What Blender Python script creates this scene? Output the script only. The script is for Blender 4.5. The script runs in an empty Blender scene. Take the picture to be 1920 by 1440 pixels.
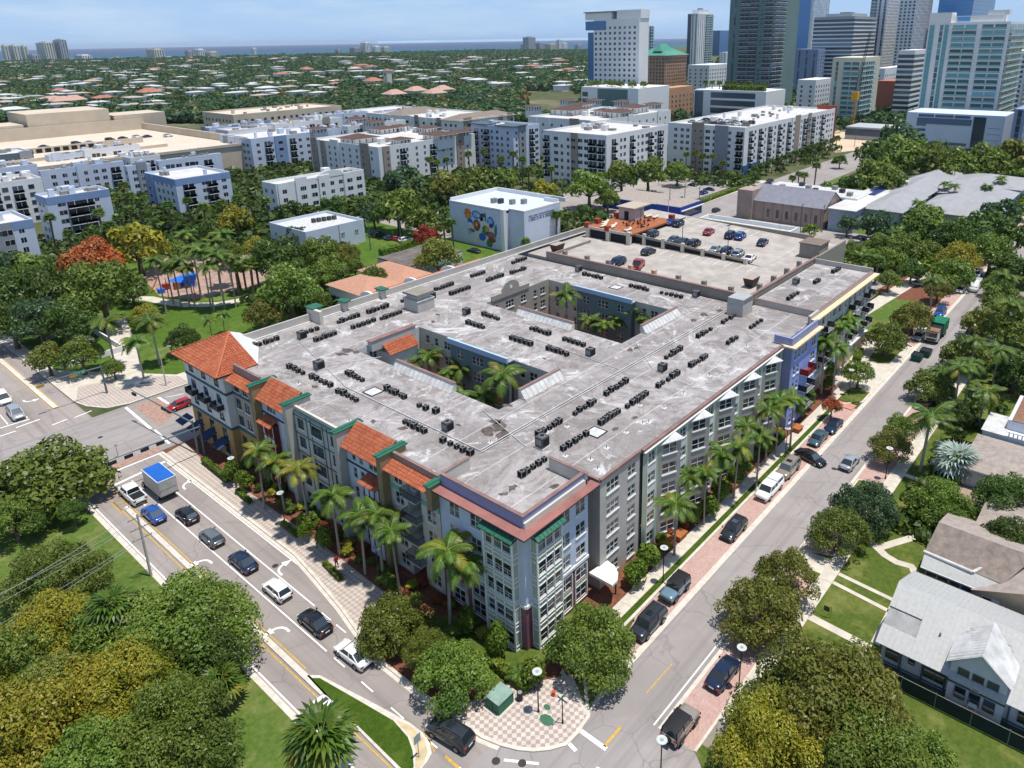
import bpy,bmesh,math,random
from mathutils import Vector,Matrix,noise
import numpy as np
random.seed(7)
S=bpy.context.scene
COL=S.collection
R=math.radians
# ------------------------------------------------------------------ camera (drone 60 m above the street, lens shifted as in the photograph)
CAMH=60.0
FPX,CX,CY=1368.67,1049.88,527.96
PITCH,ROLL,YAW=0.320031,-0.0167949,-0.8694748
def _axes():
    cy,sy=math.cos(YAW),math.sin(YAW)
    r=Vector((cy,sy,0));f=Vector((-sy,cy,0));u=Vector((0,0,1))
    cp,sp=math.cos(PITCH),math.sin(PITCH)
    fw=f*cp - u*sp;up=f*sp + u*cp
    c,s=math.cos(ROLL),math.sin(ROLL)
    return r*c + up*s,-r*s + up*c,fw
AR,AU,AF=_axes()
cam_d=bpy.data.cameras.new('camera');cam=bpy.data.objects.new('camera',cam_d);COL.objects.link(cam)
cam.matrix_world=Matrix(((AR.x,AU.x,-AF.x,0),(AR.y,AU.y,-AF.y,0),(AR.z,AU.z,-AF.z,CAMH),(0,0,0,1)))
cam_d.sensor_width=36;cam_d.lens=36*FPX/1920
cam_d.shift_x=(960-CX)/1920;cam_d.shift_y=(CY-720)/1920
cam_d.clip_start=1;cam_d.clip_end=60000
S.camera=cam
def W(px,py,z=0.0):
    """world point at height z seen at a pixel of the 1920x1440 photograph"""
    d=AR*((px-CX)/FPX) - AU*((py-CY)/FPX) + AF
    t=(z-CAMH)/d.z
    return (d.x*t,d.y*t)
def dist(x,y,z=0):return math.sqrt(x*x+y*y+(z-CAMH)**2)
# ------------------------------------------------------------------ sky, sun, exposure
SUN_EL,SUN_DIR=R(78),math.atan2(-0.90,0.42)       # the shadows fall short and to the upper left along the avenue
w=bpy.data.worlds.new('World');S.world=w;w.use_nodes=True
nt=w.node_tree;nt.nodes.clear()
sky=nt.nodes.new('ShaderNodeTexSky');sky.sky_type='NISHITA';sky.sun_disc=False
sky.sun_elevation=SUN_EL;sky.sun_rotation=math.pi/2 - SUN_DIR
sky.altitude=10;sky.air_density=1.0;sky.dust_density=.1;sky.ozone_density=1.6
bg=nt.nodes.new('ShaderNodeBackground');bg.inputs[1].default_value=0.135
out=nt.nodes.new('ShaderNodeOutputWorld')
# thin high cloud streaks
tc=nt.nodes.new('ShaderNodeTexCoord');mp=nt.nodes.new('ShaderNodeMapping');mp.inputs['Scale'].default_value=(2.0,2.0,14.0)
nz=nt.nodes.new('ShaderNodeTexNoise');nz.inputs['Scale'].default_value=2.2;nz.inputs['Detail'].default_value=7;nz.inputs['Roughness'].default_value=.62
cr=nt.nodes.new('ShaderNodeValToRGB');cr.color_ramp.elements[0].position=.46;cr.color_ramp.elements[1].position=.78
cr.color_ramp.elements[0].color=(0,0,0,1);cr.color_ramp.elements[1].color=(.55,.55,.55,1)
mx=nt.nodes.new('ShaderNodeMixRGB');mx.inputs[2].default_value=(5.2,5.8,6.6,1)
L=nt.links.new
L(tc.outputs['Generated'],mp.inputs[0]);L(mp.outputs[0],nz.inputs['Vector']);L(nz.outputs[0],cr.inputs[0])
sp=nt.nodes.new('ShaderNodeSeparateXYZ');L(tc.outputs['Generated'],sp.inputs[0])
hr=nt.nodes.new('ShaderNodeValToRGB');hr.color_ramp.elements[0].position=0;hr.color_ramp.elements[1].position=.35
hr.color_ramp.elements[0].color=(.95,.95,.95,1);hr.color_ramp.elements[1].color=(0,0,0,1);L(sp.outputs[2],hr.inputs[0])
gr=nt.nodes.new('ShaderNodeValToRGB');gr.color_ramp.elements[0].position=0;gr.color_ramp.elements[1].position=.16
gr.color_ramp.elements[0].color=(.43,.66,.98,1);gr.color_ramp.elements[1].color=(.20,.42,.88,1);L(sp.outputs[2],gr.inputs[0])
gm=nt.nodes.new('ShaderNodeMixRGB');gm.blend_type='MULTIPLY';gm.inputs[0].default_value=1;gm.inputs[2].default_value=(5.9,6.1,6.3,1);L(gr.outputs[0],gm.inputs[1])
hm=nt.nodes.new('ShaderNodeMixRGB');L(hr.outputs[0],hm.inputs[0]);L(sky.outputs[0],hm.inputs[1]);L(gm.outputs[0],hm.inputs[2])
L(cr.outputs[0],mx.inputs[0]);L(hm.outputs[0],mx.inputs[1]);L(mx.outputs[0],bg.inputs[0]);L(bg.outputs[0],out.inputs[0])
sd=bpy.data.lights.new('sun','SUN');sd.energy=4.4;sd.angle=R(.53);sd.color=(1,.965,.90)
so=bpy.data.objects.new('sun',sd);COL.objects.link(so)
sv=Vector((math.cos(SUN_EL)*math.cos(SUN_DIR),math.cos(SUN_EL)*math.sin(SUN_DIR),math.sin(SUN_EL)))
so.rotation_euler=sv.to_track_quat('Z','Y').to_euler()
S.view_settings.view_transform='Standard';S.view_settings.look='None';S.view_settings.gamma=1
S.view_settings.use_curve_mapping=False;S.view_settings.exposure=0.16
S.cycles.max_bounces=6;S.cycles.diffuse_bounces=3;S.cycles.glossy_bounces=2;S.cycles.transparent_max_bounces=6
S.cycles.caustics_reflective=False;S.cycles.caustics_refractive=False

# ------------------------------------------------------------------ materials
MATS={}
def srgb(h):
    h=h.lstrip('#');v=[int(h[i:i+2],16)/255 for i in (0,2,4)]
    return tuple(c/12.92 if c <= .04045 else ((c+.055)/1.055)**2.4 for c in v)
class NT:
    def __init__(s,name):
        s.m=bpy.data.materials.new(name);s.m.use_nodes=True;s.t=s.m.node_tree;s.n=s.t.nodes;s.l=s.t.links.new
        s.b=s.n['Principled BSDF'];s.co=s.n.new('ShaderNodeTexCoord')
    def node(s,ty,**k):
        n=s.n.new('ShaderNode'+ty)
        for a,b in k.items():setattr(n,a,b)
        return n
    def noise(s,scale,detail=4,rough=.55,coord='Object',vec=None,dist=0):
        n=s.node('TexNoise');n.inputs['Scale'].default_value=scale;n.inputs['Detail'].default_value=detail
        n.inputs['Roughness'].default_value=rough;n.inputs['Distortion'].default_value=dist
        s.l(vec if vec is not None else s.co.outputs[coord],n.inputs['Vector']);return n.outputs[0]
    def ramp(s,fac,stops):
        n=s.node('ValToRGB');e=n.color_ramp.elements
        while len(e) < len(stops):e.new(.5)
        for i,(p,c) in enumerate(stops):e[i].position=p;e[i].color=(*c,1) if not isinstance(c,float) else (c,c,c,1)
        s.l(fac,n.inputs[0]);return n.outputs[0]
    def mix(s,fac,a,b,mode='MIX'):
        n=s.node('MixRGB');n.blend_type=mode
        for i,v in ((0,fac),(1,a),(2,b)):
            if isinstance(v,(int,float)):n.inputs[i].default_value=v if i == 0 else (v,v,v,1)
            elif isinstance(v,tuple):n.inputs[i].default_value=(*v,1)
            else:s.l(v,n.inputs[i])
        return n.outputs[0]
    def math(s,op,a,b=0.0,c=None):
        n=s.node('Math');n.operation=op
        for i,v in enumerate((a,b) if c is None else (a,b,c)):
            if isinstance(v,(int,float)):n.inputs[i].default_value=v
            else:s.l(v,n.inputs[i])
        return n.outputs[0]
    def sep(s,v=None):
        n=s.node('SeparateXYZ');s.l(v if v is not None else s.co.outputs['Object'],n.inputs[0]);return n.outputs
    def bump(s,h,strength=.3,d=.05):
        n=s.node('Bump');n.inputs['Strength'].default_value=strength;n.inputs['Distance'].default_value=d
        s.l(h,n.inputs['Height']);s.l(n.outputs[0],s.b.inputs['Normal'])
    def base(s,c,rough=.8,spec=.3,metal=0):
        if isinstance(c,tuple):s.b.inputs['Base Color'].default_value=(*c,1)
        else:s.l(c,s.b.inputs['Base Color'])
        s.b.inputs['Roughness'].default_value=rough;s.b.inputs['Specular IOR Level'].default_value=spec;s.b.inputs['Metallic'].default_value=metal
def P(name,col,rough=.75,var=.12,scale=1.5,spec=.3,metal=0,bump=0,objrand=0.0):
    """painted / plain surface with blotchy variation and slight streaks"""
    if name in MATS:return MATS[name]
    if isinstance(col,str):col=srgb(col)
    t=NT(name)
    c=col
    if var:
        f=t.noise(scale,6,.65)
        lo=tuple(x*(1-var*1.6) for x in col);hi=tuple(min(1,x*(1+var*.9)) for x in col)
        c=t.ramp(f,[(.28,lo),(.72,hi)])
    if objrand:
        oi=t.node('ObjectInfo');hs=t.node('HueSaturation')
        t.l(t.math('MULTIPLY_ADD',oi.outputs['Random'],objrand,1-objrand/2),hs.inputs['Value'])
        if isinstance(c,tuple):hs.inputs['Color'].default_value=(*c,1)
        else:t.l(c,hs.inputs['Color'])
        c=hs.outputs[0]
    t.base(c,rough,spec,metal)
    if bump:t.bump(t.noise(scale*8,3),bump,.03)
    MATS[name]=t.m;return t.m
def GL(name,col=(.02,.035,.05),rough=.08,var=.5,spec=.8):
    """window glass over dim rooms: some panes show blinds"""
    if name in MATS:return MATS[name]
    t=NT(name);oi=t.node('ObjectInfo');g=t.node('NewGeometry')
    r=t.math('FRACT',t.math('MULTIPLY_ADD',g.outputs['Random Per Island'],7.13,oi.outputs['Random']))
    c=t.ramp(r,[(0,col),(.6,tuple(x*1.6 for x in col)),(.8,tuple(x*3+.01 for x in col)),(1,tuple(min(1,x*5+.05*var) for x in col))])
    t.base(c,rough,spec);MATS[name]=t.m;return t.m
def LEAF(name,c1,c2,c3,scale=.25,sheen=.0):
    if name in MATS:return MATS[name]
    t=NT(name);g=t.node('NewGeometry');oi=t.node('ObjectInfo')
    f=t.noise(scale,3,.6)
    a=t.mix(g.outputs['Random Per Island'],srgb(c1),srgb(c2))
    c=t.mix(t.ramp(f,[(.42,0.0),(.66,1.0)]),a,srgb(c3))
    hs=t.node('HueSaturation');t.l(c,hs.inputs['Color'])
    t.l(t.math('MULTIPLY_ADD',oi.outputs['Random'],.4,.75),hs.inputs['Value'])
    t.l(t.math('MULTIPLY_ADD',oi.outputs['Random'],.02,.485),hs.inputs['Hue'])
    t.base(hs.outputs[0],.42,.3)
    tr=t.node('BsdfTranslucent');t.l(hs.outputs[0],tr.inputs[0]);ms=t.node('MixShader');ms.inputs[0].default_value=.3
    t.l(t.b.outputs[0],ms.inputs[1]);t.l(tr.outputs[0],ms.inputs[2]);t.l(ms.outputs[0],t.n['Material Output'].inputs[0])
    MATS[name]=t.m;return t.m

# ------------------------------------------------------------------ mesh collecting
class MB:
    def __init__(s):s.v=[];s.f=[];s.mi=[];s.mats=[];s.sm=[]
    def m(s,mat):
        if mat not in s.mats:s.mats.append(mat)
        return s.mats.index(mat)
    def face(s,pts,mat,smooth=False):
        n=len(s.v);s.v.extend(pts);s.f.append(tuple(range(n,n+len(pts))));s.mi.append(s.m(mat));s.sm.append(smooth)
    def mesh(s,verts,faces,mat,smooth=False):
        n=len(s.v);k=s.m(mat);s.v.extend(verts)
        for f in faces:s.f.append(tuple(i+n for i in f));s.mi.append(k);s.sm.append(smooth)
    def box(s,x0,y0,z0,x1,y1,z1,mat,bottom=True):
        v=[(x0,y0,z0),(x1,y0,z0),(x1,y1,z0),(x0,y1,z0),(x0,y0,z1),(x1,y0,z1),(x1,y1,z1),(x0,y1,z1)]
        f=[(4,5,6,7),(0,1,5,4),(1,2,6,5),(2,3,7,6),(3,0,4,7)]
        if bottom:f.append((3,2,1,0))
        s.mesh(v,f,mat)
    def obox(s,c,ux,hx,hy,z0,z1,mat):
        """box with axis direction ux (2D unit), half sizes hx, hy"""
        uy=(-ux[1],ux[0]);q=[(c[0]+ux[0]*a*hx+uy[0]*b*hy,c[1]+ux[1]*a*hx+uy[1]*b*hy) for a,b in ((-1,-1),(1,-1),(1,1),(-1,1))]
        s.prism(q,z0,z1,mat)
    def prism(s,poly,z0,z1,mat,top=None,bottom=False):
        n=len(poly)
        a=sum(poly[i][0]*poly[(i+1) % n][1]-poly[(i+1) % n][0]*poly[i][1] for i in range(n))
        if a < 0:poly=poly[::-1]
        v=[(x,y,z0) for x,y in poly]+[(x,y,z1) for x,y in poly]
        s.mesh(v,[(i,(i+1) % n,n+(i+1) % n,n+i) for i in range(n)],mat)
        s.face([(x,y,z1) for x,y in poly],top or mat)
        if bottom:s.face([(x,y,z0) for x,y in poly[::-1]],mat)
    def tube(s,p,q,r0,r1,mat,n=6,cap=True,smooth=True):
        p=Vector(p);q=Vector(q);d=(q-p)
        if d.length < 1e-6:return
        d.normalize();a=d.orthogonal().normalized();b=d.cross(a)
        v=[]
        for c,r in ((p,r0),(q,r1)):
            for i in range(n):
                t=2*math.pi*i/n;v.append(tuple(c+a*(r*math.cos(t))+b*(r*math.sin(t))))
        s.mesh(v,[(i,(i+1) % n,n+(i+1) % n,n+i) for i in range(n)],mat,smooth)
        if cap:s.mesh(v,[tuple(range(n,2*n)),tuple(range(n-1,-1,-1))],mat)
    def path(s,pts,rad,mat,n=6):
        for i in range(len(pts)-1):s.tube(pts[i],pts[i+1],rad[i],rad[i+1],mat,n,cap=(i in (0,len(pts)-2)))
    def build(s,name,parent=None,loc=None,**props):
        me=bpy.data.meshes.new(name);me.from_pydata(s.v,[],s.f)
        for m in s.mats:me.materials.append(m)
        me.polygons.foreach_set('material_index',s.mi);me.polygons.foreach_set('use_smooth',s.sm);me.update()
        return link(name,me,parent,loc,**props)
    def data(s,name):
        me=bpy.data.meshes.new(name);me.from_pydata(s.v,[],s.f)
        for m in s.mats:me.materials.append(m)
        me.polygons.foreach_set('material_index',s.mi);me.polygons.foreach_set('use_smooth',s.sm);me.update();return me
def link(name,me,parent=None,loc=None,rz=0,**props):
    o=bpy.data.objects.new(name,me);COL.objects.link(o)
    if parent is not None:
        o.parent=parent
        if loc is None:o.location=-Vector(parent.get('base_',(0,0,0)))   # mesh given in world coordinates
        else:o.location=loc
    elif loc is not None:o.location=loc
    o.rotation_euler.z=rz
    for k,v in props.items():o[k]=v
    return o
def thing(name,label,cat,loc=(0,0,0),rz=0,group=None):
    o=bpy.data.objects.new(name,None);COL.objects.link(o);o.location=loc;o.rotation_euler.z=rz
    o['label']=label;o['category']=cat;o['base_']=tuple(loc)
    if group:o['group']=group
    return o
def tag(o,label,cat,group=None):
    o['label']=label;o['category']=cat
    if group:o['group']=group
    return o
def part(o,world,parent,name=None,rz=0):
    """a part sharing mesh data, placed by its world position"""
    me=o if isinstance(o,bpy.types.Mesh) else o.data
    return link(name or me.name,me,parent,tuple(Vector(world)-Vector(parent['base_'])),rz)
def dup(root,loc,rz,label=None,group=None,scale=None):
    r=root.copy();COL.objects.link(r);r.location=loc;r.rotation_euler.z=rz
    if scale:r.scale=(scale,)*3 if isinstance(scale,(int,float)) else scale
    if label:r['label']=label
    if group:r['group']=group
    for ch in list(root.children):
        c=ch.copy();COL.objects.link(c);c.parent=r
        for g in ch.children:
            d=g.copy();COL.objects.link(d);d.parent=c
    return r
# ------------------------------------------------------------------ ground materials
def ROADM(name,col,streak):
    t=NT(name);col=srgb(col)
    mp=t.node('Mapping');mp.inputs['Scale'].default_value=(.012,.9,1) if streak == 'x' else (.9,.012,1)
    t.l(t.co.outputs['Object'],mp.inputs[0])
    a=t.noise(1.0,4,.6,vec=mp.outputs[0]);b=t.noise(.09,6,.7,dist=.6);c=t.noise(14,3,.7);d=t.noise(.5,5,.75,dist=1.5)
    x=t.mix(t.ramp(b,[(.35,0.0),(.65,1.0)]),tuple(v*.86 for v in col),tuple(v*1.08 for v in col))
    x=t.mix(t.ramp(a,[(.48,0.0),(.68,.5)]),x,tuple(v*.5 for v in col))
    x=t.mix(t.ramp(c,[(.3,.25),(.6,0.0)]),x,tuple(v*.6 for v in col))
    x=t.mix(t.ramp(d,[(.66,0.0),(.75,.35)]),x,tuple(v*.5 for v in col))
    vo=t.node('TexVoronoi');vo.feature='DISTANCE_TO_EDGE';vo.inputs['Scale'].default_value=.14;vm=t.node('MixRGB');vm.inputs[0].default_value=.12;t.l(t.co.outputs['Object'],vm.inputs[1])
    nc=t.node('TexNoise');nc.inputs['Scale'].default_value=.8;nc.inputs['Detail'].default_value=5;t.l(t.co.outputs['Object'],nc.inputs['Vector']);t.l(nc.outputs[1],vm.inputs[2]);vm.blend_type='ADD';vm.inputs[0].default_value=1.0;t.l(vm.outputs[0],vo.inputs['Vector'])
    x=t.mix(t.math('MULTIPLY',t.ramp(vo.outputs['Distance'],[(.0,1.0),(.012,0.0)]),.45),x,tuple(v*.42 for v in col))
    e=t.noise(.045,3,.5);x=t.mix(t.ramp(e,[(.52,0.0),(.54,.22)]),x,tuple(v*.62 for v in col))
    t.base(x,.85,.25);t.bump(c,.25,.01);MATS[name]=t.m;return t.m
M_ASPH_Y=ROADM('asphalt_avenue','#9c928c','y');M_ASPH_X=ROADM('asphalt_street','#9d9591','x')
M_LOT=ROADM('asphalt_lot','#a59d96','x')
M_CONC=P('concrete','#c9bfb0',.85,.14,.7);M_CURB=P('kerb_concrete','#cfc6b8',.85,.15,1.3)
M_WHITE=P('white_road_paint','#efece6',.7,.12,2.5);M_YELL=P('yellow_road_paint','#c9a24a',.7,.22,2.5)
M_DECK=P('parking_deck_concrete','#ada49b',.85,.2,.3)
def GRASS(name,c1,c2,c3,sc=.35):
    t=NT(name);a=t.noise(sc,5,.7);b=t.noise(sc*9,5,.75);c=t.noise(22,2,.5)
    x=t.mix(t.ramp(b,[(.35,0.0),(.68,1.0)]),srgb(c1),srgb(c2));x=t.mix(t.ramp(a,[(.5,0.0),(.68,.8)]),x,srgb(c3))
    x=t.mix(t.ramp(c,[(.3,.45),(.6,0.0)]),x,tuple(v*.35 for v in srgb(c1)))
    t.base(x,.9,.15);t.bump(c,.6,.05);MATS[name]=t.m;return t.m
M_LAWN=GRASS('lawn_grass','#46581f','#62702f','#86854a',.22);M_LAWN2=GRASS('yard_grass','#4a6421','#68793a','#8f8a56',.18)
M_LUSH=GRASS('lush_grass','#33490f','#4b6418','#5d702a',.3);M_PARK=GRASS('park_grass','#43601c','#5b742a','#80884a',.07)
M_FAR=GRASS('suburb_ground','#3f4d2a','#6b6a4b','#8d8468',.01)
M_MULCH=P('mulch','#7a4d3a',.95,.35,2.2,bump=.4);M_SAND=P('sandy_soil','#c8b48e',.95,.2,.8);M_REDM=P('red_mulch','#b0623f',.95,.25,2.5,bump=.4)
def PAVER(name,c1,c2,size,rot=0.0,joint=None,bumpy=.2):
    t=NT(name);mp=t.node('Mapping');mp.inputs['Rotation'].default_value=(0,0,rot);t.l(t.co.outputs['Object'],mp.inputs[0])
    ck=t.node('TexChecker');ck.inputs['Scale'].default_value=1/size
    t.l(mp.outputs[0],ck.inputs['Vector']);ck.inputs[1].default_value=(*srgb(c1),1);ck.inputs[2].default_value=(*srgb(c2),1)
    n=t.noise(.6,5,.7);n2=t.noise(9,3,.6)
    x=t.mix(t.ramp(n,[(.4,0.0),(.75,.4)]),ck.outputs[0],tuple(v*.6 for v in srgb(c2)))
    x=t.mix(t.ramp(n2,[(.3,.3),(.6,0.0)]),x,tuple(v*.5 for v in srgb(c2)))
    t.base(x,.85,.25);MATS[name]=t.m;return t.m
M_CHECK=PAVER('checker_pavers','#d2c6ba','#ab9a91',.42,R(45));M_CHECK2=PAVER('plaza_pavers','#c6b9ac','#ab9c91',.42,R(45))
def BRICKP(name,c1,c2,mortar,sc,coord='Object',bw=.5,rh=.25,rot=0):
    t=NT(name);br=t.node('TexBrick');br.inputs['Scale'].default_value=sc
    br.inputs['Color1'].default_value=(*srgb(c1),1);br.inputs['Color2'].default_value=(*srgb(c2),1);br.inputs['Mortar'].default_value=(*srgb(mortar),1)
    br.inputs['Mortar Size'].default_value=.012;br.inputs['Brick Width'].default_value=bw;br.inputs['Row Height'].default_value=rh
    mp=t.node('Mapping');mp.inputs['Rotation'].default_value=rot if isinstance(rot,tuple) else (0,0,rot);t.l(t.co.outputs[coord],mp.inputs[0]);t.l(mp.outputs[0],br.inputs['Vector'])
    n=t.noise(.7,5,.7);x=t.mix(t.ramp(n,[(.4,0.0),(.7,.45)]),br.outputs[0],srgb(mortar))
    t.base(x,.9,.2);MATS[name]=t.m;return t.m
M_BRICKLOT=BRICKP('brick_parking','#bd9a90','#a98278','#b8a79c',2.2)

def flat(name,poly,z,mat,kind='structure',label=None):
    b=MB();n=len(poly)
    a=sum(poly[i][0]*poly[(i+1) % n][1]-poly[(i+1) % n][0]*poly[i][1] for i in range(n))
    if a < 0:poly=poly[::-1]
    b.face([(x,y,z) for x,y in poly],mat);o=b.build(name)
    if kind:o['kind']=kind
    return o
def slab(name,poly,z0,z1,mat,side=None,kind='structure'):
    b=MB();b.prism(poly,z0,z1,side or mat,top=mat);o=b.build(name)
    if kind:o['kind']=kind
    return o
def rect(x0,y0,x1,y1):return [(x0,y0),(x1,y0),(x1,y1),(x0,y1)]
def PX(*pts,z=0.0):return [W(x,y,z) for x,y in pts]
# the land out to the coast, the lagoon-blue sea beyond
coastA,coastB=Vector(W(-1200,142)),Vector(W(2300,92))
A0=Vector(W(150,114));B0=Vector(W(1000,94));d=(B0-A0).normalized()
c0=A0-d*9000;c1=A0+d*26000;nrm=Vector((-d.y,d.x))
if nrm.dot(Vector((AF.x,AF.y))) < 0:nrm=-nrm
b=MB();far=60000
b.face([(c0.x,c0.y,-.06),(c0.x-nrm.x*16000,c0.y-nrm.y*16000,-.06),(c1.x-nrm.x*16000,c1.y-nrm.y*16000,-.06),(c1.x,c1.y,-.06)],M_FAR)
g=b.build('ground')
if g.data.polygons[0].normal.z < 0:g.data.flip_normals()
g['kind']='structure'
t=NT('sea_water')
dn=t.node('VectorMath');dn.operation='DOT_PRODUCT';t.l(t.co.outputs['Object'],dn.inputs[0]);dn.inputs[1].default_value=(nrm.x,nrm.y,0)
off=t.math('SUBTRACT',dn.outputs['Value'],c0.x*nrm.x+c0.y*nrm.y)
sx=t.math('ADD',t.math('MULTIPLY',off,1/14000),t.math('MULTIPLY',t.noise(.0005,3,.5),.16))
t.base(t.ramp(sx,[(.04,srgb('#2f7274')),(.12,srgb('#27606c')),(.26,srgb('#38546a')),(.6,srgb('#464e66'))]),.6,.1)
b=MB();b.face([(c0.x,c0.y,-.4),(c1.x,c1.y,-.4),(c1.x+nrm.x*45000,c1.y+nrm.y*45000,-.4),(c0.x+nrm.x*45000,c0.y+nrm.y*45000,-.4)],t.m)
g=b.build('sea')
if g.data.polygons[0].normal.z < 0:g.data.flip_normals()
g['kind']='structure'

# roads (z = 0)
flat('avenue',[(23.5,-60),(36,-60),(36.1,30),(36.1,113),(33.4,133),(33.4,420),(8,420),(8,133),(23.5,112)],0,M_ASPH_Y)
flat('cross_street',[(-80,112.6),(520,112.6),(520,133.2),(-80,133.2)],.004,M_ASPH_X)
flat('side_street',[(30,26.2),(620,26.2),(620,33),(41,33),(36,31),(30,33)],.004,M_ASPH_X)
# brick parking strips either side of the side street
flat('north_parking_strip',rect(41,32.9,116,35.72),.008,M_BRICKLOT)
flat('south_parking_strip',rect(44,22.6,122,26.0),.008,M_BRICKLOT)
flat('north_parking_strip_east',rect(148,32.9,330,35.8),.008,M_BRICKLOT)
flat('north_gutter',rect(41,32.2,420,32.9),.012,M_CURB)
flat('south_gutter',rect(44,25.9,420,26.3),.012,M_CURB)
# the block of the apartment building: planting bed level
blk=[(36.0,112),(36.0,74),(35.4,69),(34.4,62),(32.6,53),(32.7,46)]+[W(*p) for p in ((881,1367),(905,1383),(940,1397),(970,1405),(1000,1408),(1030,1405),(1060,1397),(1082,1375),(1103,1345))]+[(45,35.75),(116,35.75),(119,33),(149,33),(151,35.8),(330,35.8),(330,112.4),(38.5,112.4)]
slab('city_block_ground',blk,-.05,.10,M_MULCH,M_CURB)
# kerb line around it (a real step)
def kerb(name,pts,wd=.32,h=.15,z0=0.0,mat=None):
    b=MB();mat=mat or M_CURB
    n=len(pts);L_,R_=[],[]
    for i,p in enumerate(pts):
        a=Vector(pts[max(0,i-1)]);c=Vector(pts[min(n-1,i+1)]);d=(c-a).normalized();nn=Vector((-d.y,d.x))*wd/2
        L_.append((p[0]+nn.x,p[1]+nn.y));R_.append((p[0]-nn.x,p[1]-nn.y))
    for i in range(n-1):
        q=[L_[i],R_[i],R_[i+1],L_[i+1]];b.prism(q,z0,h,mat)
    o=b.build(name);o['kind']='structure';return o
kerb('avenue_kerb',blk[:20],.35,.16)
kerb('avenue_gutter',[(p[0]-.35,p[1]-.02) for p in blk[:9]],.5,.014)
kerb('street_kerb',[(46,35.72),(116,35.72)],.25,.15)
# left sidewalk of checker pavers, corner plaza
walk=blk[:15]+[(42.8,32.9),(44.4,36.2),W(1075,1283),W(1052,1262),W(985,1300),W(958,1285),W(932,1325),(36.0,41.6),W(885,1365)][:6]
slab('avenue_sidewalk',[(36.1,111),(36.1,74),(35.5,69),(34.5,62),(33.2,56),(37.4,56),(38.9,60),(39.1,70),(39.1,100),(38.9,104),(39.5,112)],.05,.124,M_CHECK2)
slab('corner_plaza',[(33.3,43.2)]+blk[6:15]+[(42.6,34.5),(43.6,36.1),(41.0,38.0),(39.6,40.4),(37.2,40.5),(35.9,41.0)],.05,.128,M_CHECK)
slab('plaza_edging',[W(1050,1262),W(1102,1346),W(1108,1341),W(1056,1258)],.05,.132,M_CONC)
slab('tree_lawn',[(37.8,40.9),(39.3,40.8),(41.2,38.8),(52,38.3),(52,43),(42,50),(38.5,56),(34.2,55),(34.2,44.4)],.05,.118,M_LAWN)
slab('corner_lawn',[W(1026,1304),W(1052,1262),W(1180,1150),W(1190,1160),W(1102,1338)],.05,.122,M_LAWN)
# right sidewalk in slabs, grass strip
o=slab('north_sidewalk',[(43.5,36.62),(123,36.62),(123,38.25),(45,38.25)],.04,.10,P('joint_dirt','#8d8275'))
sm=MB();sm.box(-.74,-.79,0,.74,.79,.03,M_CONC);sme=sm.data('paving_slab')
for i in range(52):link('paving_slab',sme,o,(45.0+i*1.5,37.43,.098+.004*((i*7) % 3)))
slab('verge_grass',rect(45.5,35.85,116,36.6),.05,.125,M_LUSH)
def lawnpx(name,*pts,z=.12,mat=None):return slab(name,PX(*pts),-.04,z,mat or M_LAWN)
# bulb-outs and the garage forecourt along the street
slab('forecourt',[(123.5,33.2),(148.5,33.2),(149.5,38),(149,43),(124,40.4),(121.8,38.2)],.05,.128,M_CONC)
slab('kerb_bed',[(117.5,33.3),(123,33.3),(124.2,34.8),(123.2,36.4),(117.5,36.6)],.05,.16,M_LAWN)
slab('red_path',[(115,33.4),(117.2,33.3),(116.8,38),(115.4,38)],.05,.14,P('terracotta_path','#c08a76'))
slab('tree_island',[(138,34.2),(146,34.2),(147.4,36),(143,38.4),(137.4,38),(136.4,36)],.05,.2,M_LAWN,M_CURB)
slab('vacant_lawn',[(150,37.2),(178,37.2),(176,47),(150,46)],.05,.14,M_LAWN2)
# south side of the street: sidewalk, lawns, drives
slab('south_yards',[(30,-60),(50,-60),(330,-60),(330,25.6),(122.5,25.6),(122,22.4),(96.3,22.4),(95,25.7),(92.4,25.7),(91.5,22.4),(77,22.4),(76,25.6),(72.5,25.6),(71.5,22.4),(44,22.4),(38,15),(36.3,-60)],-.05,.09,M_LAWN,M_CURB)
o=slab('south_sidewalk',rect(45,20.9,200,22.35),.04,.11,P('joint_dirt','#8d8275'))
for i in range(70):link('paving_slab',sme,o,(49.0+i*1.5,21.63,.108+.004*((i*5) % 3)))
kerb('south_kerb',[(44,22.45),(71.3,22.45),(72.6,25.5),(75.9,25.5),(77,22.45),(91.5,22.45),(92.5,25.6),(95.1,25.6),(96.4,22.45),(122,22.45),(122.6,25.5),(330,25.5)],.25,.16)
# west of the avenue
slab('west_park_grass',[(23.2,109),(23.2,-60),(-160,-60),(-160,109)],-.05,.10,M_LAWN2,M_CURB)
kerb('west_kerb',[(23.4,-50),(23.4,106),(22.6,110),(19,112.4),(-60,112.4)],.6,.12)
slab('west_path',[W(0,870),W(110,915),W(160,930),W(150,950),W(0,910)],.05,.12,M_CONC)
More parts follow.
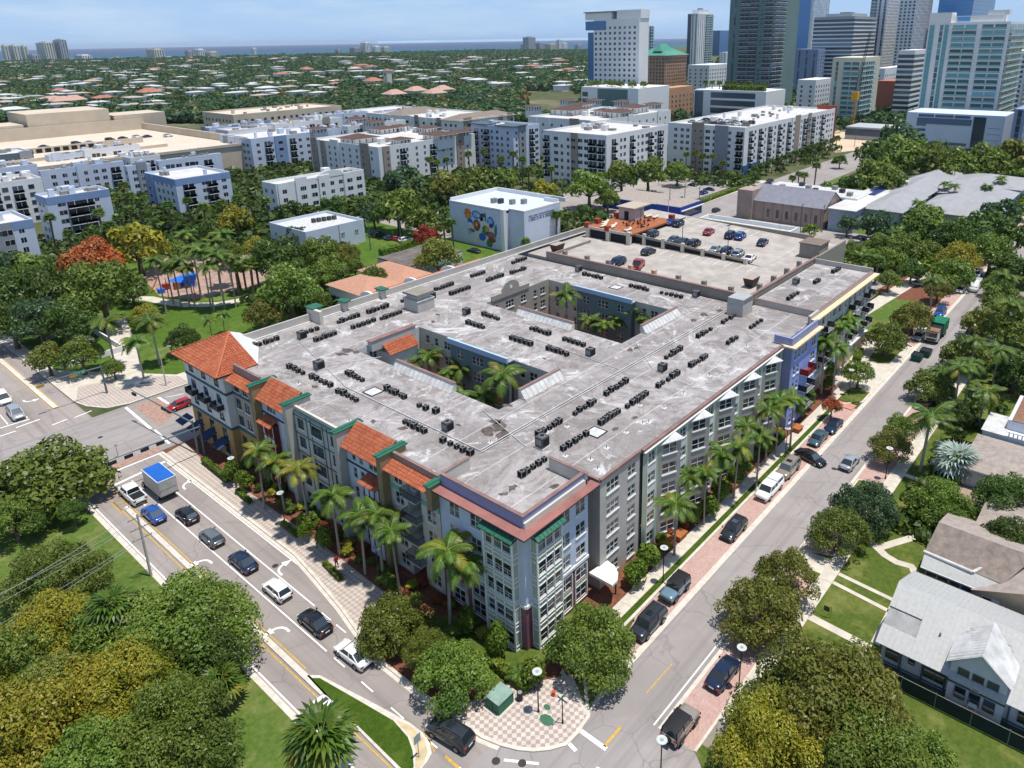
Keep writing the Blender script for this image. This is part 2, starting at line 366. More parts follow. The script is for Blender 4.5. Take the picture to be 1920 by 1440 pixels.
# kerbed island between the carriageways
isl=[W(*p) for p in ((575,1268),(600,1268),(700,1320),(770,1358),(792,1375),(806,1395),(810,1415),(800,1432),(770,1470),(640,1338))]
med=MB();med.box(26.35,52,0,26.95,100.5,.15,M_CURB);o=med.build('median_kerb');o['kind']='structure'
slab('island_kerb',isl+[],0,.15,M_CURB)
slab('island_grass',[W(*p) for p in ((584,1274),(600,1274),(690,1326),(738,1354),(765,1385),(774,1410),(776,1440),(768,1458),(642,1334))],.1,.19,M_LUSH)
slab('island_soil',[W(*p) for p in ((742,1352),(768,1362),(796,1388),(802,1412),(795,1430),(778,1452),(780,1410),(768,1380))],.1,.175,M_SAND)
med=MB();med.box(30.2,142,0,31.0,330,.16,M_CURB);o=med.build('north_median_kerb');o['kind']='structure'
# north-west plaza and park
nwp=[W(*p) for p in ((137,757),(190,778),(235,778),(300,768),(345,745))]
slab('park_corner_plaza',[(33.4,330)]+[(33.5,142),(34.2,138.5),(36.2,134.8),(39.5,133.5),(60,133.3),(300,133.3),(300,137),(60,137.5),(60,330)],-.03,.12,M_CONC)
slab('plaza_paving',[(33.8,142),(34.4,138.7),(36.4,135.2),(39.6,133.9),(50,133.7),(50,138),(43,146),(36,148)],.05,.128,M_CHECK2)
slab('park_grass_field',[(50,139),(150,139),(150,250),(36,250),(36,160)],-.02,.13,M_PARK)
def ribbon(name,pts,wd,z,mat):return kerb(name,pts,wd,z,.05,mat)
ribbon('park_path',[(56,212),(60.5,198),(65.5,190),(66.8,184),(69.5,177),(74,172),(80,170),(90,171),(100,178)],3.0,.15,M_CONC)
ribbon('park_walk',[W(*p) for p in ((243,722),(238,690),(228,640),(215,600))],4.6,.14,M_CONC)
slab('playground_surface',[(68,190),(72,180),(88,178),(99,186),(102,210),(86,226),(72,212)],.05,.17,P('playground_rubber','#a98d7e',.9,.25,.4))
# parking lots and drives between the blocks
slab('clinic_lot',[(128,176),(206,150),(214,172),(150,226),(122,222),(120,190)],-.03,.125,M_LOT)
slab('corner_lot',[(196,140),(290,140),(290,186),(206,190)],-.03,.14,M_LOT)
slab('east_lot',[(152,52),(232,46),(232,108),(164,110)],-.03,.125,M_LOT)
slab('church_ground',[(200,60),(332,60),(332,112.4),(200,112.4)],-.03,.12,M_LAWN2)
slab('lane',[(152,50),(230,44),(230,40),(150,47)],-.03,.155,M_CONC)
flat('junction_apron',[(30,18),(44.2,20),(44.2,33.2),(34,37),(30,37)],.002,M_ASPH_X)
slab('vacant_dirt_lot',PX((1540,290),(1560,243),(1740,240),(1700,268),(1660,276)),-.03,.15,P('bare_dirt','#cbb499',.95,.12,.05))
flat('construction_lot',PX((500,392),(480,360),(640,318),(760,312),(730,345)),.15,P('construction_slab','#cdb9a8',.9,.12,.08))

# ---- painted markings (sheets 8 mm above the asphalt)
mk=MB();ym=MB()
def line(b,p,q,wd,mat,z=.012):
    p=Vector(p);q=Vector(q);d=(q-p).normalized();n=Vector((-d.y,d.x))*wd/2
    b.face([(*(p+n),z),(*(p-n),z),(*(q-n),z),(*(q+n),z)],mat)
line(mk,(29.85,107.5),(29.85,57.8),.16,M_WHITE);line(mk,(32.68,108),(32.68,64.5),.16,M_WHITE)
line(mk,(35.25,108.5),(35.25,69),.15,M_WHITE);line(mk,(35.2,69),(34.0,61.5),.15,M_WHITE);line(mk,(34.0,61.5),(32.35,53.5),.15,M_WHITE);line(mk,(32.35,53.5),(32.2,46),.15,M_WHITE);line(mk,(32.2,46),(32.6,40),.15,M_WHITE)
for y in (60.2,63.0):line(mk,(32.6,y),(32.6,y-1.8),.14,M_WHITE)
for y in (56.5,51.8,47.1,42.4,37.6):line(mk,(29.85,y),(29.85,y-1.9),.14,M_WHITE)
line(mk,(23.95,108),(23.95,30),.17,M_WHITE)
line(mk,(27.2,108.2),(35.2,109.0),.45,M_WHITE)       # stop line
line(mk,W(165,878),W(320,820),.3,M_WHITE);line(mk,W(155,908),W(305,848),.3,M_WHITE)   # crosswalk pair
line(mk,W(236,764),W(283,804),.45,M_WHITE);line(mk,W(290,806),W(318,832),.35,M_WHITE)
line(mk,W(297,745),W(316,757),.45,M_WHITE);line(mk,W(310,745),W(345,738),.15,M_WHITE)
line(mk,W(140,783),W(172,770),.25,M_WHITE);line(mk,W(98,797),W(126,786),.25,M_WHITE);line(mk,W(0,803),W(55,786),.3,M_WHITE);line(mk,W(0,818),W(30,808),.25,M_WHITE);line(mk,W(30,802),W(75,786),.3,M_WHITE)
line(mk,W(0,736),W(52,784),.16,M_WHITE);line(mk,W(0,778),W(15,796),.16,M_WHITE)
for x in (39.3,):line(mk,(x,31.9),(x,28.7),.45,M_WHITE)
line(mk,W(1065,1392),W(1080,1408),.35,M_WHITE);line(mk,W(1118,1440),W(1200,1478),.3,M_WHITE)
line(mk,(44,26.75),(60,26.75),.14,M_WHITE)
for x in (42.5,):pass
line(mk,W(945,1425),W(1010,1432),.25,M_WHITE)
def arrow(cx,cy,ang,turn,s=1.0):
    """lane arrow; ang is travel direction, turn +1 left, -1 right"""
    c,n=math.cos(ang),math.sin(ang)
    def T(u,v):return (cx+(c*u-n*v)*s,cy+(n*u+c*v)*s,.012)
    pts=[]
    for k in range(7):
        a=k/6*math.pi/2;pts.append(((math.sin(a))*1.1,turn*(1-math.cos(a))*1.1))
    prev=(-.5,0)
    seq=[prev]+pts
    for i in range(len(seq)-1):
        (u0,v0),(u1,v1)=seq[i],seq[i+1];L_=math.hypot(u1-u0,v1-v0)
        if L_ < 1e-4:continue
        du,dv=(u1-u0)/L_*.0,0;nu,nv=-(v1-v0)/L_*.14,(u1-u0)/L_*.14
        mk.face([T(u0+nu,v0+nv),T(u0-nu,v0-nv),T(u1-nu,v1-nv),T(u1+nu,v1+nv)],M_WHITE)
    e=turn*1.1
    mk.face([T(.6,e),T(1.6,e),T(1.1,e+turn*1.15)],M_WHITE)
up=math.pi/2
for px,py in ((397,1045),(541,1172)):arrow(*W(px-3,py+8),up,1)
arrow(*W(270,945),up,1)
for px,py in ((345,915),(525,1075)):arrow(*W(px,py),up,-1)
arrow(*W(45,752),-up,1)
o=mk.build('white_road_markings');o['kind']='structure'
for q in (o.data,):
    for p_ in q.polygons:
        if p_.normal.z < 0:p_.flip()
line(ym,(27.25,104),(27.25,57.5),.14,M_YELL);line(ym,W(563,1262),W(640,1298),.13,M_YELL);line(ym,W(640,1298),W(760,1352),.13,M_YELL)
line(ym,W(760,1352),W(800,1380),.13,M_YELL);line(ym,W(800,1380),W(815,1410),.13,M_YELL)
line(ym,(26.05,104),(26.05,30),.14,M_YELL);line(ym,(25.75,104),(25.75,100),.12,M_YELL)
for a,c in (((26.1,110.5),(26.1,100.8)),((27.6,110),(27.0,100.8)),((26.1,106),(27.4,105)),((26.1,103.5),(27.2,102.5))):line(ym,a,c,.13,M_YELL)
line(ym,(30.0,141),(30.0,240),.13,M_YELL);line(ym,(31.2,141),(31.2,240),.13,M_YELL)
line(ym,(39.4,29.0),(42.0,29.0),.28,M_YELL);line(ym,(46.5,29.2),(51.0,29.1),.12,M_YELL);line(ym,W(835,1418),W(860,1440),.28,M_YELL)
o=ym.build('yellow_road_markings');o['kind']='structure'
for p_ in o.data.polygons:
    if p_.normal.z < 0:p_.flip()
# old red brick crosswalk wear and tyre marks in the junction
M_TYRE=P('tyre_marks','#6d625c',.9,.4,3);M_RUST=P('worn_red_crosswalk','#a88878',.9,.3,2)
for nm,pts,m_ in (('worn_crosswalk',((250,762),(300,744),(330,775),(300,800)),M_RUST),('worn_crosswalk_south',((190,880),(300,836),(302,845),(186,892)),M_RUST)):
    flat(nm,PX(*pts),.008,m_)
for x,y in ((188,820),(174,865),(930,1427),(979,1431),(516,1061),(1564,879),(1610,560)):
    wx,wy=W(x,y);mh=MB();mh.tube((wx,wy,0),(wx,wy,.016),.38,.38,P('iron_cover','#3b3836'),12);o=mh.build('manhole_cover')
    tag(o,{188:'round iron manhole cover in the middle of the junction',174:'iron manhole cover nearest the big tree at the junction',930:'square drain cover by the kerb of the corner plaza',979:'round manhole cover in the road beside the corner plaza',516:'small round manhole cover beside the right turn arrow',1564:'round manhole cover near the silver sedan on the street',1610:'far manhole cover in the street past the garbage truck'}[x],'manhole cover')
# ------------------------------------------------------------------ facade tools
M_TRIM=P('white_trim','#e4e2dc',.7,.06,2);M_PANE=GL('window_glass',(.012,.018,.024));M_PANEL=GL('light_glass',(.05,.09,.11))
M_DMETAL=P('dark_metal','#2b2e33',.5,.1,3);M_WFRAME=P('white_frame','#dcdcd8',.6,.05,3);M_TFRAME=P('teal_frame','#3f5f6b',.6,.1,3)
M_GREEN=P('green_metal','#2f6650',.5,.2,1.2);M_SAGE=P('sage_panel','#a5ad9a',.7,.08,2)
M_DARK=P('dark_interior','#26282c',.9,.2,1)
_WM={}
def win_meshes(wd,h,n,frame,muntin=False,glass=None):
    k=(round(wd,2),round(h,2),n,frame.name,muntin,glass.name if glass else '')
    if k in _WM:return _WM[k]
    glass=glass or M_PANE
    f=MB();t=.05;d0,d1=.05,.13
    f.box(-wd/2,d0,0,-wd/2+t,d1,h,frame);f.box(wd/2-t,d0,0,wd/2,d1,h,frame)
    f.box(-wd/2+t,d0,0,wd/2-t,d1,t,frame);f.box(-wd/2+t,d0,h-t,wd/2-t,d1,h,frame)
    for i in range(1,n):
        x=-wd/2+wd*i/n;f.box(x-.05,d0+.01,t,x+.05,d1,h-t,frame)
    f.box(-wd/2+t,d0+.02,h*.5-.03,wd/2-t,d1-.002,h*.5+.03,frame)
    if muntin:
        for i in range(n):
            x=-wd/2+wd*(i+.5)/n;f.box(x-.02,d0+.05,t,x+.02,d1-.01,h-t,frame)
        for z in (.27,.77):f.box(-wd/2+t,d0+.05,h*z-.02,wd/2-t,d1-.01,h*z+.02,frame)
    p=MB()
    for i in range(n):
        a,c=-wd/2+wd*i/n+.03,-wd/2+wd*(i+1)/n-.03
        p.face([(a,.105,.03),(c,.105,.03),(c,.105,h*.5),(a,.105,h*.5)],glass)
        p.face([(a,.095,h*.5),(c,.095,h*.5),(c,.095,h-.03),(a,.095,h-.03)],glass)
    sl=MB();sl.box(-wd/2-.1,-.1,-.14,wd/2+.1,.1,0,M_TRIM)
    _WM[k]=(f.data('window'),p.data('pane'),sl.data('sill'));return _WM[k]
def place_window(parent,x,y,z,rz,wd,h,n=2,frame=None,muntin=False,sill=True,glass=None):
    f,p,s=win_meshes(wd,h,n,frame or M_WFRAME,muntin,glass)
    o=part(f,(x,y,z),parent,'window',rz)
    link('pane',p,o,(0,0,0))
    if sill:link('sill',s,o,(0,0,0))
    return o
def wall_mesh(b,p0,p1,z0,z1,holes,mat,depth=.2):
    """vertical wall p0->p1 (left to right seen from outside) with rectangular openings (u0,z0,u1,z1)"""
    p0=Vector(p0);p1=Vector(p1);L_=(p1-p0).length;u=(p1-p0)/L_;inn=Vector((-u.y,u.x))
    us=sorted({0.0,L_} | {max(0,min(L_,h[i])) for h in holes for i in (0,2)})
    def q(a,z,d=0):v=p0+u*a+inn*d;return (v.x,v.y,z)
    for i in range(len(us)-1):
        a,c=us[i],us[i+1]
        if c-a < 1e-4:continue
        col=sorted((max(h[1],z0),min(h[3],z1)) for h in holes if h[0] <= a+1e-4 and h[2] >= c-1e-4 and h[3] > z0 and h[1] < z1)
        z=z0
        for h0,h1 in col:
            if h0 > z+1e-4:b.face([q(a,z),q(c,z),q(c,h0),q(a,h0)],mat)
            z=max(z,h1)
        if z < z1-1e-4:b.face([q(a,z),q(c,z),q(c,z1),q(a,z1)],mat)
    for a,h0,c,h1 in holes:
        if h1 <= z0 or h0 >= z1:continue
        h0=max(h0,z0);h1=min(h1,z1)
        b.face([q(a,h0),q(a,h1),q(a,h1,depth),q(a,h0,depth)][::-1],mat);b.face([q(c,h0),q(c,h0,depth),q(c,h1,depth),q(c,h1)][::-1],mat)
        b.face([q(a,h1),q(c,h1),q(c,h1,depth),q(a,h1,depth)][::-1],mat);b.face([q(a,h0),q(a,h0,depth),q(c,h0,depth),q(c,h0)][::-1],mat)
def seg(parent,name,p0,p1,bands,cols,rows,frame=None,sill=True,wallo=None,muntin_rows=(),glass=None):
    """one stretch of facade: bands [(z0,z1,mat)], cols [(u,width,n)], rows [(z,h)] -> a wall part and its windows"""
    b=wallo or MB();P0=Vector(p0);P1=Vector(p1);u=(P1-P0).normalized();rz=math.atan2(u.y,u.x)
    holes=[(c[0]-c[1]/2,r[0],c[0]+c[1]/2,r[0]+r[1]) for c in cols for r in (c[3] if len(c) > 3 else rows)]
    for z0,z1,m in bands:wall_mesh(b,p0,p1,z0,z1,holes,m)
    for c in cols:
        for k,r in enumerate(c[3] if len(c) > 3 else rows):
            v=P0+u*c[0];place_window(parent,v.x,v.y,r[0],rz,c[1],r[1],c[2],frame,k in muntin_rows,sill,glass)
    if wallo is None:return b.build(name,parent)
def band(b,p0,p1,z0,z1,out,mat,back=.02):
    """a belt course, ledge or cornice on a wall"""
    p0=Vector(p0);p1=Vector(p1);u=(p1-p0).normalized();n=Vector((u.y,-u.x))
    q=[p0+n*out,p1+n*out,p1-n*back,p0-n*back];b.prism([tuple(v) for v in q],z0,z1,mat,bottom=True)
def tile_roof_mat(name,c1,c2):
    t=NT(name);g=t.node('NewGeometry');n=t.noise(.5,5,.7)
    x=t.mix(g.outputs['Random Per Island'],srgb(c1),srgb(c2));x=t.mix(t.ramp(n,[(.45,0.0),(.75,.5)]),x,tuple(v*.62 for v in srgb(c1)))
    t.base(x,.8,.25);return t.m
M_TILE=tile_roof_mat('terracotta_tile','#a4553a','#b9704f');M_TILED=tile_roof_mat('brown_roof_tile','#4f3a34','#604a42')
def tiles(b,A,B,C,D,mat,pitch=.34,course=.42,lift=.05):
    """barrel tiles over the slope A-B (eave, left to right) to D-C (ridge); each tile a small arched piece, clipped to the quad"""
    A,B,C,D=map(Vector,(A,B,C,D));n=(B-A).cross(D-A).normalized()
    if n.z < 0:n=-n
    W_=(B-A).length;H_=((D-A)-((D-A).dot((B-A).normalized()))*(B-A).normalized()).length
    e=(B-A).normalized();up=(n.cross(e));up=up if up.z > 0 else -up
    da=(D-A).dot(e);db=(C-A).dot(e)
    rows=max(1,int(H_/course));b.face([tuple(v) for v in (A,B,C,D)],mat)
    for r in range(rows):
        v0,v1=r*H_/rows,(r+1)*H_/rows;t=(v0+v1)/2/H_
        lo,hi=da*t,W_+(db-W_)*t
        k=int((hi-lo)/pitch)
        for i in range(k):
            a=lo+(i+.12)*(hi-lo)/k;c=lo+(i+.88)*(hi-lo)/k;m_=(a+c)/2;hgt=pitch*.34
            P_=lambda x,y,z:tuple(A+e*x+up*y+n*z)
            vs=[P_(a,v0-.03,lift),P_((a+m_)/2,v0-.03,lift+hgt*.8),P_(m_,v0-.03,lift+hgt),P_((c+m_)/2,v0-.03,lift+hgt*.8),P_(c,v0-.03,lift),
                  P_(a,v1,.005),P_((a+m_)/2,v1,hgt*.6),P_(m_,v1,hgt*.75),P_((c+m_)/2,v1,hgt*.6),P_(c,v1,.005)]
            b.mesh(vs,[(0,1,6,5),(1,2,7,6),(2,3,8,7),(3,4,9,8),(0,4,3,2,1)],mat)
def tile_part(name,parent,quads,mat=None,fascia=None):
    b=MB()
    for q in quads:tiles(b,*q,mat or M_TILE)
    o=b.build(name,parent);o['kind']='stuff';return o

# ------------------------------------------------------------------ the big apartment building
ZR=14.5
C_OCH=P('ochre_stucco','#b1915c',.9,.12,.6);C_WHT=P('white_stucco','#d3d1cd',.9,.08,.6);C_TAU=P('taupe_stucco','#a39c8e',.9,.08,.6)
C_PIER=P('brown_stucco','#94805e',.9,.12,.6);C_MAR=P('maroon_stucco','#6b322e',.85,.12,.8);C_BLW=P('pale_blue_stucco','#c3cbd8',.9,.07,.6)
C_GRY=P('light_grey_stucco','#b9b8b0',.9,.08,.6);C_CRM=P('cream_stucco','#c9c2b5',.9,.08,.6);C_MINT=P('mint_stucco','#7fae9d',.85,.08,.8)
C_TEAL=P('teal_trim','#35606c',.7,.12,.8);C_PERI=P('periwinkle_stucco','#8d93b4',.85,.08,.6);C_PINK=P('pink_ledge','#96665f',.8,.18,.5)
C_PBRN=P('brownish_parapet','#a08b82',.85,.15,.5);C_GB=P('grey_block_stucco','#b7b1a8',.9,.08,.5);C_SGE=P('sage_stucco','#a9b39c',.9,.08,.6)
C_BAY=P('grey_bay_stucco','#a39e96',.9,.08,.6);C_BLUE=P('blue_stucco','#8fa0d6',.88,.08,.6);C_CREAM2=P('cream_cornice','#d6c3a1',.85,.1,.6)
C_TAN=P('tan_stucco','#c4a987',.9,.1,.6)
M_BRICKW=BRICKP('maroon_brick','#7d4651','#6a3a45','#8b6a6e',3.0,rot=(R(90),0,0))
# flat roof membrane: whitish coating worn to grey, seams, stains
t=NT('roof_membrane')
a=t.noise(.2,9,.78,dist=1.6);b_=t.noise(.06,4,.6);c_=t.noise(1.3,7,.8,dist=.8);d_=t.noise(.11,8,.8,dist=2.2);s_=t.sep()
x=t.mix(t.ramp(a,[(.40,0.0),(.56,1.0)]),srgb('#7d7571'),srgb('#a8a29f'))
x=t.mix(t.ramp(b_,[(.42,0.0),(.62,.7)]),x,srgb('#7e7672'))
x=t.mix(t.ramp(c_,[(.56,0.0),(.70,.6)]),x,srgb('#c9c6c3'));x=t.mix(t.ramp(d_,[(.54,0.0),(.62,.8)]),x,srgb('#cfcdcb'));x=t.mix(t.ramp(c_,[(.30,.5),(.42,0.0)]),x,srgb('#665e5a'))
mpn=t.node('Mapping');mpn.inputs['Scale'].default_value=(.35,1.2,1);t.l(t.co.outputs['Object'],mpn.inputs[0])
x=t.mix(t.ramp(t.noise(.35,6,.75,vec=mpn.outputs[0],dist=2.5),[(.655,0.0),(.70,.85)]),x,srgb('#5c524e'))
for ax,per in (('X',1.0),('Y',7.0)):
    fr=t.math('FRACT',t.math('MULTIPLY',s_[ax],1/per));wob=t.math('ADD',fr,t.math('MULTIPLY',t.noise(.8,2),.05))
    ln=t.math('LESS_THAN',t.math('ABSOLUTE',t.math('SUBTRACT',wob,.5)),.035 if ax == 'X' else .01)
    x=t.mix(t.math('MULTIPLY',ln,.4 if ax == 'Y' else .22),x,srgb('#dad6d2') if ax == 'Y' else srgb('#86807c'))
t.base(x,.75,.25);t.bump(c_,.2,.03);M_ROOF=t.m
M_FLASH=P('white_flashing','#c9c8c5',.6,.2,.9);M_RUSTC=P('rusty_coping','#8c6f68',.7,.2,.7)

BLD=thing('apartment_building','five storey apartment building of many colours with a vast flat grey roof and two courtyards','apartment building',(43,41,0))
XL,XE,YN,YF=43.6,114.0,41.2,109.3
C1=(59.5,61.0,72.0,92.0);C2=(87.0,61.0,104.5,91.0)
rb=MB();xs=sorted({XL,54.7,C1[0],C1[2],C2[0],C2[2],XE});ys=sorted({YN,47,C1[1],C1[3],C2[3],YF})
def incourt(x,y):return any(c[0] < x < c[2] and c[1] < y < c[3] for c in (C1,C2)) or (53.4 < x < 54.7 and y < 47)
xs=sorted(set(xs) | {53.4})
for i in range(len(xs)-1):
    for j in range(len(ys)-1):
        if not incourt((xs[i]+xs[i+1])/2,(ys[j]+ys[j+1])/2):
            rb.face([(xs[i],ys[j],ZR),(xs[i+1],ys[j],ZR),(xs[i+1],ys[j+1],ZR),(xs[i],ys[j+1],ZR)],M_ROOF)
rb.build('roof',BLD)
# white conduit lines and seams lying on the roof
pb=MB()
def conduit(p,q,r=.07):pb.tube((*p,ZR+.1),(*q,ZR+.1),r,r,M_FLASH,5)
conduit(W(900,846,ZR),W(1378,572,ZR));conduit(W(903,849,ZR),W(1381,575,ZR),.05);conduit(W(648,726,ZR),W(900,846,ZR));conduit(W(1005,637,ZR),W(1160,693,ZR),.05)
conduit(W(560,640,ZR),W(648,726,ZR),.04);conduit(W(905,770,ZR),W(985,838,ZR),.05);conduit(W(1190,640,ZR),W(1225,695,ZR),.04);conduit(W(715,670,ZR),W(590,690,ZR),.04)
pb.build('conduit',BLD)
# ponding stains as their own thin sheets
M_STAIN=P('roof_stain','#62564f',.6,.4,1.5);st=MB();rnd=random.Random(3)
def blot(px,py,r,ax=1.6,z=ZR):
    x,y=W(px,py,z);n=14;an=rnd.random()*3;pts=[]
    for k in range(n):
        a=2*math.pi*k/n;rr=r*(.55+.6*rnd.random());u,v=rr*ax*math.cos(a),rr*math.sin(a)
        pts.append((x+u*math.cos(an)-v*math.sin(an),y+u*math.sin(an)+v*math.cos(an),z+.006))
    st.face(pts,M_STAIN)
for px,py,r in ((935,800,1.0),(942,818,.9),(930,790,.6),(915,808,.8),(952,700+60,.5),(1155,804,.4),(650,657,.8),(668,660,.6),(640,664,.7),(700,780+10,.4),(1180,760,.3),(985,640,.3),(812,603,.4),(820,590,.4),(1195,652,.5),(1182,656,.5),(1020,672,.3),(860,797,.3),(755,803,.5),(1040,912,.4),(960,915,.5),(945,926,.35),(1350,583,.7),(1320,590,.7),(1300,600,.6),(1190,783,.35),(590,725,.4)):blot(px,py,r)
st.build('water_stain',BLD)['kind']='stuff'
# coping and low parapets around the roof edge
cp=MB()
cp.box(XL+.1,YF-.35,ZR,XE+26,YF,ZR+1.35,C_GB);cp.box(XL+.1,YF-.7,ZR,XE+26,YF-.35,ZR+.12,M_FLASH)
cp.box(XL,99.6,ZR-.2,XL+.3,92.2,ZR+1.3,C_PBRN);cp.box(XL-.05,99.6,ZR+1.3,XL+.35,92.2,ZR+1.36,M_RUSTC)
cp.box(XL-.5,82.6,ZR-.2,XL-.15,72.1,ZR+.35,C_CRM)
cp.box(XL,62.6,ZR-.2,XL+.3,54.6,ZR+.75,C_PBRN);cp.box(XL-.05,62.6,ZR+.75,XL+.35,54.6,ZR+.82,M_RUSTC)
for a,c in (((54.7,40.95),(62.5,40.95)),((62.6,40.7),(101.4,40.7))):band(cp,a,c,ZR-.15,ZR+.22,.12,M_RUSTC,.25)
band(cp,(54.6,46.6),(54.6,41.0),ZR-.15,ZR+.22,.1,M_RUSTC,.25)
cp.build('coping',BLD)
# fins with green caps on the avenue side
for y,z1 in ((91.8,15.3),(83.1,15.3),(71.6,15.3),(63.0,15.3),(54.3,15.0)):
    fb=MB();gb=MB();fb.box(41.9,y-.42,0 if y != 54.3 else 12,45.6,y+.42,z1,C_PIER if y in (91.8,63.0) else C_GB if y != 54.3 else C_PIER)
    gb.box(41.6,y-.55,z1,45.8,y+.55,z1+.16,M_GREEN);gb.box(41.6,y-.1,z1+.16,45.8,y+.1,z1+.24,M_GREEN)
    fb.build('fin_wall',BLD);gb.build('green_cap',BLD)
# hip-roofed tower at the far end
RW5=[(1.0,1.7),(3.75,1.6),(6.6,1.5),(9.3,1.55),(12.0,1.5)]
XT=41.9
seg(BLD,'tower_wall',(XT,112.6),(XT,99.7),[(0,5.7,C_OCH),(5.7,14.6,C_WHT)],[(2.2,1.5,2),(6.3,1.5,2),(10.4,1.5,2)],[(.7,2.0),(3.0,2.2),(6.5,1.4),(9.2,1.6),(12.1,1.5)],M_TFRAME)
seg(BLD,'tower_side_wall',(XT,99.7),(43.2,99.7),[(0,5.7,C_OCH),(5.7,14.6,C_WHT)],[],[])
bt=MB()
for z in (5.6,11.3):band(bt,(XT,112.6),(XT,99.7),z,z+.35,.12,C_TEAL);band(bt,(XT,99.7),(43.2,99.7),z,z+.35,.12,C_TEAL)
for y in (112.4,108.4,104.3,100.1):bt.box(XT-.1,y-.08,11.7,XT+.05,y+.08,14.4,M_TRIM)
bt.build('belt_course',BLD)
for y in (110.4,106.3,102.2):
    bo=MB();bo.box(XT-1.0,y-1.2,8.5,XT,y+1.2,8.62,C_CRM)
    for a in np.arange(y-1.2,y+1.21,.2):bo.box(XT-1.0,a-.02,8.62,XT-.96,a+.02,9.5,M_DMETAL)
    bo.box(XT-1.02,y-1.2,9.5,XT-.94,y+1.2,9.56,M_DMETAL)
    for s in (-1.2,1.2):bo.box(XT-1.0,y+s-.02,8.62,XT,y+s+.02,9.5,M_DMETAL)
    bo.build('balcony',BLD)
M_AWN=P('navy_awning','#2c3a58',.8,.15,1.5)
for y in (110.4,106.3,102.2,114.2):
    ab=MB();ab.face([(XT-1.9,y-1.3,2.7),(XT-1.9,y+1.3,2.7),(XT,y+1.2,3.3),(XT,y-1.2,3.3)][::-1],M_AWN);ab.face([(XT-1.9,y-1.3,2.62),(XT-1.9,y+1.3,2.62),(XT,y+1.2,3.22),(XT,y-1.2,3.22)],M_AWN)
    ab.box(XT-1.9,y-1.3,2.55,XT-1.86,y+1.3,2.7,M_DMETAL);ab.build('awning',BLD)
ap=(46.8,106.2,18.3);e1,e2=(40.8,114.2,14.6),(40.8,99.3,14.6);e3=(47.2,99.3,14.6);e4=(51.8,113.6,14.6)
hb=MB()
tiles(hb,e1,e2,ap,ap,M_TILE);tiles(hb,e2,e3,ap,ap,M_TILE);tiles(hb,e4,e1,ap,ap,M_TILE)
o=hb.build('hip_tile_roof',BLD);o['kind']='stuff'
gw=MB();gw.face([e3,(51.8,107.5,14.52),ap],C_WHT);gw.face([ap,(51.8,107.5,14.52),e4],C_WHT)
gw.box(40.8,99.3,14.4,47.2,99.5,14.6,M_DMETAL);gw.box(40.8,99.3,14.4,40.95,114.2,14.6,M_DMETAL);gw.face([(40.8,99.3,14.42),(40.8,114.2,14.42),(47,113.6,14.42),(47,99.3,14.42)],C_WHT)
gw.tube((ap[0],ap[1],18.3),(e2[0],e2[1],14.7),.16,.16,M_TILE,5);gw.tube((ap[0],ap[1],18.3),(e1[0],e1[1],14.7),.16,.16,M_TILE,5)
gw.build('roof_gable',BLD)
seg(BLD,'tower_back_wall',(53,109.3),(41.9,112.6),[(0,14.5,C_WHT)],[],[])
# S2 taupe stretch with a narrow tile eave
X2=43.0
r4=[(2.2,2.4),(6.4,1.6),(9.2,1.6),(12.0,1.6)]
seg(BLD,'taupe_wall',(X2,99.7),(X2,92.2),[(0,5.7,C_OCH),(5.7,14.3,C_TAU)],[(1.3,1.4,2),(3.8,1.4,2),(6.2,1.4,2)],r4,M_TFRAME)
bt=MB()
for z in (5.6,11.4):band(bt,(X2,99.7),(X2,92.2),z,z+.34,.12,C_TEAL)
bt.build('belt_course',BLD)
tile_part('eave_tiles',BLD,[((X2-1.0,99.5,13.9),(X2-1.0,92.3,13.9),(X2+.6,92.3,14.6),(X2+.6,99.5,14.6))])
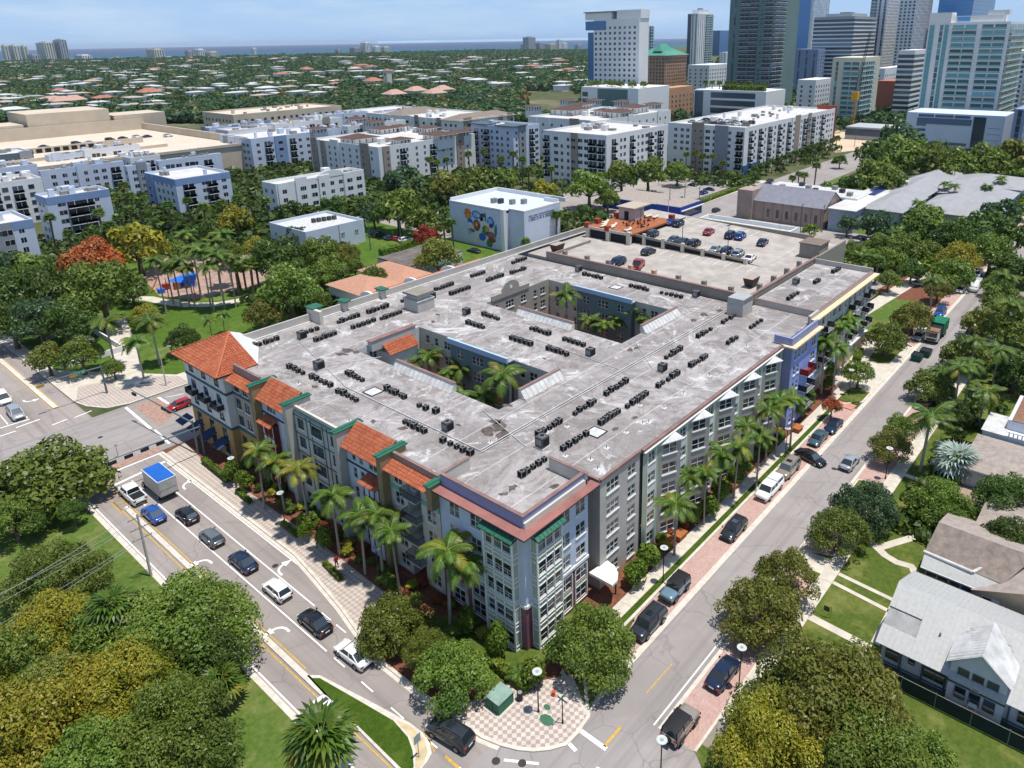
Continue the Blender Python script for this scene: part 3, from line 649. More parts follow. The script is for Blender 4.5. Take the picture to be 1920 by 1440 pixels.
# S3, S5 white-blue stretches under big tile mansards
for ya,yb,key in ((91.3,83.6,'a'),(71.1,63.5,'b')):
    L_=ya-yb
    tile_part('mansard_tiles',BLD,[((X2-.8,ya,13.5),(X2-.8,yb,13.5),(X2+1.9,yb,15.75),(X2+1.9,ya,15.75))])
    bt=MB();bt.box(X2-.72,yb,13.3,X2-.6,ya,13.45,M_DMETAL);bt.face([(X2-.7,ya,13.4),(X2+.3,ya,13.4),(X2+.3,yb,13.4),(X2-.7,yb,13.4)],C_WHT)
    bt.box(X2+1.9,yb,14.5,X2+2.1,ya,15.8,C_PBRN)
    band(bt,(X2,ya),(X2,yb),11.15,11.4,.1,P('navy_band','#3c4560',.7));bt.build('belt_course',BLD)
    if key == 'b':
        cols=[(1.4,.8,1),(2.9,.8,1)];top=[(5.6,2.3,3,[(11.7,1.45)])]
    else:
        cols=[(6.2,1.6,2)];top=[(2.4,2.3,3,[(11.7,1.45)])]
    seg(BLD,'pale_blue_wall',(X2,ya),(X2,yb),[(0,13.4,C_BLW)],cols+top,[(.7,1.6),(3.5,1.6),(6.4,1.6),(9.2,1.5),(11.7,1.45)])
    # projecting framed bay with its own little tile awning
    u0,u1=(4.2,7.2) if key == 'b' else (.9,3.9)
    y0,y1=ya-u0,ya-u1;Xb=X2-.8
    fr=C_MAR if key == 'a' else M_DMETAL
    seg(BLD,'bay_wall',(Xb,y0),(Xb,y1),[(0,10.4,C_BLW if key == 'b' else C_WHT)],[(1.5,2.3,3)],[(.8,1.6),(5.8,1.5),(8.5,1.6)],M_WFRAME if key == 'b' else C_MAR,sill=False)
    bt=MB();bt.box(Xb+.02,y1,0,X2,y0,10.35,fr if key == 'a' else C_BLW)
    for z in (.1,2.6,4.0,5.6,7.4,8.3,10.2):bt.box(Xb-.06,y1,z,Xb,y0,z+.14,fr)
    for k in range(4):bt.box(Xb-.06,y1+(y0-y1)*k/3-.06,.1,Xb,y1+(y0-y1)*k/3+.06,10.3,fr)
    bt.build('bay_frame',BLD)
    tile_part('bay_awning_tiles',BLD,[((Xb-.7,y0+.3,10.4),(Xb-.7,y1-.3,10.4),(X2,y1-.1,11.1),(X2,y0+.1,11.1))])
# S4 grey stretch with a painted trim grid
seg(BLD,'grey_wall',(X2-.1,82.6),(X2-.1,72.1),[(0,14.4,C_GRY)],[(1.5,1.5,2),(5.2,2.3,3),(9.1,1.5,2)],[(.7,1.6),(3.5,1.6),(6.4,1.6),(9.2,1.6),(12.0,1.5)],M_TFRAME)
bt=MB()
for z in (5.5,8.3,11.1,13.75,14.2):band(bt,(X2-.1,82.6),(X2-.1,72.1),z,z+.13,.06,C_TEAL)
for y in (82.5,79.6,78.6,75.9,74.9,72.2):bt.box(X2-.16,y-.06,3,X2-.1,y+.06,14.2,C_TEAL)
bt.build('trim_grid',BLD)
# S6 cream stretch with stacked balconies and mint belts
h6=[(.7,1.6),(3.5,1.6),(6.4,1.6),(9.2,1.6),(12.0,1.5)]
wb=MB()
seg(BLD,'',(X2,62.6),(X2,59.6),[(0,14.2,C_CRM)],[(1.5,1.5,2)],h6,wallo=wb)
seg(BLD,'',(X2,57.2),(X2,54.0),[(0,14.2,C_CRM)],[(1.7,1.5,2)],h6,wallo=wb)
wall_mesh(wb,(X2+1.7,59.6),(X2+1.7,57.2),0,14.2,[],C_TAU)
wall_mesh(wb,(X2,59.6),(X2+1.7,59.6),0,14.2,[],C_CRM);wall_mesh(wb,(X2+1.7,57.2),(X2,57.2),0,14.2,[],C_CRM)
for z in (0,2.85,5.7,8.55,11.4):wb.box(X2-.9,57.1,z-.1,X2+1.7,59.7,z+.06,C_GRY)
wb.build('cream_wall',BLD)
bt=MB()
for z in (5.4,11.1):band(bt,(X2,62.6),(X2,59.7),z,z+.55,.08,C_MINT);band(bt,(X2,57.1),(X2,54.0),z,z+.55,.08,C_MINT)
bt.build('mint_band',BLD)
for k,z in enumerate((2.85,5.7,8.55,11.4)):
    ra=MB();ra.box(X2-.92,57.1,z+.95,X2-.86,59.7,z+1.02,M_DMETAL)
    for a in np.arange(57.1,59.71,.14):ra.box(X2-.9,a-.015,z+.06,X2-.87,a+.015,z+.95,M_DMETAL)
    for y in (57.1,59.7):
        ra.box(X2-.9,y-.02,z+.95,X2,y+.02,z+1.02,M_DMETAL)
        for a in np.arange(X2-.9,X2,.14):ra.box(a-.015,y-.015,z+.06,a+.015,y+.015,z+.95,M_DMETAL)
    ra.build('balcony_railing',BLD)
    dr=MB();dr.box(X2+1.6,57.5,z+.1,X2+1.68,59.3,z+2.3,M_WFRAME);d_=dr.build('balcony_door',BLD)
    gl=MB();gl.box(X2+1.57,57.6,z+.2,X2+1.6,58.35,z+2.2,M_PANE);gl.box(X2+1.57,58.45,z+.2,X2+1.6,59.2,z+2.2,M_PANE);link('pane',gl.data('pane'),d_,(0,0,0))
ch=MB();ch.box(X2+.2,58.3,11.8,X2+1.0,59.2,11.95,M_WFRAME);ch.box(X2+.2,59.1,11.95,X2+1.0,59.2,12.4,M_WFRAME);tag(ch.build('balcony_chair'),'white chair with dark cushion on the topmost balcony of the cream wall','chair')
tile_part('eave_tiles',BLD,[((X2-1.0,62.5,13.8),(X2-1.0,54.8,13.8),(X2+.6,54.8,14.5),(X2+.6,62.5,14.5))])
# S7 corner block: pale blue over maroon brick, bay towers of glass and sage panels
XC,YC=43.0,41.5
rows7=[(3.0,2.0),(6.2,1.6),(9.0,1.6),(11.9,1.6)];up7=rows7[1:]
def corner_side(p0,p1,cols,blind):
    seg(BLD,'brick_base_wall',p0,p1,[(0,5.45,M_BRICKW)],[(c[0],1.9,2,[(.7,1.7),(3.2,1.7)]) for c in cols if c[0] < 8.5 or p0[1] < 42],[],M_WFRAME,sill=False)
    seg(BLD,'pale_blue_wall',p0,p1,[(5.45,14.6,C_BLW)],[(c[0],c[1],c[2],up7) for c in cols],[],M_WFRAME)
    bt=MB();band(bt,p0,p1,5.4,5.75,.14,M_TRIM)
    for c in cols:
        v0=Vector(p0);u=(Vector(p1)-v0).normalized()
        for s in (-1,1):
            q=v0+u*(c[0]+s*1.02);band(bt,q-u*.07,q+u*.07,.5,5.1,.08,M_TRIM)
        for z in (.45,2.55,5.0):band(bt,v0+u*(c[0]-1.05),v0+u*(c[0]+1.05),z,z+.12,.08,M_TRIM)
        band(bt,v0+u*(c[0]-.95),v0+u*(c[0]+.95),2.67,3.1,.04,M_SAGE)
    bt.build('belt_course',BLD)
corner_side((XC,53.9),(XC,YC),[(2.3,1.5,2),(5.5,1.5,2)],False)
corner_side((XC,YC),(53.2,YC),[(6.3,1.6,2),(8.9,1.6,2)],True)
sw=MB();wall_mesh(sw,(53.2,YC),(53.2,47),0,15.4,[],C_BLW);sw.build('light_well_wall',BLD)
def bay_tower(p0,p1,out):
    """glazed bay standing proud of the wall: three-light windows between sage panels in white frames"""
    P0=Vector(p0);P1=Vector(p1);u=(P1-P0).normalized();n=Vector((u.y,-u.x));L_=(P1-P0).length;rz=math.atan2(u.y,u.x)
    F0=P0+n*out;F1=P1+n*out
    b=MB();holes=[(.25,z,L_-.25,z+h) for z,h in ((.8,1.5),(3.7,1.5),(6.4,1.5),(9.2,1.5),(12.0,1.6))]
    wall_mesh(b,F0,F1,.1,13.8,holes,M_SAGE,.12);wall_mesh(b,P0,F0,.1,13.8,[],M_SAGE);wall_mesh(b,F1,P1,.1,13.8,[],M_SAGE)
    b.build('bay_panel_wall',BLD)
    for k,(a,z,c,z1) in enumerate(holes):
        m=F0+u*(L_/2);place_window(BLD,m.x,m.y,z,rz,c-a,z1-z,3,M_WFRAME,k in (2,3),False)
    f=MB()
    for k in range(4):
        q=F0+u*(L_*k/3);e=.09 if k in (0,3) else .05;band(f,q-u*e,q+u*e,.1,13.8,.07,M_TRIM)
    for z in (.1,.6,2.4,3.1,3.55,5.3,5.9,6.25,8.0,8.6,9.05,10.8,11.4,11.85,13.65):
        band(f,F0,F1,z,z+.1,.07,M_TRIM);band(f,P0,F0,z,z+.1,.05,M_TRIM);band(f,F1,P1,z,z+.1,.05,M_TRIM)
    for q,d in ((P0,n),(P1,n)):
        for s in (.05,out-.05):band(f,q+d*(s-.04) if q is P0 else q+d*(s+.04),q+d*(s+.04) if q is P0 else q+d*(s-.04),.1,13.8,.05,M_TRIM)
    f.build('bay_frame',BLD)
    g=MB();A=F0-u*.35+n*.45;B_=F1+u*.35+n*.45;C=P1+u*.15;D=P0-u*.15
    g.face([(*A,13.75),(*B_,13.75),(*C,14.5),(*D,14.5)],M_GREEN);g.face([(*A,13.65),(*B_,13.65),(*C,13.7),(*D,13.7)][::-1],M_GREEN)
    g.face([(*A,13.65),(*B_,13.65),(*B_,13.75),(*A,13.75)],M_GREEN)
    for k in range(9):
        s=k/8;a=A.lerp(B_,s);c=D.lerp(C,s);g.tube((*a,13.79),(*c,14.54),.03,.03,M_GREEN,4)
    g.build('green_awning_roof',BLD)
bay_tower((XC,46.3),(XC,42.3),.9);bay_tower((43.9,YC),(47.7,YC),.9)
hb=MB()
for a,c in (((XC,53.9),(XC,YC)),((XC,YC),(53.2,YC))):
    pass
hb.box(XC+.35,YC+.35,14.6,XC+.65,53.9,16.0,C_PERI);hb.box(XC+.65,YC+.35,14.6,53.0,YC+.65,16.0,C_PERI);hb.box(XC+.28,YC+.28,16.0,XC+.72,53.9,16.08,M_RUSTC);hb.box(XC+.72,YC+.28,16.0,53.0,YC+.72,16.08,M_RUSTC)
hb.build('high_parapet',BLD)
lb=MB();o1=1.0
ring=[(XC-o1,54.2),(XC-o1,YC-o1),(53.2+.9,YC-o1),(53.2+.9,YC+.3),(XC+.3,YC+.3),(XC+.3,54.2)]
lb.prism(ring,14.5,14.62,P('dark_fascia','#4a3434'));lb.prism([(x,y) for x,y in ring],14.62,14.7,C_PINK)
lb.build('pink_cornice',BLD)
whb=MB();whb.box(XC+.36,YC+.1,14.7,53.2,YC+.34,15.35,C_CRM);whb.build('white_curb',BLD)
iw=MB();iw.box(53.0,41.6,ZR,53.3,46.8,16.0,C_CRM);iw.box(52.95,41.5,16.0,53.35,46.9,16.08,M_RUSTC);iw.build('parapet_return',BLD);iw=MB();iw.box(43.8,53.7,ZR,47.5,54.0,16.0,C_CRM);iw.box(43.7,53.65,16.0,47.6,54.05,16.08,M_RUSTC);iw.build('parapet_return',BLD)
# grey block
YG=41.0
seg(BLD,'grey_block_wall',(54.7,YG),(62.5,YG),[(0,.9,C_TAN),(.9,14.5,C_GB)],[(2.4,2.3,3),(6.1,1.5,2)],[(1.0,1.5),(3.8,1.5),(6.5,1.5),(9.3,1.5),(12.1,1.5)])
sw=MB();wall_mesh(sw,(54.7,47),(54.7,YG),0,14.5,[],P('shadow_side_grey','#9c948c',.9,.06));sw.build('grey_block_side',BLD)  # side gets a darker grey than the front, shade put into the colour
dp=MB();dp.box(62.48,40.86,0,62.66,41.0,14.4,M_DMETAL);dp.build('drainpipe',BLD)
en=MB();n=9;c0_=(53.3,41.4)
pts=[(53.3,41.5)]+[(53.3+2.9*math.sin(k/n*math.pi/2)*.95,41.5-3.0+3.0*(1-math.cos(k/n*math.pi/2))) for k in range(n+1)]
en.prism([(53.2,41.4),(53.2,38.2),(54.2,38.2),(55.2,38.8),(55.9,39.8),(56.1,41.0)],3.0,3.3,M_TRIM);en.tube((55.3,39.2,0),(55.3,39.2,3.0),.1,.1,M_DMETAL)
en.build('entrance_canopy',BLD)
# sage stretch with wedge bays under white triangular canopies
YS=40.75;wb=MB();bm_=MB();cn=MB();rowsS=[(.9,1.5),(3.7,1.5),(6.5,1.5),(9.3,1.5),(12.1,1.4)]
x0=62.7
for k in range(6):
    xe=min(x0+7.15,101.5)
    seg(BLD,'',(x0,YS),(xe,YS),[(0,14.5,C_SGE)],[(1.9,1.4,2)] if k < 5 else [(1.6,1.4,2)],rowsS,wallo=wb)
    for z,h in rowsS:wb.box(x0+1.1,YS-.03,z-1.3,x0+2.7,YS,z-.14,C_WHT)
    wb.box(x0+.95,YS-.05,0,x0+1.1,YS,14.3,M_TRIM);wb.box(x0+2.7,YS-.05,0,x0+2.85,YS,14.3,M_TRIM)
    if k < 5:
        tx=x0+6.5;a,c=(tx-3.1,YS-.02),(tx,YS-1.25)
        seg(BLD,'',a,c,[(0,13.6,C_BAY)],[(1.65,2.1,2)],rowsS,wallo=bm_)
        wall_mesh(bm_,c,(tx,YS),0,13.6,[],C_BAY)
        cn.prism([(tx-3.5,YS),(tx+.25,YS-1.6),(tx+.25,YS)],13.6,13.72,M_FLASH,bottom=True)
        cn.mesh([(tx-3.5,YS,13.72),(tx+.25,YS-1.6,13.72),(tx+.25,YS,13.72),(tx-1.0,YS-.02,14.3),(tx+.1,YS-.02,14.3)],[(0,1,3),(1,4,3),(1,2,4)],M_FLASH)
    x0 += 7.15
wb.build('sage_wall',BLD);bm_.build('wedge_bay',BLD);cn.build('bay_canopy',BLD)
bt=MB();band(bt,(62.7,YS),(101.4,YS),13.95,14.2,.25,C_MINT);band(bt,(62.7,YS),(101.4,YS),14.2,14.32,.35,M_TRIM);bt.build('eave_gutter',BLD)
# blue block
YB=39.3
seg(BLD,'blue_wall',(101.6,YB),(112.2,YB),[(0,14.7,C_BLUE)],[(1.5,.8,1),(2.9,.8,1),(5.0,1.9,2,[(12.0,1.6)]),(8.9,1.7,2)],[(.9,1.6),(3.8,1.5),(6.5,1.5),(9.3,1.5),(12.0,1.6)])
wb=MB();wall_mesh(wb,(101.6,41),(101.6,YB),0,14.7,[],C_PERI);wall_mesh(wb,(112.2,YB),(112.2,41),0,14.7,[],C_PERI)
wb.box(101.75,YB+.5,14.7,102.1,42.4,15.9,C_PERI);wb.box(101.75,YB+.15,14.7,112.1,YB+.5,15.9,C_PERI);wb.build('blue_side_wall',BLD)
cb=MB();cb.prism([(101.0,YB-.7),(112.6,YB-.7),(112.6,YB+.1),(101.7,YB+.1),(101.7,41),(101.0,41)],14.45,14.72,C_CREAM2,bottom=True);cb.build('cream_cornice',BLD)
for k,z in enumerate((2.85,5.7,8.55)):
    bb=MB();bb.box(105.6,YB-1.4,z-.12,109.0,YB,z,M_TRIM)
    for a in np.arange(105.6,109.01,.16):bb.box(a-.015,YB-1.4,z,a+.015,YB-1.37,z+1.0,M_DMETAL)
    bb.box(105.6,YB-1.42,z+1.0,109.0,YB-1.36,z+1.06,M_DMETAL)
    for xx in (105.6,109.0):bb.box(xx-.03,YB-1.4,z,xx+.03,YB,z+1.02,M_DMETAL if k < 2 else P('red_panel','#8f2f2b'))
    if k == 2:bb.box(105.7,YB-1.3,z+.01,108.9,YB-.05,z+.05,P('red_panel','#8f2f2b'))
    bb.build('balcony',BLD)
# right wing
ZW=15.4
wr=MB();wr.face([(116.2,41,ZW),(144,41,ZW),(144,52.4,ZW),(116.2,52.4,ZW)],M_ROOF);wr.build('wing_roof',BLD)
wb=MB();wb.box(112.3,40.9,ZR,116.2,41.3,ZW+.6,C_GB);wb.box(115.9,41.0,ZR,116.2,52.4,ZW+.25,C_GB);wb.box(115.85,41,ZW+.25,116.25,52.4,ZW+.3,M_RUSTC)
wb.box(143.8,41,ZW,144.1,52.6,ZW+1.0,C_GB);wb.box(116.2,41.0,ZW,144,41.3,ZW+.45,C_GB);wb.box(116.2,40.98,ZW+.45,144,41.35,ZW+.5,M_RUSTC)
wb.box(112.3,41.0,ZR-.2,115.9,52.4,ZR-.01,M_ROOF)
wb.build('wing_parapet',BLD)
cb=MB();cb.box(112.8,39.95,15.05,144.9,40.98,15.3,C_CREAM2);cb.build('wing_cornice',BLD)
cols=[];xx=1.5
while xx < 31:cols.append((xx,1.5 if int(xx) % 2 else 1.1,2 if int(xx) % 2 else 1));xx += 2.6
seg(BLD,'wing_wall',(112.3,41.0),(144,41.0),[(0,3.4,C_TAN),(3.4,15.05,C_GRY)],cols,[(4.0,1.6),(6.9,1.6),(9.7,1.6),(12.5,1.6)])
bt=MB();bt.box(112.3,40.6,3.2,144,41.0,3.5,M_TRIM)
for x_ in (113.6,121,128.5,136):bt.box(x_,40.8,3.5,x_+.25,41.0,15.0,M_TRIM)
bt.build('belt_course',BLD)
for x_ in (118,131.5,139.8):
    for z in (5.8,8.7,11.6):
        bb=MB();bb.box(x_,39.7,z-.12,x_+3.0,41,z,M_TRIM)
        for a in np.arange(x_,x_+3.01,.16):bb.box(a-.015,39.7,z,a+.015,39.73,z+1.0,M_DMETAL)
        bb.box(x_,39.68,z+1.0,x_+3,39.74,z+1.06,M_DMETAL);bb.box(x_-.02,39.7,z,x_+.02,41,z+1.0,M_DMETAL);bb.box(x_+2.98,39.7,z,x_+3.02,41,z+1.0,M_DMETAL)
        bb.build('balcony',BLD)
for x_ in (117,123.5,133,138):gd=MB();gd.box(x_,40.93,.1,x_+3.6,41.0-.002,2.9,P('garage_door_paint','#cfc6b4',.6));gd.build('garage_door',BLD)
wall_o=MB();wall_mesh(wall_o,(144.1,41),(144.1,52.6),0,15.4,[],C_GRY);wall_mesh(wall_o,(144.1,109.3),(53,109.3),0,15.85,[],C_GB);wall_o.build('rear_wall',BLD)

# courtyards
def court(c):
    f=MB();f.face([(c[0],c[1],.14),(c[2],c[1],.14),(c[2],c[3],.14),(c[0],c[3],.14)],M_MULCH)
    for a,e,m in (((c[0],c[1]),(c[0],c[3]),C_GB),((c[2],c[1]),(c[0],c[1]),C_GB)):wall_mesh(f,a,e,0,ZR,[],m)
    f.build('courtyard_floor',BLD)
court(C1);court(C2)
r5=[(.9,1.5),(3.7,1.5),(6.5,1.5),(9.3,1.5),(12.1,1.4)]
C_TGREY=P('teal_grey_stucco','#6d7f82',.9,.08,.6);C_LB=P('light_blue_cornice','#a9bfd6',.8,.06)
def court_walls(c,key):
    X=c[2]
    seg(BLD,'courtyard_wall',(X,c[3]),(X,83),[(0,ZR,C_CRM)],[(2.0,.9,1),(4.2,.9,1),(6.8,1.4,2)],r5)
    seg(BLD,'courtyard_bay_wall',(X-1.2,83),(X-1.2,70.4),[(0,ZR+.1,C_TGREY)],[(2.2,1.5,2),(6.2,2.4,3),(10.2,1.5,2)],r5,sill=False)
    b=MB();wall_mesh(b,(X,83),(X-1.2,83),0,ZR,[],C_TGREY);wall_mesh(b,(X-1.2,70.4),(X,70.4),0,ZR,[],C_TGREY);b.build('courtyard_bay_side',BLD)
    b=MB();band(b,(X-1.2,83.3),(X-1.2,70.1),ZR-.1,ZR+.75,.35,C_LB,.05);b.box(X-1.25,70.1,ZR-.1,X+.1,83.3,ZR+.05,M_ROOF);b.build('blue_cornice',BLD)
    seg(BLD,'courtyard_wall',(X,70.4),(X,c[1]),[(0,ZR,C_GRY)],[(2.0,.9,1),(4.2,1.5,2),(7.5,.9,1)],r5)
    L_=c[2]-c[0]
    if key == 1:
        seg(BLD,'courtyard_end_wall',(c[0],c[3]),(c[2],c[3]),[(0,ZR,C_WHT)],[(1.2,.9,1),(3.0,1.4,2),(6.5,1.4,2),(9.5,.9,1)],r5)
        b=MB();b.box(c[0]+2.2,c[3]-.9,ZR-.8,c[2]-1.5,c[3]+.1,ZR+.9,C_GRY);b.box(c[0]+2.0,c[3]-1.0,ZR+.9,c[2]-1.3,c[3]+.2,ZR+1.0,M_RUSTC);b.build('courtyard_gable',BLD)
        tile_part('courtyard_awning_tiles',BLD,[((c[0]+4.2,c[3]-2.8,ZR-1.6),(c[2]-2.4,c[3]-2.8,ZR-1.6),(c[2]-2.4,c[3]-.9,ZR-.2),(c[0]+4.2,c[3]-.9,ZR-.2))])
        b=MB();b.box(c[0]+4.3,c[3]-2.5,6,c[2]-2.5,c[3],ZR-1.5,C_WHT);b.build('courtyard_bay',BLD)
    else:
        seg(BLD,'courtyard_end_wall',(c[0],c[3]),(c[2],c[3]),[(0,ZR+.2,C_TAU)],[(2.2,1.4,2),(6.0,2.2,3),(9.8,1.4,2),(13.2,.9,1),(15.4,1.4,2)],r5)
        b=MB();x0,y0=c[0]+1.2,c[3]
        prof=[(0,0),(10.2,0),(10.2,1.0),(7.4,1.0)]+[(5.1+2.3*math.cos(a),1.2+1.7*math.sin(a)) for a in np.linspace(0,math.pi,12)]+[(2.8,1.0),(0,1.0)]
        n=len(prof);v=[(x0+u,y0-.15,ZR+h) for u,h in prof]+[(x0+u,y0+.15,ZR+h) for u,h in prof]
        b.mesh(v,[tuple(range(n)),tuple(range(2*n-1,n-1,-1))]+[(i,n+i,n+(i+1) % n,(i+1) % n) for i in range(n)],C_TAU)
        b.box(x0+4.8,y0-.2,ZR+1.3,x0+5.4,y0-.14,ZR+1.9,M_TRIM);b.build('curved_gable',BLD)
court_walls(C1,1);court_walls(C2,2)
# raised parapets with ribbed white flashing at the near sides of the courtyards
def ribbed(p,q,wd,h):
    P_=Vector(p);Q=Vector(q);u=(Q-P_).normalized();n=Vector((u.y,-u.x));L_=(Q-P_).length;b=MB()
    band(b,P_,Q,ZR,ZR+h,0,C_CRM,.35);band(b,P_-u*.05,Q+u*.05,ZR+h,ZR+h+.07,.05,M_RUSTC,.4)
    fl=MB()
    k=int(L_/.85)
    for i in range(k):
        a=P_+u*(L_*i/k+.04);c=P_+u*(L_*(i+1)/k-.04)
        fl.mesh([(*a,ZR+h*.8),(*c,ZR+h*.8),(*(c+n*wd),ZR+.03),(*(a+n*wd),ZR+.03)],[(0,3,2,1)],M_FLASH)
        fl.mesh([(*(c),ZR+h*.85),(*(c+u*.08),ZR+h*.85),(*(c+u*.08+n*wd*1.02),ZR+.06),(*(c+n*wd*1.02),ZR+.06)],[(0,3,2,1)],M_CONC)
    for s,e in ((P_,1),(Q,-1)):
        fl.mesh([(*s,ZR),(*(s+n*wd),ZR),(*s,ZR+h)],[(0,1,2)],C_CRM);fl.box(min(s.x,(s+n*wd).x)-.05,min(s.y,(s+n*wd).y)-.05,ZR,max(s.x,(s+n*wd).x)+.05,max(s.y,(s+n*wd).y)+.05,ZR+.25,C_CRM)
    o=b.build('courtyard_parapet',BLD);fl.build('ribbed_flashing',BLD)
ribbed((59.4,82),(59.4,69.3),.8,1.25);ribbed((63.5,60.9),(71.8,60.9),.9,1.3)
ribbed((86.8,83),(86.8,70.6),.8,1.25);ribbed((92.5,60.9),(103.5,60.9),.9,1.3)
# wall caps along the far parapet
for px,py,wd in ((566,572,3.0),(641,560,1.6),(697,533,1.8)):
    x_,y_=W(px,py,ZR+2.2);b=MB();b.box(x_-.3,YF-3.2 if wd > 2 else YF-1,ZR,x_+.3,YF+.8,ZR+2.3 if wd > 2 else ZR+1.7,C_CRM);b.box(x_-.5,YF-1.4,ZR+(2.3 if wd > 2 else 1.7),x_+wd*.6,YF+1.0,ZR+(2.5 if wd > 2 else 1.9),M_GREEN);b.build('green_capped_fin',BLD)

# ------------------------------------------------------------------ parking deck at the back
GAR=thing('parking_garage','concrete parking garage whose open top deck adjoins the apartment roof','parking garage',(115,53,0))
DZ=15.1;C_PK=P('garage_concrete','#8f887d',.9,.12,.4);M_DECKL=P('garage_wall_grey','#a39a8f',.85,.1,.4)
b=MB();b.box(114.6,52.9,0,162,106,DZ,M_DECKL,False);b.build('garage_body',GAR)
b=MB();b.face([(115,53.2,DZ+.01),(161.6,53.2,DZ+.01),(161.6,104,DZ+.01),(115,104,DZ+.01)],M_DECK);b.build('deck_surface',GAR)
b=MB();ZT=16.35
b.box(114.5,52.7,ZR-.1,114.95,100.5,ZT,C_PK);b.box(114.95,52.7,ZR-.1,146,53.1,ZT,C_PK);b.box(161.4,60,0,161.9,104,ZT,C_PK);b.box(114.95,100.2,ZR,130,100.5,DZ+.6,C_PK)
b.box(146,52.7,0,161.9,53.1,ZT,C_PK)
b.box(114.35,52.6,ZT,115.05,100.5,ZT+.12,M_RUSTC);b.box(115.05,52.6,ZT,146,53.2,ZT+.12,M_RUSTC);b.build('deck_parapet',GAR)
for y in (57,62.5,68,73.5,79,84.5,90,96):b=MB();b.box(115.1,y-.4,DZ,115.9,y+.4,ZT+.75,C_TAN if y in (79,73.5) else C_PK);b.build('parapet_post',GAR)
for x_ in (120,126,132,138):b=MB();b.box(x_-.4,53.2,DZ,x_+.4,54.0,ZT+.75,C_PK);b.build('parapet_post',GAR)
# ramp edge with posts, rail and a dark sheet for the shade in its gap
rampY=[94.3,89.1,84,79,74,69,64]
for i,y in enumerate(rampY):h=2.9-.28*i;b=MB();b.box(135.2,y-.35,DZ,135.9,y+.35,DZ+h,M_CONC);b.build('ramp_post',GAR)
b=MB();b.mesh([(135.4,100,DZ+2.0),(135.4,64,DZ+.55),(135.4,64,DZ+.95),(135.4,100,DZ+2.6),(135.7,100,DZ+2.0),(135.7,64,DZ+.55),(135.7,64,DZ+.95),(135.7,100,DZ+2.6)],[(0,1,2,3),(7,6,5,4),(3,2,6,7),(0,4,5,1)],C_PK);b.build('ramp_rail',GAR)
b=MB();b.mesh([(135.75,92,DZ+.02),(135.75,64,DZ+.02),(135.75,64,DZ+.4),(135.75,92,DZ+1.6)],[(0,1,2,3)],M_DARK);b.build('ramp_gap_shade',GAR)
b=MB();b.mesh([(136,104,DZ+1.7),(136,60,DZ+.05),(161.4,60,DZ+.05),(161.4,104,DZ+1.7)],[(0,1,2,3)],M_DECK);b.build('ramp_deck',GAR)
# terrace with brown decking over a solid dark box standing in for the shaded bay
b=MB();M_TERR=P('terrace_decking','#a0613f',.85,.15,.8)
x0,x1,y0,y1=133.5,152.0,91.5,104.5;tz=DZ+2.4
b.box(x0,y0,tz-.35,x1,y1,tz,M_TERR);b.build('terrace_deck',GAR)
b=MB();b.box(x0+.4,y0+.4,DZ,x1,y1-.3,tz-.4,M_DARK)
b.build('undercroft_shade',GAR)
b=MB()
for y in (103.8,97.8,92.0):b.box(x0-.3,y-.5,DZ,x0+.5,y+.5,tz+.6,M_CONC)
b.box(x0-.1,y0,tz-.3,x0+.1,y1,tz+.3,M_CONC);b.build('terrace_post',GAR)
b=MB()
for (x_,y_) in ((133.6,104),(133.6,98),(152,92),(138,104.3),(146,104.3)):b=MB();b.box(x_-.6,y_-.6,tz,x_+.6,y_+.6,tz+1.2,P('terracotta_planter','#a1452c',.8));b.build('planter_box',GAR)
b=MB();b.box(145,98.5,tz,149.5,103,tz+3.0,C_GB);b.box(144.5,98,tz+3.0,152,103.4,tz+3.25,P('roof_tan','#b3a593'));b.box(145-.02,100,tz,145,101.3,tz+2.2,M_DARK);b.build('terrace_bar',GAR)
M_LOUNGE=P('cream_cushion','#d9cdb8',.8);M_WICK=P('brown_wicker','#6b3a2a',.8)
ng=0
for x_,y_ in ((135.8,101),(137.6,102),(139.4,103),(136,98.6),(137.8,99.4),(136,94),(150.6,98),(150.8,96)):
    b=MB();b.box(-.9,-.35,.25,.9,.35,.4,M_LOUNGE);b.mesh([(.9,-.35,.4),(.9,.35,.4),(1.3,.35,.75),(1.3,-.35,.75)],[(0,1,2,3)],M_LOUNGE)
    for u in (-.8,.8):
        for v in (-.28,.28):b.box(u-.04,v-.04,0,u+.04,v+.04,.25,M_DMETAL)
    ng += 1
    tag(b.build('sun_lounger',None,(x_,y_,tz)),['cream sun lounger at the front corner of the roof terrace','cream sun lounger second from the front corner of the terrace','cream sun lounger third along the planter edge of the terrace','cream sun lounger in the inner row of the roof terrace, front one','cream sun lounger in the inner row of the terrace, rear one','lone cream sun lounger by the near edge of the terrace','cream sun lounger beside the far planter of the terrace','cream sun lounger nearest the parked blue cars on deck'][ng-1],'sun lounger','sun loungers on the roof terrace')
for i,(x_,y_) in enumerate(((140.5,97),(144,96.2),(147.6,95.6),(141.5,93.4))):
    b=MB();b.tube((0,0,0),(0,0,.7),.05,.05,M_DMETAL);b.tube((0,0,.7),(0,0,.76),.6,.6,M_WICK,12)
    for k in range(4):
        a=k*math.pi/2+.3;c=(1.05*math.cos(a),1.05*math.sin(a));b.box(c[0]-.22,c[1]-.22,.35,c[0]+.22,c[1]+.22,.45,M_WICK);b.box(c[0]*1.2-.05,c[1]*1.2-.2,.45,c[0]*1.2+.05,c[1]*1.2+.2,.9,M_WICK)
    tag(b.build('dining_set',None,(x_,y_,tz)),['round table with brown chairs in the middle of the roof terrace','round table with brown chairs in front of the terrace bar','round table with brown chairs at the far edge of the terrace','round table with brown chairs near the parked dark cars'][i],'dining set','terrace tables')
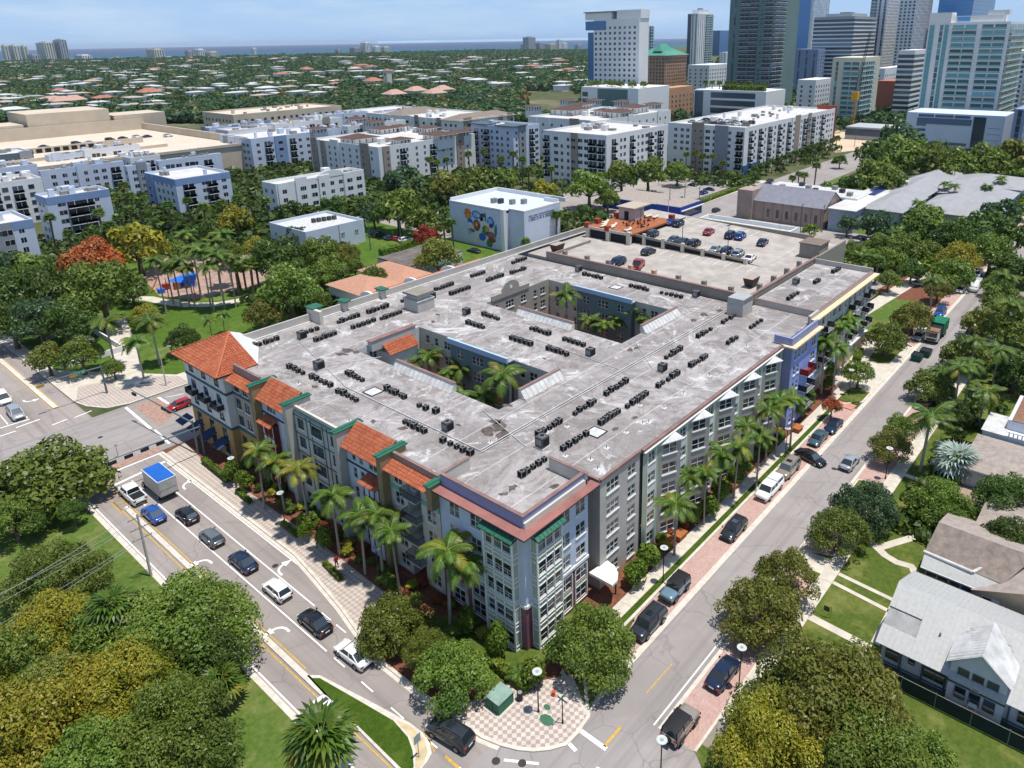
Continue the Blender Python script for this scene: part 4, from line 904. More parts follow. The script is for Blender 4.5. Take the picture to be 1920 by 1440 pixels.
# stair house and vents on the deck
b=MB();x_,y_=W(1517,490,DZ);b.box(147.5,53.2,DZ,152.5,57.5,DZ+3.0,C_PK);b.box(147.3,53,DZ+3.0,152.7,57.7,DZ+3.2,P('brown_flat_roof','#7c6b60'));b.build('stair_house',GAR)
vx=MB()
def hopper(x_,y_,z,lab,s=1.0):
    b=MB();m=P('rusty_brown_metal','#4c3a33',.6,.25,1);tp=P('pinkish_lid','#a89a8f',.7,.15)
    v=[(-1.0,-.8,.3),(1.0,-.8,.3),(1.0,.8,.3),(-1.0,.8,.3),(-1.6,-1.0,1.9),(1.6,-1.0,1.9),(1.6,1.0,1.9),(-1.6,1.0,1.9)]
    b.mesh([tuple(c*s for c in p) for p in v],[(0,1,5,4),(1,2,6,5),(2,3,7,6),(3,0,4,7),(3,2,1,0)],m);b.mesh([tuple(c*s for c in p) for p in v[4:]],[(0,1,2,3)],tp);b.box(-.7*s,-.6*s,0,.7*s,.6*s,.32*s,m)
    tag(b.build('exhaust_hood',None,(x_,y_,z)),lab,'exhaust hood')
hopper(*W(1408,537,DZ),DZ,'brown flared exhaust hood in the near right corner of the parking deck');hopper(*W(1045,472,DZ),DZ,'brown flared exhaust hood in the far left corner of the parking deck')
for i,(px,py) in enumerate(((1201,420),(1279,440),(1364,455))):
    x_,y_=W(px,py+20,DZ+.8);b=MB();b.tube((0,0,0),(0,0,6.3),.09,.06,M_DMETAL);b.box(-.9,-.14,6.3,.9,.14,6.42,M_DMETAL)
    tag(b.build('deck_light_pole',None,(x_,y_,DZ+.6)),['twin headed light pole at the terrace end of the deck','twin headed light pole in the middle of the parking deck','twin headed light pole at the right of the parking deck'][i],'light pole','deck light poles')
dl=MB()
for i in range(12):line(dl,(131.0,90-i*2.6),(135.2,90-i*2.6),.1,M_WHITE,DZ+.02)
for i in range(14):line(dl,(155,96-i*2.6),(160.5,96-i*2.6),.1,M_WHITE,DZ+.02+.0385*(36-i*2.6)+.02)
o=dl.build('parking_lines',GAR)

# ------------------------------------------------------------------ things standing on the roof
M_AC=P('condenser_grey','#4a4b4c',.6,.25,2,objrand=.9);M_ACL=P('condenser_light','#8e8c88',.6,.15,2);M_ACD=P('condenser_black','#17181a',.7,.2,2)
def make_condenser(tall=.85):
    r=thing('condenser','x','air conditioner');b=MB()
    b.box(-.36,-.36,.14,.36,.36,tall,M_AC)
    for k in range(9):
        for s in (-1,1):b.box(-.3+k*.075-.018,s*.385-.015,.2,-.3+k*.075+.018,s*.385+.015,tall-.08,M_ACD);b.box(s*.385-.015,-.3+k*.075-.018,.2,s*.385+.015,-.3+k*.075+.018,tall-.08,M_ACD)
    for sx in (-1,1):
        for sy in (-1,1):b.box(sx*.38-.03,sy*.38-.03,.1,sx*.38+.03,sy*.38+.03,tall,M_ACL)
    link('casing',b.data('casing'),r,(0,0,0))
    f=MB();f.tube((0,0,tall),(0,0,tall+.05),.35,.33,M_ACL,12);f.tube((0,0,tall+.052),(0,0,tall+.06),.27,.27,M_ACD,12);f.tube((0,0,tall+.06),(0,0,tall+.09),.08,.08,M_AC,8)
    link('fan_grille',f.data('fan_grille'),r,(0,0,0))
    g=MB();g.box(-.42,-.3,0,-.3,.3,.1,M_ACL);g.box(.3,-.3,0,.42,.3,.1,M_ACL);link('stand',g.data('stand'),r,(0,0,0));return r
COND=make_condenser();used=False
ROWS=[((477,648),(518,633),5,'beside the tiled tower roof'),((565,624),(595,616),4,'behind the first big rooftop unit'),((591,636),(628,624),5,'right of the first big rooftop unit'),
 ((636,602),(669,591),6,'below the tall green capped fin'),((663,613),(699,599),5,'left of the pair of rows before the roof shed'),((693,584),(724,572),5,'near the far parapet left of the roof shed'),
 ((717,595),(748,585),6,'just left of the roof shed'),((754,563),(775,556),4,'tucked behind the roof shed'),((820,541),(845,532),6,'right behind the roof shed along the parapet'),((847,550),(877,538),6,'right of the roof shed towards the middle'),
 ((885,516),(907,510),5,'by the far parapet above the curved gable'),((913,523),(942,517),6,'in front of the far parapet row'),((960,491),(987,484),6,'at the far corner by the garage'),((960,510),(985,502),6,'second from the far corner by the garage'),
 ((1096,513),(1127,520),5,'along the garage wall, leftmost'),((1183,535),(1215,542),5,'along the garage wall, middle'),((1240,548),(1278,555),5,'along the garage wall, rightmost'),
 ((907,588),(935,596),5,'between the courtyards, rearmost'),((877,604),(907,612),5,'between the courtyards beside the blue cornice'),((995,615),(1030,624),5,'between the courtyards near the ribbed parapet'),((960,632),(995,644),5,'between the courtyards above the big palm'),
 ((1058,635),(1095,645),5,'left of the boxy unit between the courtyards'),((1028,652),(1063,662),5,'just below the boxy unit between the courtyards'),((542,686),(569,697),4,'behind the first tile mansard'),((586,704),(617,721),5,'below the boxy unit behind the first tile mansard'),
 ((650,698),(681,710),5,'left of the first courtyard'),((634,732),(669,748),5,'behind the grey trimmed facade'),((725,728),(760,742),5,'beside the ribbed parapet of the first courtyard'),((782,757),(802,764),2,'short row near the first courtyard corner'),((815,769),(820,771),1,'lone unit near the first courtyard corner'),
 ((758,790),(798,805),5,'behind the second tile mansard'),((832,823),(880,848),5,'behind the cream balcony facade'),((978,888),(1020,860),5,'nearest the corner block'),((1012,813),(1047,788),5,'behind the big unit near the corner block'),((1060,840),(1095,810),5,'right of the big unit near the corner block'),
 ((1080,773),(1113,750),5,'along the white pipe past the first courtyard'),((1127,790),(1160,770),5,'in the outer line on the street side, second from the corner'),((1140,737),(1170,713),5,'along the white pipe, middle'),((1178,760),(1210,737),5,'in the outer line on the street side, third from the corner'),
 ((1237,722),(1267,698),5,'in the outer line on the street side, fourth from the corner'),((1248,668),(1277,653),5,'along the white pipe below the second courtyard'),((1310,632),(1333,613),4,'right of the second courtyard'),((1355,603),(1377,590),4,'near the white ventilation box'),((1405,612),(1430,600),4,'closest to the blue parapet'),
 ((1360,643),(1385,630),3,'short row before the blue parapet'),((1295,683),(1325,667),5,'in the outer line above the sage facade end'),((1478,560),(1497,547),4,'nearest on the right wing'),((1525,532),(1538,522),2,'middle pair on the right wing'),((1560,510),(1575,502),3,'farthest on the right wing')]
ORD=['first','second','third','fourth','fifth','sixth']
rn=random.Random(5)
for ri,(a,c,n,where) in enumerate(ROWS):
    z=ZW if ri >= 46 else ZR
    p=Vector(W(*a,z+.4));q=Vector(W(*c,z+.4));p,q=p,q
    d=(q-p);along=Vector((0,1)) if abs(d.y) > abs(d.x) else Vector((1,0));L_=max(abs(d.x),abs(d.y));mid=(p+q)/2
    pitch=max(.78,L_/max(1,n-1)) if n > 1 else 0;pitch=min(pitch,1.3)
    for k in range(n):
        v=mid+along*(pitch*(k-(n-1)/2))+Vector((rn.uniform(-.08,.08),rn.uniform(-.08,.08)))
        s=rn.choice((.66,.78,.82,.9,.95));first=abs(d.y) > abs(d.x)
        # the left end in the picture is first
        ordn=(n-1-k) if first else k
        lab=(('%s condenser from the left, row %s' % (ORD[ordn],where)) if n > 1 else 'condenser, '+where)
        ws=lab.split();lab=' '.join(ws[:16])
        o=dup(COND,(v.x,v.y,z),rn.uniform(-.12,.12),lab,'condensers in rows on the roof',s) if used else COND
        if not used:COND.location=(v.x,v.y,z);COND['label']=lab;COND['group']='condensers in rows on the roof';used=True
def make_rtu():
    r=thing('rooftop_unit','x','rooftop unit');b=MB();b.box(-.75,-.7,.35,.75,.7,1.75,M_AC);b.box(-.6,-.72,.5,.6,-.7,1.5,M_ACD);b.box(-.77,-.5,.6,-.75,.5,1.5,M_ACL);link('casing',b.data('casing'),r,(0,0,0))
    f=MB();f.tube((0,0,1.75),(0,0,1.85),.5,.46,M_ACL,14);f.tube((0,0,1.851),(0,0,1.86),.38,.38,M_ACD,14);link('fan_grille',f.data('fan_grille'),r,(0,0,0))
    g=MB();g.box(-.85,-.8,0,.85,.8,.2,M_FLASH);g.box(-.7,-.65,.2,.7,.65,.35,M_ACL);link('kerb_base',g.data('kerb_base'),r,(0,0,0));return r
RTU=make_rtu()
for k,(px,py,z,lab) in enumerate(((567,636,ZR,'big dark rooftop unit right of the tiled tower'),(599,693,ZR,'big rooftop unit behind the first tile mansard'),(875,591,ZR,'big rooftop unit between the courtyards, rear'),(810,561,ZR,'square unit attached right of the roof shed'),
    (1107,668,ZR,'boxy rooftop unit near the second courtyard'),(840,808,ZR,'big rooftop unit facing the first courtyard corner'),(1017,838,ZR,'big rooftop unit near the corner block'),(1242,697,ZR,'boxy rooftop unit beside the white pipe'),(1085,510,ZR,'square unit under the garage wall, left'),(1305,558,ZR,'square unit under the garage wall, right'),(1492,534,ZW,'square unit on the right wing roof'),(1375,563,ZR,'square unit left of the white ventilation box'))):
    x_,y_=W(px,py,z)
    if k == 0:RTU.location=(x_,y_,z);RTU.scale=(.8,.8,.8);RTU['label']=lab;RTU['group']='big rooftop units'
    else:dup(RTU,(x_,y_,z),0,lab,'big rooftop units',rn.uniform(.72,.86))
x_,y_=W(787,578,ZR);b=MB();b.box(-1.9,-1.9,0,1.9,1.9,2.1,C_GB);b.box(-1.5,-1.5,2.1,1.5,1.5,3.0,C_GB);b.box(-2.0,-2.0,3.0,2.0,2.0,3.35,C_PK);b.box(-2.0,-2.0,2.0,2.0,2.0,2.12,M_FLASH)
tag(b.build('roof_shed',None,(x_,y_,ZR)),'small grey rooftop shed with a wide flat cap','roof shed')
x_,y_=W(1392,588,ZR);b=MB();b.box(-1.8,-1.5,0,1.8,1.5,2.0,C_GB);b.box(-1.75,-1.45,2.0,1.75,1.45,3.1,P('galvanised','#a7a7a6',.5,.1))
for k in range(12):b.box(-1.6+k*.28,-1.5,2.2,-1.5+k*.28,-1.45,3.0,M_ACL)
tag(b.build('ventilation_box',None,(x_,y_+.6,ZR)),'big ribbed metal ventilation box on a plinth under the garage corner','ventilation box')
# skylight frames, vents and pipes
for i,(px,py) in enumerate(((700,735),(1117,811),(1155,539))):
    x_,y_=W(px,py,ZR);b=MB();s=1.05
    for u0,v0,u1,v1 in ((-s,-s,s,-s+.1),(-s,s-.1,s,s),(-s,-s,-s+.1,s),(s-.1,-s,s,s)):b.box(u0,v0,0,u1,v1,.12,M_DMETAL)
    b.box(-s+.12,-s+.12,0,s-.12,s-.12,.06,M_FLASH)
    tag(b.build('roof_hatch',None,(x_,y_,ZR)),['square roof hatch behind the grey trimmed facade','square roof hatch on the street side of the roof','square roof hatch near the garage wall'][i],'roof hatch','roof hatches')
for i,(px,py) in enumerate(((1205,794),(1174,811),(1137,840),(1216,792),(1282,738),(1330,705),(1120,880),(870,910),(1200,760),(1060,855),(655,790),(810,885),(1063,800),(920,830),(1107,862),(1245,765),(1400,650),(560,720))):
    x_,y_=W(px,py,ZR);b=MB();b.box(-.3,-.3,0,.3,.3,.03,M_FLASH);b.tube((0,0,0),(0,0,.4),.05,.05,M_ACL if i % 2 else M_DMETAL)
    b.build('vent_pipe',BLD,(x_-43,y_-41,ZR))
# ------------------------------------------------------------------ vegetation
LG=LEAF('leaf_green','#5c7629','#859640','#496426');LD=LEAF('leaf_dark','#456026','#627a32','#375020');LY=LEAF('leaf_yellow','#7f8b2c','#b8a838','#637a26')
LO=LEAF('leaf_orange','#a8502e','#b9683a','#6f5a2c');LB=LEAF('leaf_bluegreen','#3f5a38','#587248','#31492e');LR=LEAF('leaf_russet','#65722c','#908c3e','#536826')
LP=LEAF('palm_green','#35551a','#587628','#77832f');LPY=LEAF('palm_yellow','#707a26','#9a8a34','#4f6a22');LSIL=LEAF('palm_silver','#9fb0a4','#c2cdc0','#86978a')
LH=LEAF('hedge_green','#4b6b1c','#6c8a2a','#7c8c30');LRED=LEAF('croton_red','#7a3b2a','#a2583a','#5c6a2a')
BARK=P('bark','#6b5d4e',.95,.3,3,bump=.5);PTRUNK=P('palm_trunk','#a39a8c',.9,.25,2.2);STEM=P('green_crownshaft','#7d9a4a',.6,.15,2)
def quads_mesh(name,C,U,V,mat):
    n=len(C);v=np.empty((n,4,3),dtype=np.float32)
    v[:,0]=C-U-V;v[:,1]=C+U-V*.6;v[:,2]=C+U*.8+V;v[:,3]=C-U*.7+V*.7
    me=bpy.data.meshes.new(name);me.vertices.add(n*4);me.vertices.foreach_set('co',v.reshape(-1))
    me.loops.add(n*4);me.loops.foreach_set('vertex_index',np.arange(n*4,dtype=np.int32))
    me.polygons.add(n);me.polygons.foreach_set('loop_start',np.arange(0,n*4,4,dtype=np.int32))
    me.materials.append(mat);me.update(calc_edges=True);return me
def leaf_cloud(rng,centers,radii,per,size,flat=.85,inner=.6,upbias=.35):
    Cs,Ns=[],[]
    for (c,r) in zip(centers,radii):
        k=int(per*r*r)
        d=rng.normal(size=(k,3));d /= np.linalg.norm(d,axis=1,keepdims=True);d[:,2]=np.where(d[:,2] < -.35,-d[:,2],d[:,2])
        rad=r*(inner+(1-inner)*rng.random(k)**.5)*(1+.12*np.sin(d[:,0]*9+c[0]*7)*np.sin(d[:,1]*8+c[1]*5))
        p=np.array(c)+d*rad[:,None]*np.array([1,1,flat]);nn=d+rng.normal(size=(k,3))*.55;nn[:,2] += upbias
        Cs.append(p);Ns.append(nn)
    C=np.concatenate(Cs);N=np.concatenate(Ns);N /= np.linalg.norm(N,axis=1,keepdims=True)
    t=rng.normal(size=C.shape);U=np.cross(N,t);U /= np.linalg.norm(U,axis=1,keepdims=True);V=np.cross(N,U)
    s=size*(.6+.8*rng.random((len(C),1)));return C,U*s,V*s*.55
def crown_mesh(seed,lobes,per,size,hz=.62,spread=1.0):
    """crown of about radius 1, base near z=0"""
    rng=np.random.default_rng(seed);cs,rs=[],[]
    for i in range(lobes):
        a=2.399*i+rng.random()*.9;t=(i+.5)/lobes;r=spread*(.10+.70*math.sqrt(t));rr=(.36-.15*t)*(.7+.6*rng.random())*(18/max(18,lobes))**.35
        z=hz*(1.0-.8*(r/.85)**2)+(rng.random()-.5)*.28
        cs.append((r*math.cos(a),r*math.sin(a),z));rs.append(rr)
    for i in range(lobes//3):
        a=rng.random()*6.28;r=.45+.35*rng.random();cs.append((r*math.cos(a),r*math.sin(a),.12+.1*rng.random()));rs.append(.26)
    C,U,V=leaf_cloud(rng,cs,rs,per,size)
    return quads_mesh('crown',C,U,V,LG),cs
def trunk_mesh(seed,cs,th=1.0,thick=.07):
    """trunk from z=-th to the crown with limbs reaching the lobes (crown units)"""
    rng=random.Random(seed);b=MB();top=(0,0,-.0)
    b.path([(0,0,-th),(.02,.01,-th*.5),(0,0,0)],[thick*1.35,thick,thick*.85],BARK,7)
    for c in cs[:9]:
        m=(c[0]*.5+rng.uniform(-.05,.05),c[1]*.5+rng.uniform(-.05,.05),c[2]*.35+.02);b.path([(0,0,-.05),m,(c[0],c[1],c[2])],[thick*.7,thick*.4,thick*.15],BARK,5)
    return b.data('trunk')
CROWNS={}
for key,args in {'big':[(21,40,4700,.0235),(22,46,4500,.0235),(23,36,4800,.024)],'mid':[(31,24,2300,.038),(32,28,2200,.038),(33,21,2400,.04),(34,25,2300,.037)],'far':[(41,16,900,.066),(42,13,950,.068),(43,17,880,.066)],'huge':[(24,60,9000,.0165),(25,54,9300,.0165)]}.items():
    CROWNS[key]=[]
    for a in args:
        me,cs=crown_mesh(*a);CROWNS[key].append((me,trunk_mesh(a[0],cs)))
TREES=[]
LY2=LEAF('leaf_olive','#5a6a24','#7f8434','#475a1f')
LEAFS={'y2':LY2,'g':LG,'d':LD,'y':LY,'o':LO,'b':LB,'r':LR}
rt=random.Random(11)
def tree_at(x,y,r,h,col,label,group=None,lod=None,zg=.1,flat=1.0,name='broadleaf_tree'):
    d=dist(x,y);lod='huge' if r > 5.6 and d < 120 else lod or ('big' if r > 3.2 and d < 125 else 'mid' if d < 230 else 'far')
    me,tr=rt.choice(CROWNS[lod]);t=thing(name,label,'tree',(x,y,zg),0,group)
    th=max(.7,h-r*1.2)
    c=link('crown',me,t,(0,0,th),rt.random()*6.28);c.scale=(r,r,max(.6,(h-th)/.95)*flat)
    c.material_slots[0].link='OBJECT';c.material_slots[0].material=LEAFS.get(col,LG)
    k=link('trunk',tr,t,(0,0,th),c.rotation_euler.z);k.scale=(r,r,max(.6,(h-th)/.95));
    # the trunk mesh runs one crown unit below; stretch it to the ground
    k.scale.z=th if th > .1 else 1
    return t
def tree(px,py,rpx,col,label,h=None,group=None,lod=None,zg=.1,**k):
    """tree whose crown centre is seen at (px, py) with radius rpx in photograph pixels"""
    x,y=W(px,py,4.5);r=rpx*dist(x,y,5)/1368/1.0;hh=h or max(3.2,r*1.75)
    x,y=W(px,py,hh*.62);return tree_at(x,y,r,hh,col,label,group,lod,zg,**k)
# ---- palms
def frond_mesh(seed,L_=3.0,droop=1.0,n=24,wd=.8,name='frond',mat=None):
    rng=np.random.default_rng(seed);mat=mat or LP
    ts=np.linspace(0,1,9);pts=[]
    for t_ in ts:
        x=L_*t_*(1-.12*t_*droop);z=.75*math.sin(min(1,t_*1.15)*1.5)*(1.0)-droop*1.75*t_**2.2;pts.append(Vector((x,0,z)))
    b=MB();b.path([tuple(p) for p in pts],[.05,.045,.04,.035,.03,.026,.022,.018,.012],STEM,4)
    def at(t_):
        k=t_*8;i=min(7,int(k));return pts[i].lerp(pts[i+1],k-i)
    for i in range(n):
        t_=.1+.9*i/n;p=at(t_);q=at(min(1,t_+.06));w_=wd*(math.sin(math.pi*min(1,t_*.9+.12))**.6);d=(q-p)
        for s in (-1,1):
            tip=p+Vector((d.x*2.2,s*w_,d.z*1.5-w_*.55*(.6+.5*rng.random())));mid=p.lerp(tip,.5)+Vector((0,0,.07));wv=d.normalized()*.075
            b.face([tuple(p-wv),tuple(p+wv),tuple(mid+wv),tuple(mid-wv*.8)],mat);b.face([tuple(mid-wv*.8),tuple(mid+wv),tuple(tip)],mat)
    return b.data(name)
FR=[frond_mesh(1,3.1,1.1),frond_mesh(2,2.9,.85),frond_mesh(3,3.0,1.35),frond_mesh(4,3.2,.6)]
def fan_mesh(seed,L_=1.5,name='frond',mat=None):
    mat=mat or LP;b=MB();rng=random.Random(seed);b.tube((0,0,0),(L_*.55,0,.2),.03,.02,STEM,4)
    c=Vector((L_*.55,0,.2));n=13
    for i in range(n):
        a=(i/(n-1)-.5)*4.2;d=Vector((math.cos(a),math.sin(a),-.1-.25*rng.random()));l=L_*.62*(.85+.15*rng.random());s=Vector((-math.sin(a),math.cos(a),0))*.09
        b.face([tuple(c),tuple(c+d*l*.55-s+Vector((0,0,.05))),tuple(c+d*l+Vector((0,0,-.15*l))),tuple(c+d*l*.55+s+Vector((0,0,.05)))],mat)
    return b.data(name)
FAN=[fan_mesh(1),fan_mesh(2,1.35),fan_mesh(3,1.6)]
def palm_crown_join(kind,seed,nf):
    """whole crown as one mesh, for palms too far for single fronds to matter"""
    rng=random.Random(seed);V_,F_,MI=[],[],[];mats=[]
    src=FR if kind == 'royal' else FAN;me=bpy.data.meshes.new('crown')
    for i in range(nf):
        m=rng.choice(src);a=i*2.399+rng.uniform(-.2,.2);el=(.75-1.25*(i/nf)) if kind == 'royal' else (1.25-1.9*i/nf)
        M=Matrix.Rotation(a,4,'Z') @ Matrix.Rotation(-el*.8,4,'Y');n=len(V_)
        V_.extend([tuple(M @ v.co) for v in m.vertices]);F_.extend([tuple(j+n for j in p.vertices) for p in m.polygons]);MI.extend([p.material_index for p in m.polygons])
    me.from_pydata(V_,[],F_);me.materials.append(src[0].materials[0]);me.materials.append(src[0].materials[1]);me.polygons.foreach_set('material_index',MI);me.update();return me
PCR={'royal':[palm_crown_join('royal',s,15) for s in (1,2,3)],'fan':[palm_crown_join('fan',s,26) for s in (4,5,6)]}
tb=MB();tb.path([(0,0,0),(0,0,.3),(0,0,.7),(0,0,1)],[.2,.16,.15,.12],PTRUNK,8);TRK=tb.data('trunk')
tb=MB();tb.path([(0,0,0),(0,0,.9),(0,0,1.3)],[.14,.11,.05],STEM,8);SHAFT=tb.data('crownshaft')
tb=MB();tb.path([(0,0,0),(0,0,.5),(0,0,1)],[.22,.19,.24],P('boot_trunk','#7b6b58',.95,.3,3),8);TRKF=tb.data('trunk')
def palm_at(x,y,h,label,group=None,kind='royal',col=None,near=None,s=1.0,zg=.1,lean=None,nf=None,name='palm_tree'):
    d=dist(x,y);near=d < 112 if near is None else near
    t=thing(name,label,'palm',(x,y,zg),rt.random()*6.28,group);mat={None:LP,'y':LPY,'s':LSIL}.get(col,LP)
    k=link('trunk',TRK if kind == 'royal' else TRKF,t,(0,0,0));k.scale=(s,s,h)
    if kind == 'royal' and near:c=link('crownshaft',SHAFT,t,(0,0,h));c.scale=(s,s,s)
    z0=h+(1.0*s if kind == 'royal' else 0)
    slot=1;t.rotation_euler.x=rt.uniform(-.05,.05);t.rotation_euler.y=rt.uniform(-.05,.05)
    if near:
        src=FR if kind == 'royal' else FAN;n=nf or (15 if kind == 'royal' else 26)
        for i in range(n):
            f=link('frond',rt.choice(src),t,(0,0,z0-.1));a=i*2.399+rt.uniform(-.25,.25)
            el=(.8-1.3*(i/n)) if kind == 'royal' else (1.25-1.9*i/n)
            f.rotation_euler=(rt.uniform(-.1,.1),-el*.8,a);q=s*rt.uniform(.85,1.1);f.scale=(q,q,q)
            f.material_slots[slot].link='OBJECT';f.material_slots[slot].material=mat if rt.random() > .12 or col else LPY
    else:
        c=link('crown',rt.choice(PCR[kind]),t,(0,0,z0-.1));c.scale=(s,s,s);c.material_slots[slot].link='OBJECT';c.material_slots[slot].material=mat
    return t
def palm(px,py,h,label,**k):
    """palm whose crown heart is seen at (px, py)"""
    k['s']=k.get('s',1.0)*rt.uniform(.8,1.0);s=k['s'];x,y=W(px,py,h+(1.0*s if k.get('kind','royal') == 'royal' else 0));return palm_at(x,y,h,label,**k)
# ---- shrubs and hedges
def bush_mesh(seed,per=1500,size=.07,tall=1.2):
    rng=np.random.default_rng(seed);C,U,V=leaf_cloud(rng,[(0,0,.5*tall)]+[(rng.uniform(-.2,.2),rng.uniform(-.2,.2),rng.uniform(.3,.8)*tall) for _ in range(3)],[.5,.38,.36,.38],per,size,tall,.82,.1)
    return quads_mesh('foliage',C,U,V,LH)
BUSH=[bush_mesh(s) for s in (51,52,53)]
LOWB=[bush_mesh(s,700,.1,.8) for s in (54,55)]
def bush_at(x,y,r,h,label,group=None,mat=None,low=False,zg=.1,name='shrub'):
    t=link(name,rt.choice(LOWB if low else BUSH),None,(x,y,zg),rt.random()*6.28);t.scale=(2*r,2*r,h/(.8 if low else 1.15));tag(t,label,'shrub',group)
    t.material_slots[0].link='OBJECT';t.material_slots[0].material=mat or LH;return t
def hedge(name,pts,wd,h,label,mat=None,zg=.1,cat='hedge',dens=60,size=.11):
    rng=np.random.default_rng(int(abs(pts[0][0]*7+pts[0][1]*3)));Cs,Ns=[],[];core=MB()
    for i in range(len(pts)-1):
        a=Vector(pts[i]);c=Vector(pts[i+1]);u=(c-a).normalized();n=Vector((-u.y,u.x));L_=(c-a).length
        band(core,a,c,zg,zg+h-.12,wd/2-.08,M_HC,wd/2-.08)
        for (ln,wide,f) in ((L_,wd,'t'),(L_,h,'s1'),(L_,h,'s2'),(wd,h,'e1'),(wd,h,'e2')):
            k=int(ln*wide*dens);s_=rng.random(k)*ln;w_=rng.random(k)
            for ss,ww in zip(s_,w_):
                if f == 't':p=a+u*ss+n*(ww-.5)*wd;Cs.append((p.x,p.y,zg+h+rng.normal()*.03));Ns.append((0,0,1))
                elif f in ('s1','s2'):sg=1 if f == 's1' else -1;p=a+u*ss+n*sg*wd/2;Cs.append((p.x,p.y,zg+ww*h));Ns.append((n.x*sg,n.y*sg,.3))
                else:p=(a if f == 'e1' else c)+n*(ss-wd/2);sg=-1 if f == 'e1' else 1;Cs.append((p.x,p.y,zg+ww*h));Ns.append((u.x*sg,u.y*sg,.3))
    C=np.array(Cs);N=np.array(Ns)+rng.normal(size=(len(Cs),3))*.4;N /= np.linalg.norm(N,axis=1,keepdims=True);t_=rng.normal(size=C.shape);U=np.cross(N,t_);U /= np.linalg.norm(U,axis=1,keepdims=True);V=np.cross(N,U)
    me=quads_mesh('foliage',C,U*size,V*size*.7,mat or LH);o=thing(name,label,cat,(0,0,0));link('foliage',me,o,(0,0,0));core.build('inner_growth',o);return o
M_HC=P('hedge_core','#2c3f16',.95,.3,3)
# ------------------------------------------------------------------ vehicles
def PAINT(name,h,metal=.0,rough=.22):
    if name in MATS:return MATS[name]
    t=NT(name);n=t.noise(3,4,.6);c=srgb(h);x=t.mix(t.ramp(n,[(.4,0.0),(.8,.25)]),c,tuple(min(1,v*1.3+.02) for v in c))
    t.base(x,rough,.5,metal);t.b.inputs['Coat Weight'].default_value=.6;t.b.inputs['Coat Roughness'].default_value=.08;MATS[name]=t.m;return t.m
M_CGL=GL('car_glass',(.012,.016,.02),.05);M_TYREB=P('tyre_rubber','#1b1b1c',.9,.1);M_RIM=P('alloy_rim','#9a9b9d',.35,.1,3,metal=.6);M_BLK=P('black_plastic','#1f2022',.6,.1)
M_HEAD=P('headlight_glass','#d9dde0',.15,0,spec=.8);M_TAIL=P('taillight_red','#8e1a17',.25,0,spec=.8);M_PLATE=P('number_plate','#d8d8d2',.5,0);M_CHR=P('chrome','#b8babd',.2,0,metal=.8)
PAINTS={k:PAINT(k,v,m) for k,(v,m) in {'white_paint':('#e6e6e3',0),'silver_paint':('#a9adb0',.35),'grey_paint':('#6f7579',.35),'black_paint':('#17191d',.1),'blue_paint':('#1c4f9e',.2),'navy_paint':('#1d2c47',.3),'red_paint':('#a3161e',.1),'champagne_paint':('#a3988a',.35),'darkgrey_paint':('#33373c',.3),'teal_paint':('#48606b',.3),'slate_blue_paint':('#6f8796',.2)}.items()}
wm=MB();wm.tube((0,-.11,0),(0,.11,0),.335,.335,M_TYREB,18);TY=wm.data('tyre')
wm=MB();wm.tube((0,-.118,0),(0,.118,0),.215,.215,M_RIM,12);wm.tube((0,-.122,0),(0,.122,0),.06,.06,M_BLK,8)
RI=wm.data('rim')
def loft(st,mat,b,smooth=True):
    """st: list of (x, [(y,z)...]) half sections from sill to centre line"""
    n=len(st[0][1]);rows=[]
    v=[]
    for x,sec in st:
        full=[(x,-y,z) for y,z in sec]+[(x,y,z) for y,z in sec[::-1][1:]];v.extend(full)
    m=2*n-1;f=[]
    for i in range(len(st)-1):
        for j in range(m-1):f.append((i*m+j,(i+1)*m+j,(i+1)*m+j+1,i*m+j+1))
        f.append((i*m+m-1,(i+1)*m+m-1,(i+1)*m,i*m))
    f.append(tuple(range(m))[::1]);f.append(tuple(range((len(st)-1)*m,len(st)*m))[::-1])
    b.mesh(v,f,mat,smooth)
# kind: L, W, H, belt, hood height, hood end x, windshield base/top, rear top/base, deck height, ground clearance
SPEC={'sedan':(4.75,1.82,1.45,.92,.80,1.28,.55,-.85,-1.75,.92,.2),'hatch':(4.2,1.76,1.5,.94,.86,1.15,.45,-1.55,-1.95,.95,.2),'suv':(4.65,1.86,1.70,1.08,.98,1.3,.65,-1.85,-2.2,1.08,.25),
        'bigsuv':(5.0,1.95,1.82,1.15,1.05,1.45,.85,-2.1,-2.38,1.15,.28),'minivan':(5.0,1.95,1.75,1.05,.92,1.75,.8,-2.0,-2.38,1.05,.2),'coupe':(4.6,1.85,1.36,.88,.80,1.1,.3,-.7,-1.8,.92,.18),
        'pickup':(5.7,1.98,1.85,1.15,1.10,1.75,1.15,-.55,-.75,1.15,.32),'jeep':(4.2,1.85,1.82,1.15,1.05,.75,.55,-1.9,-2.0,1.15,.35)}
VEH={}
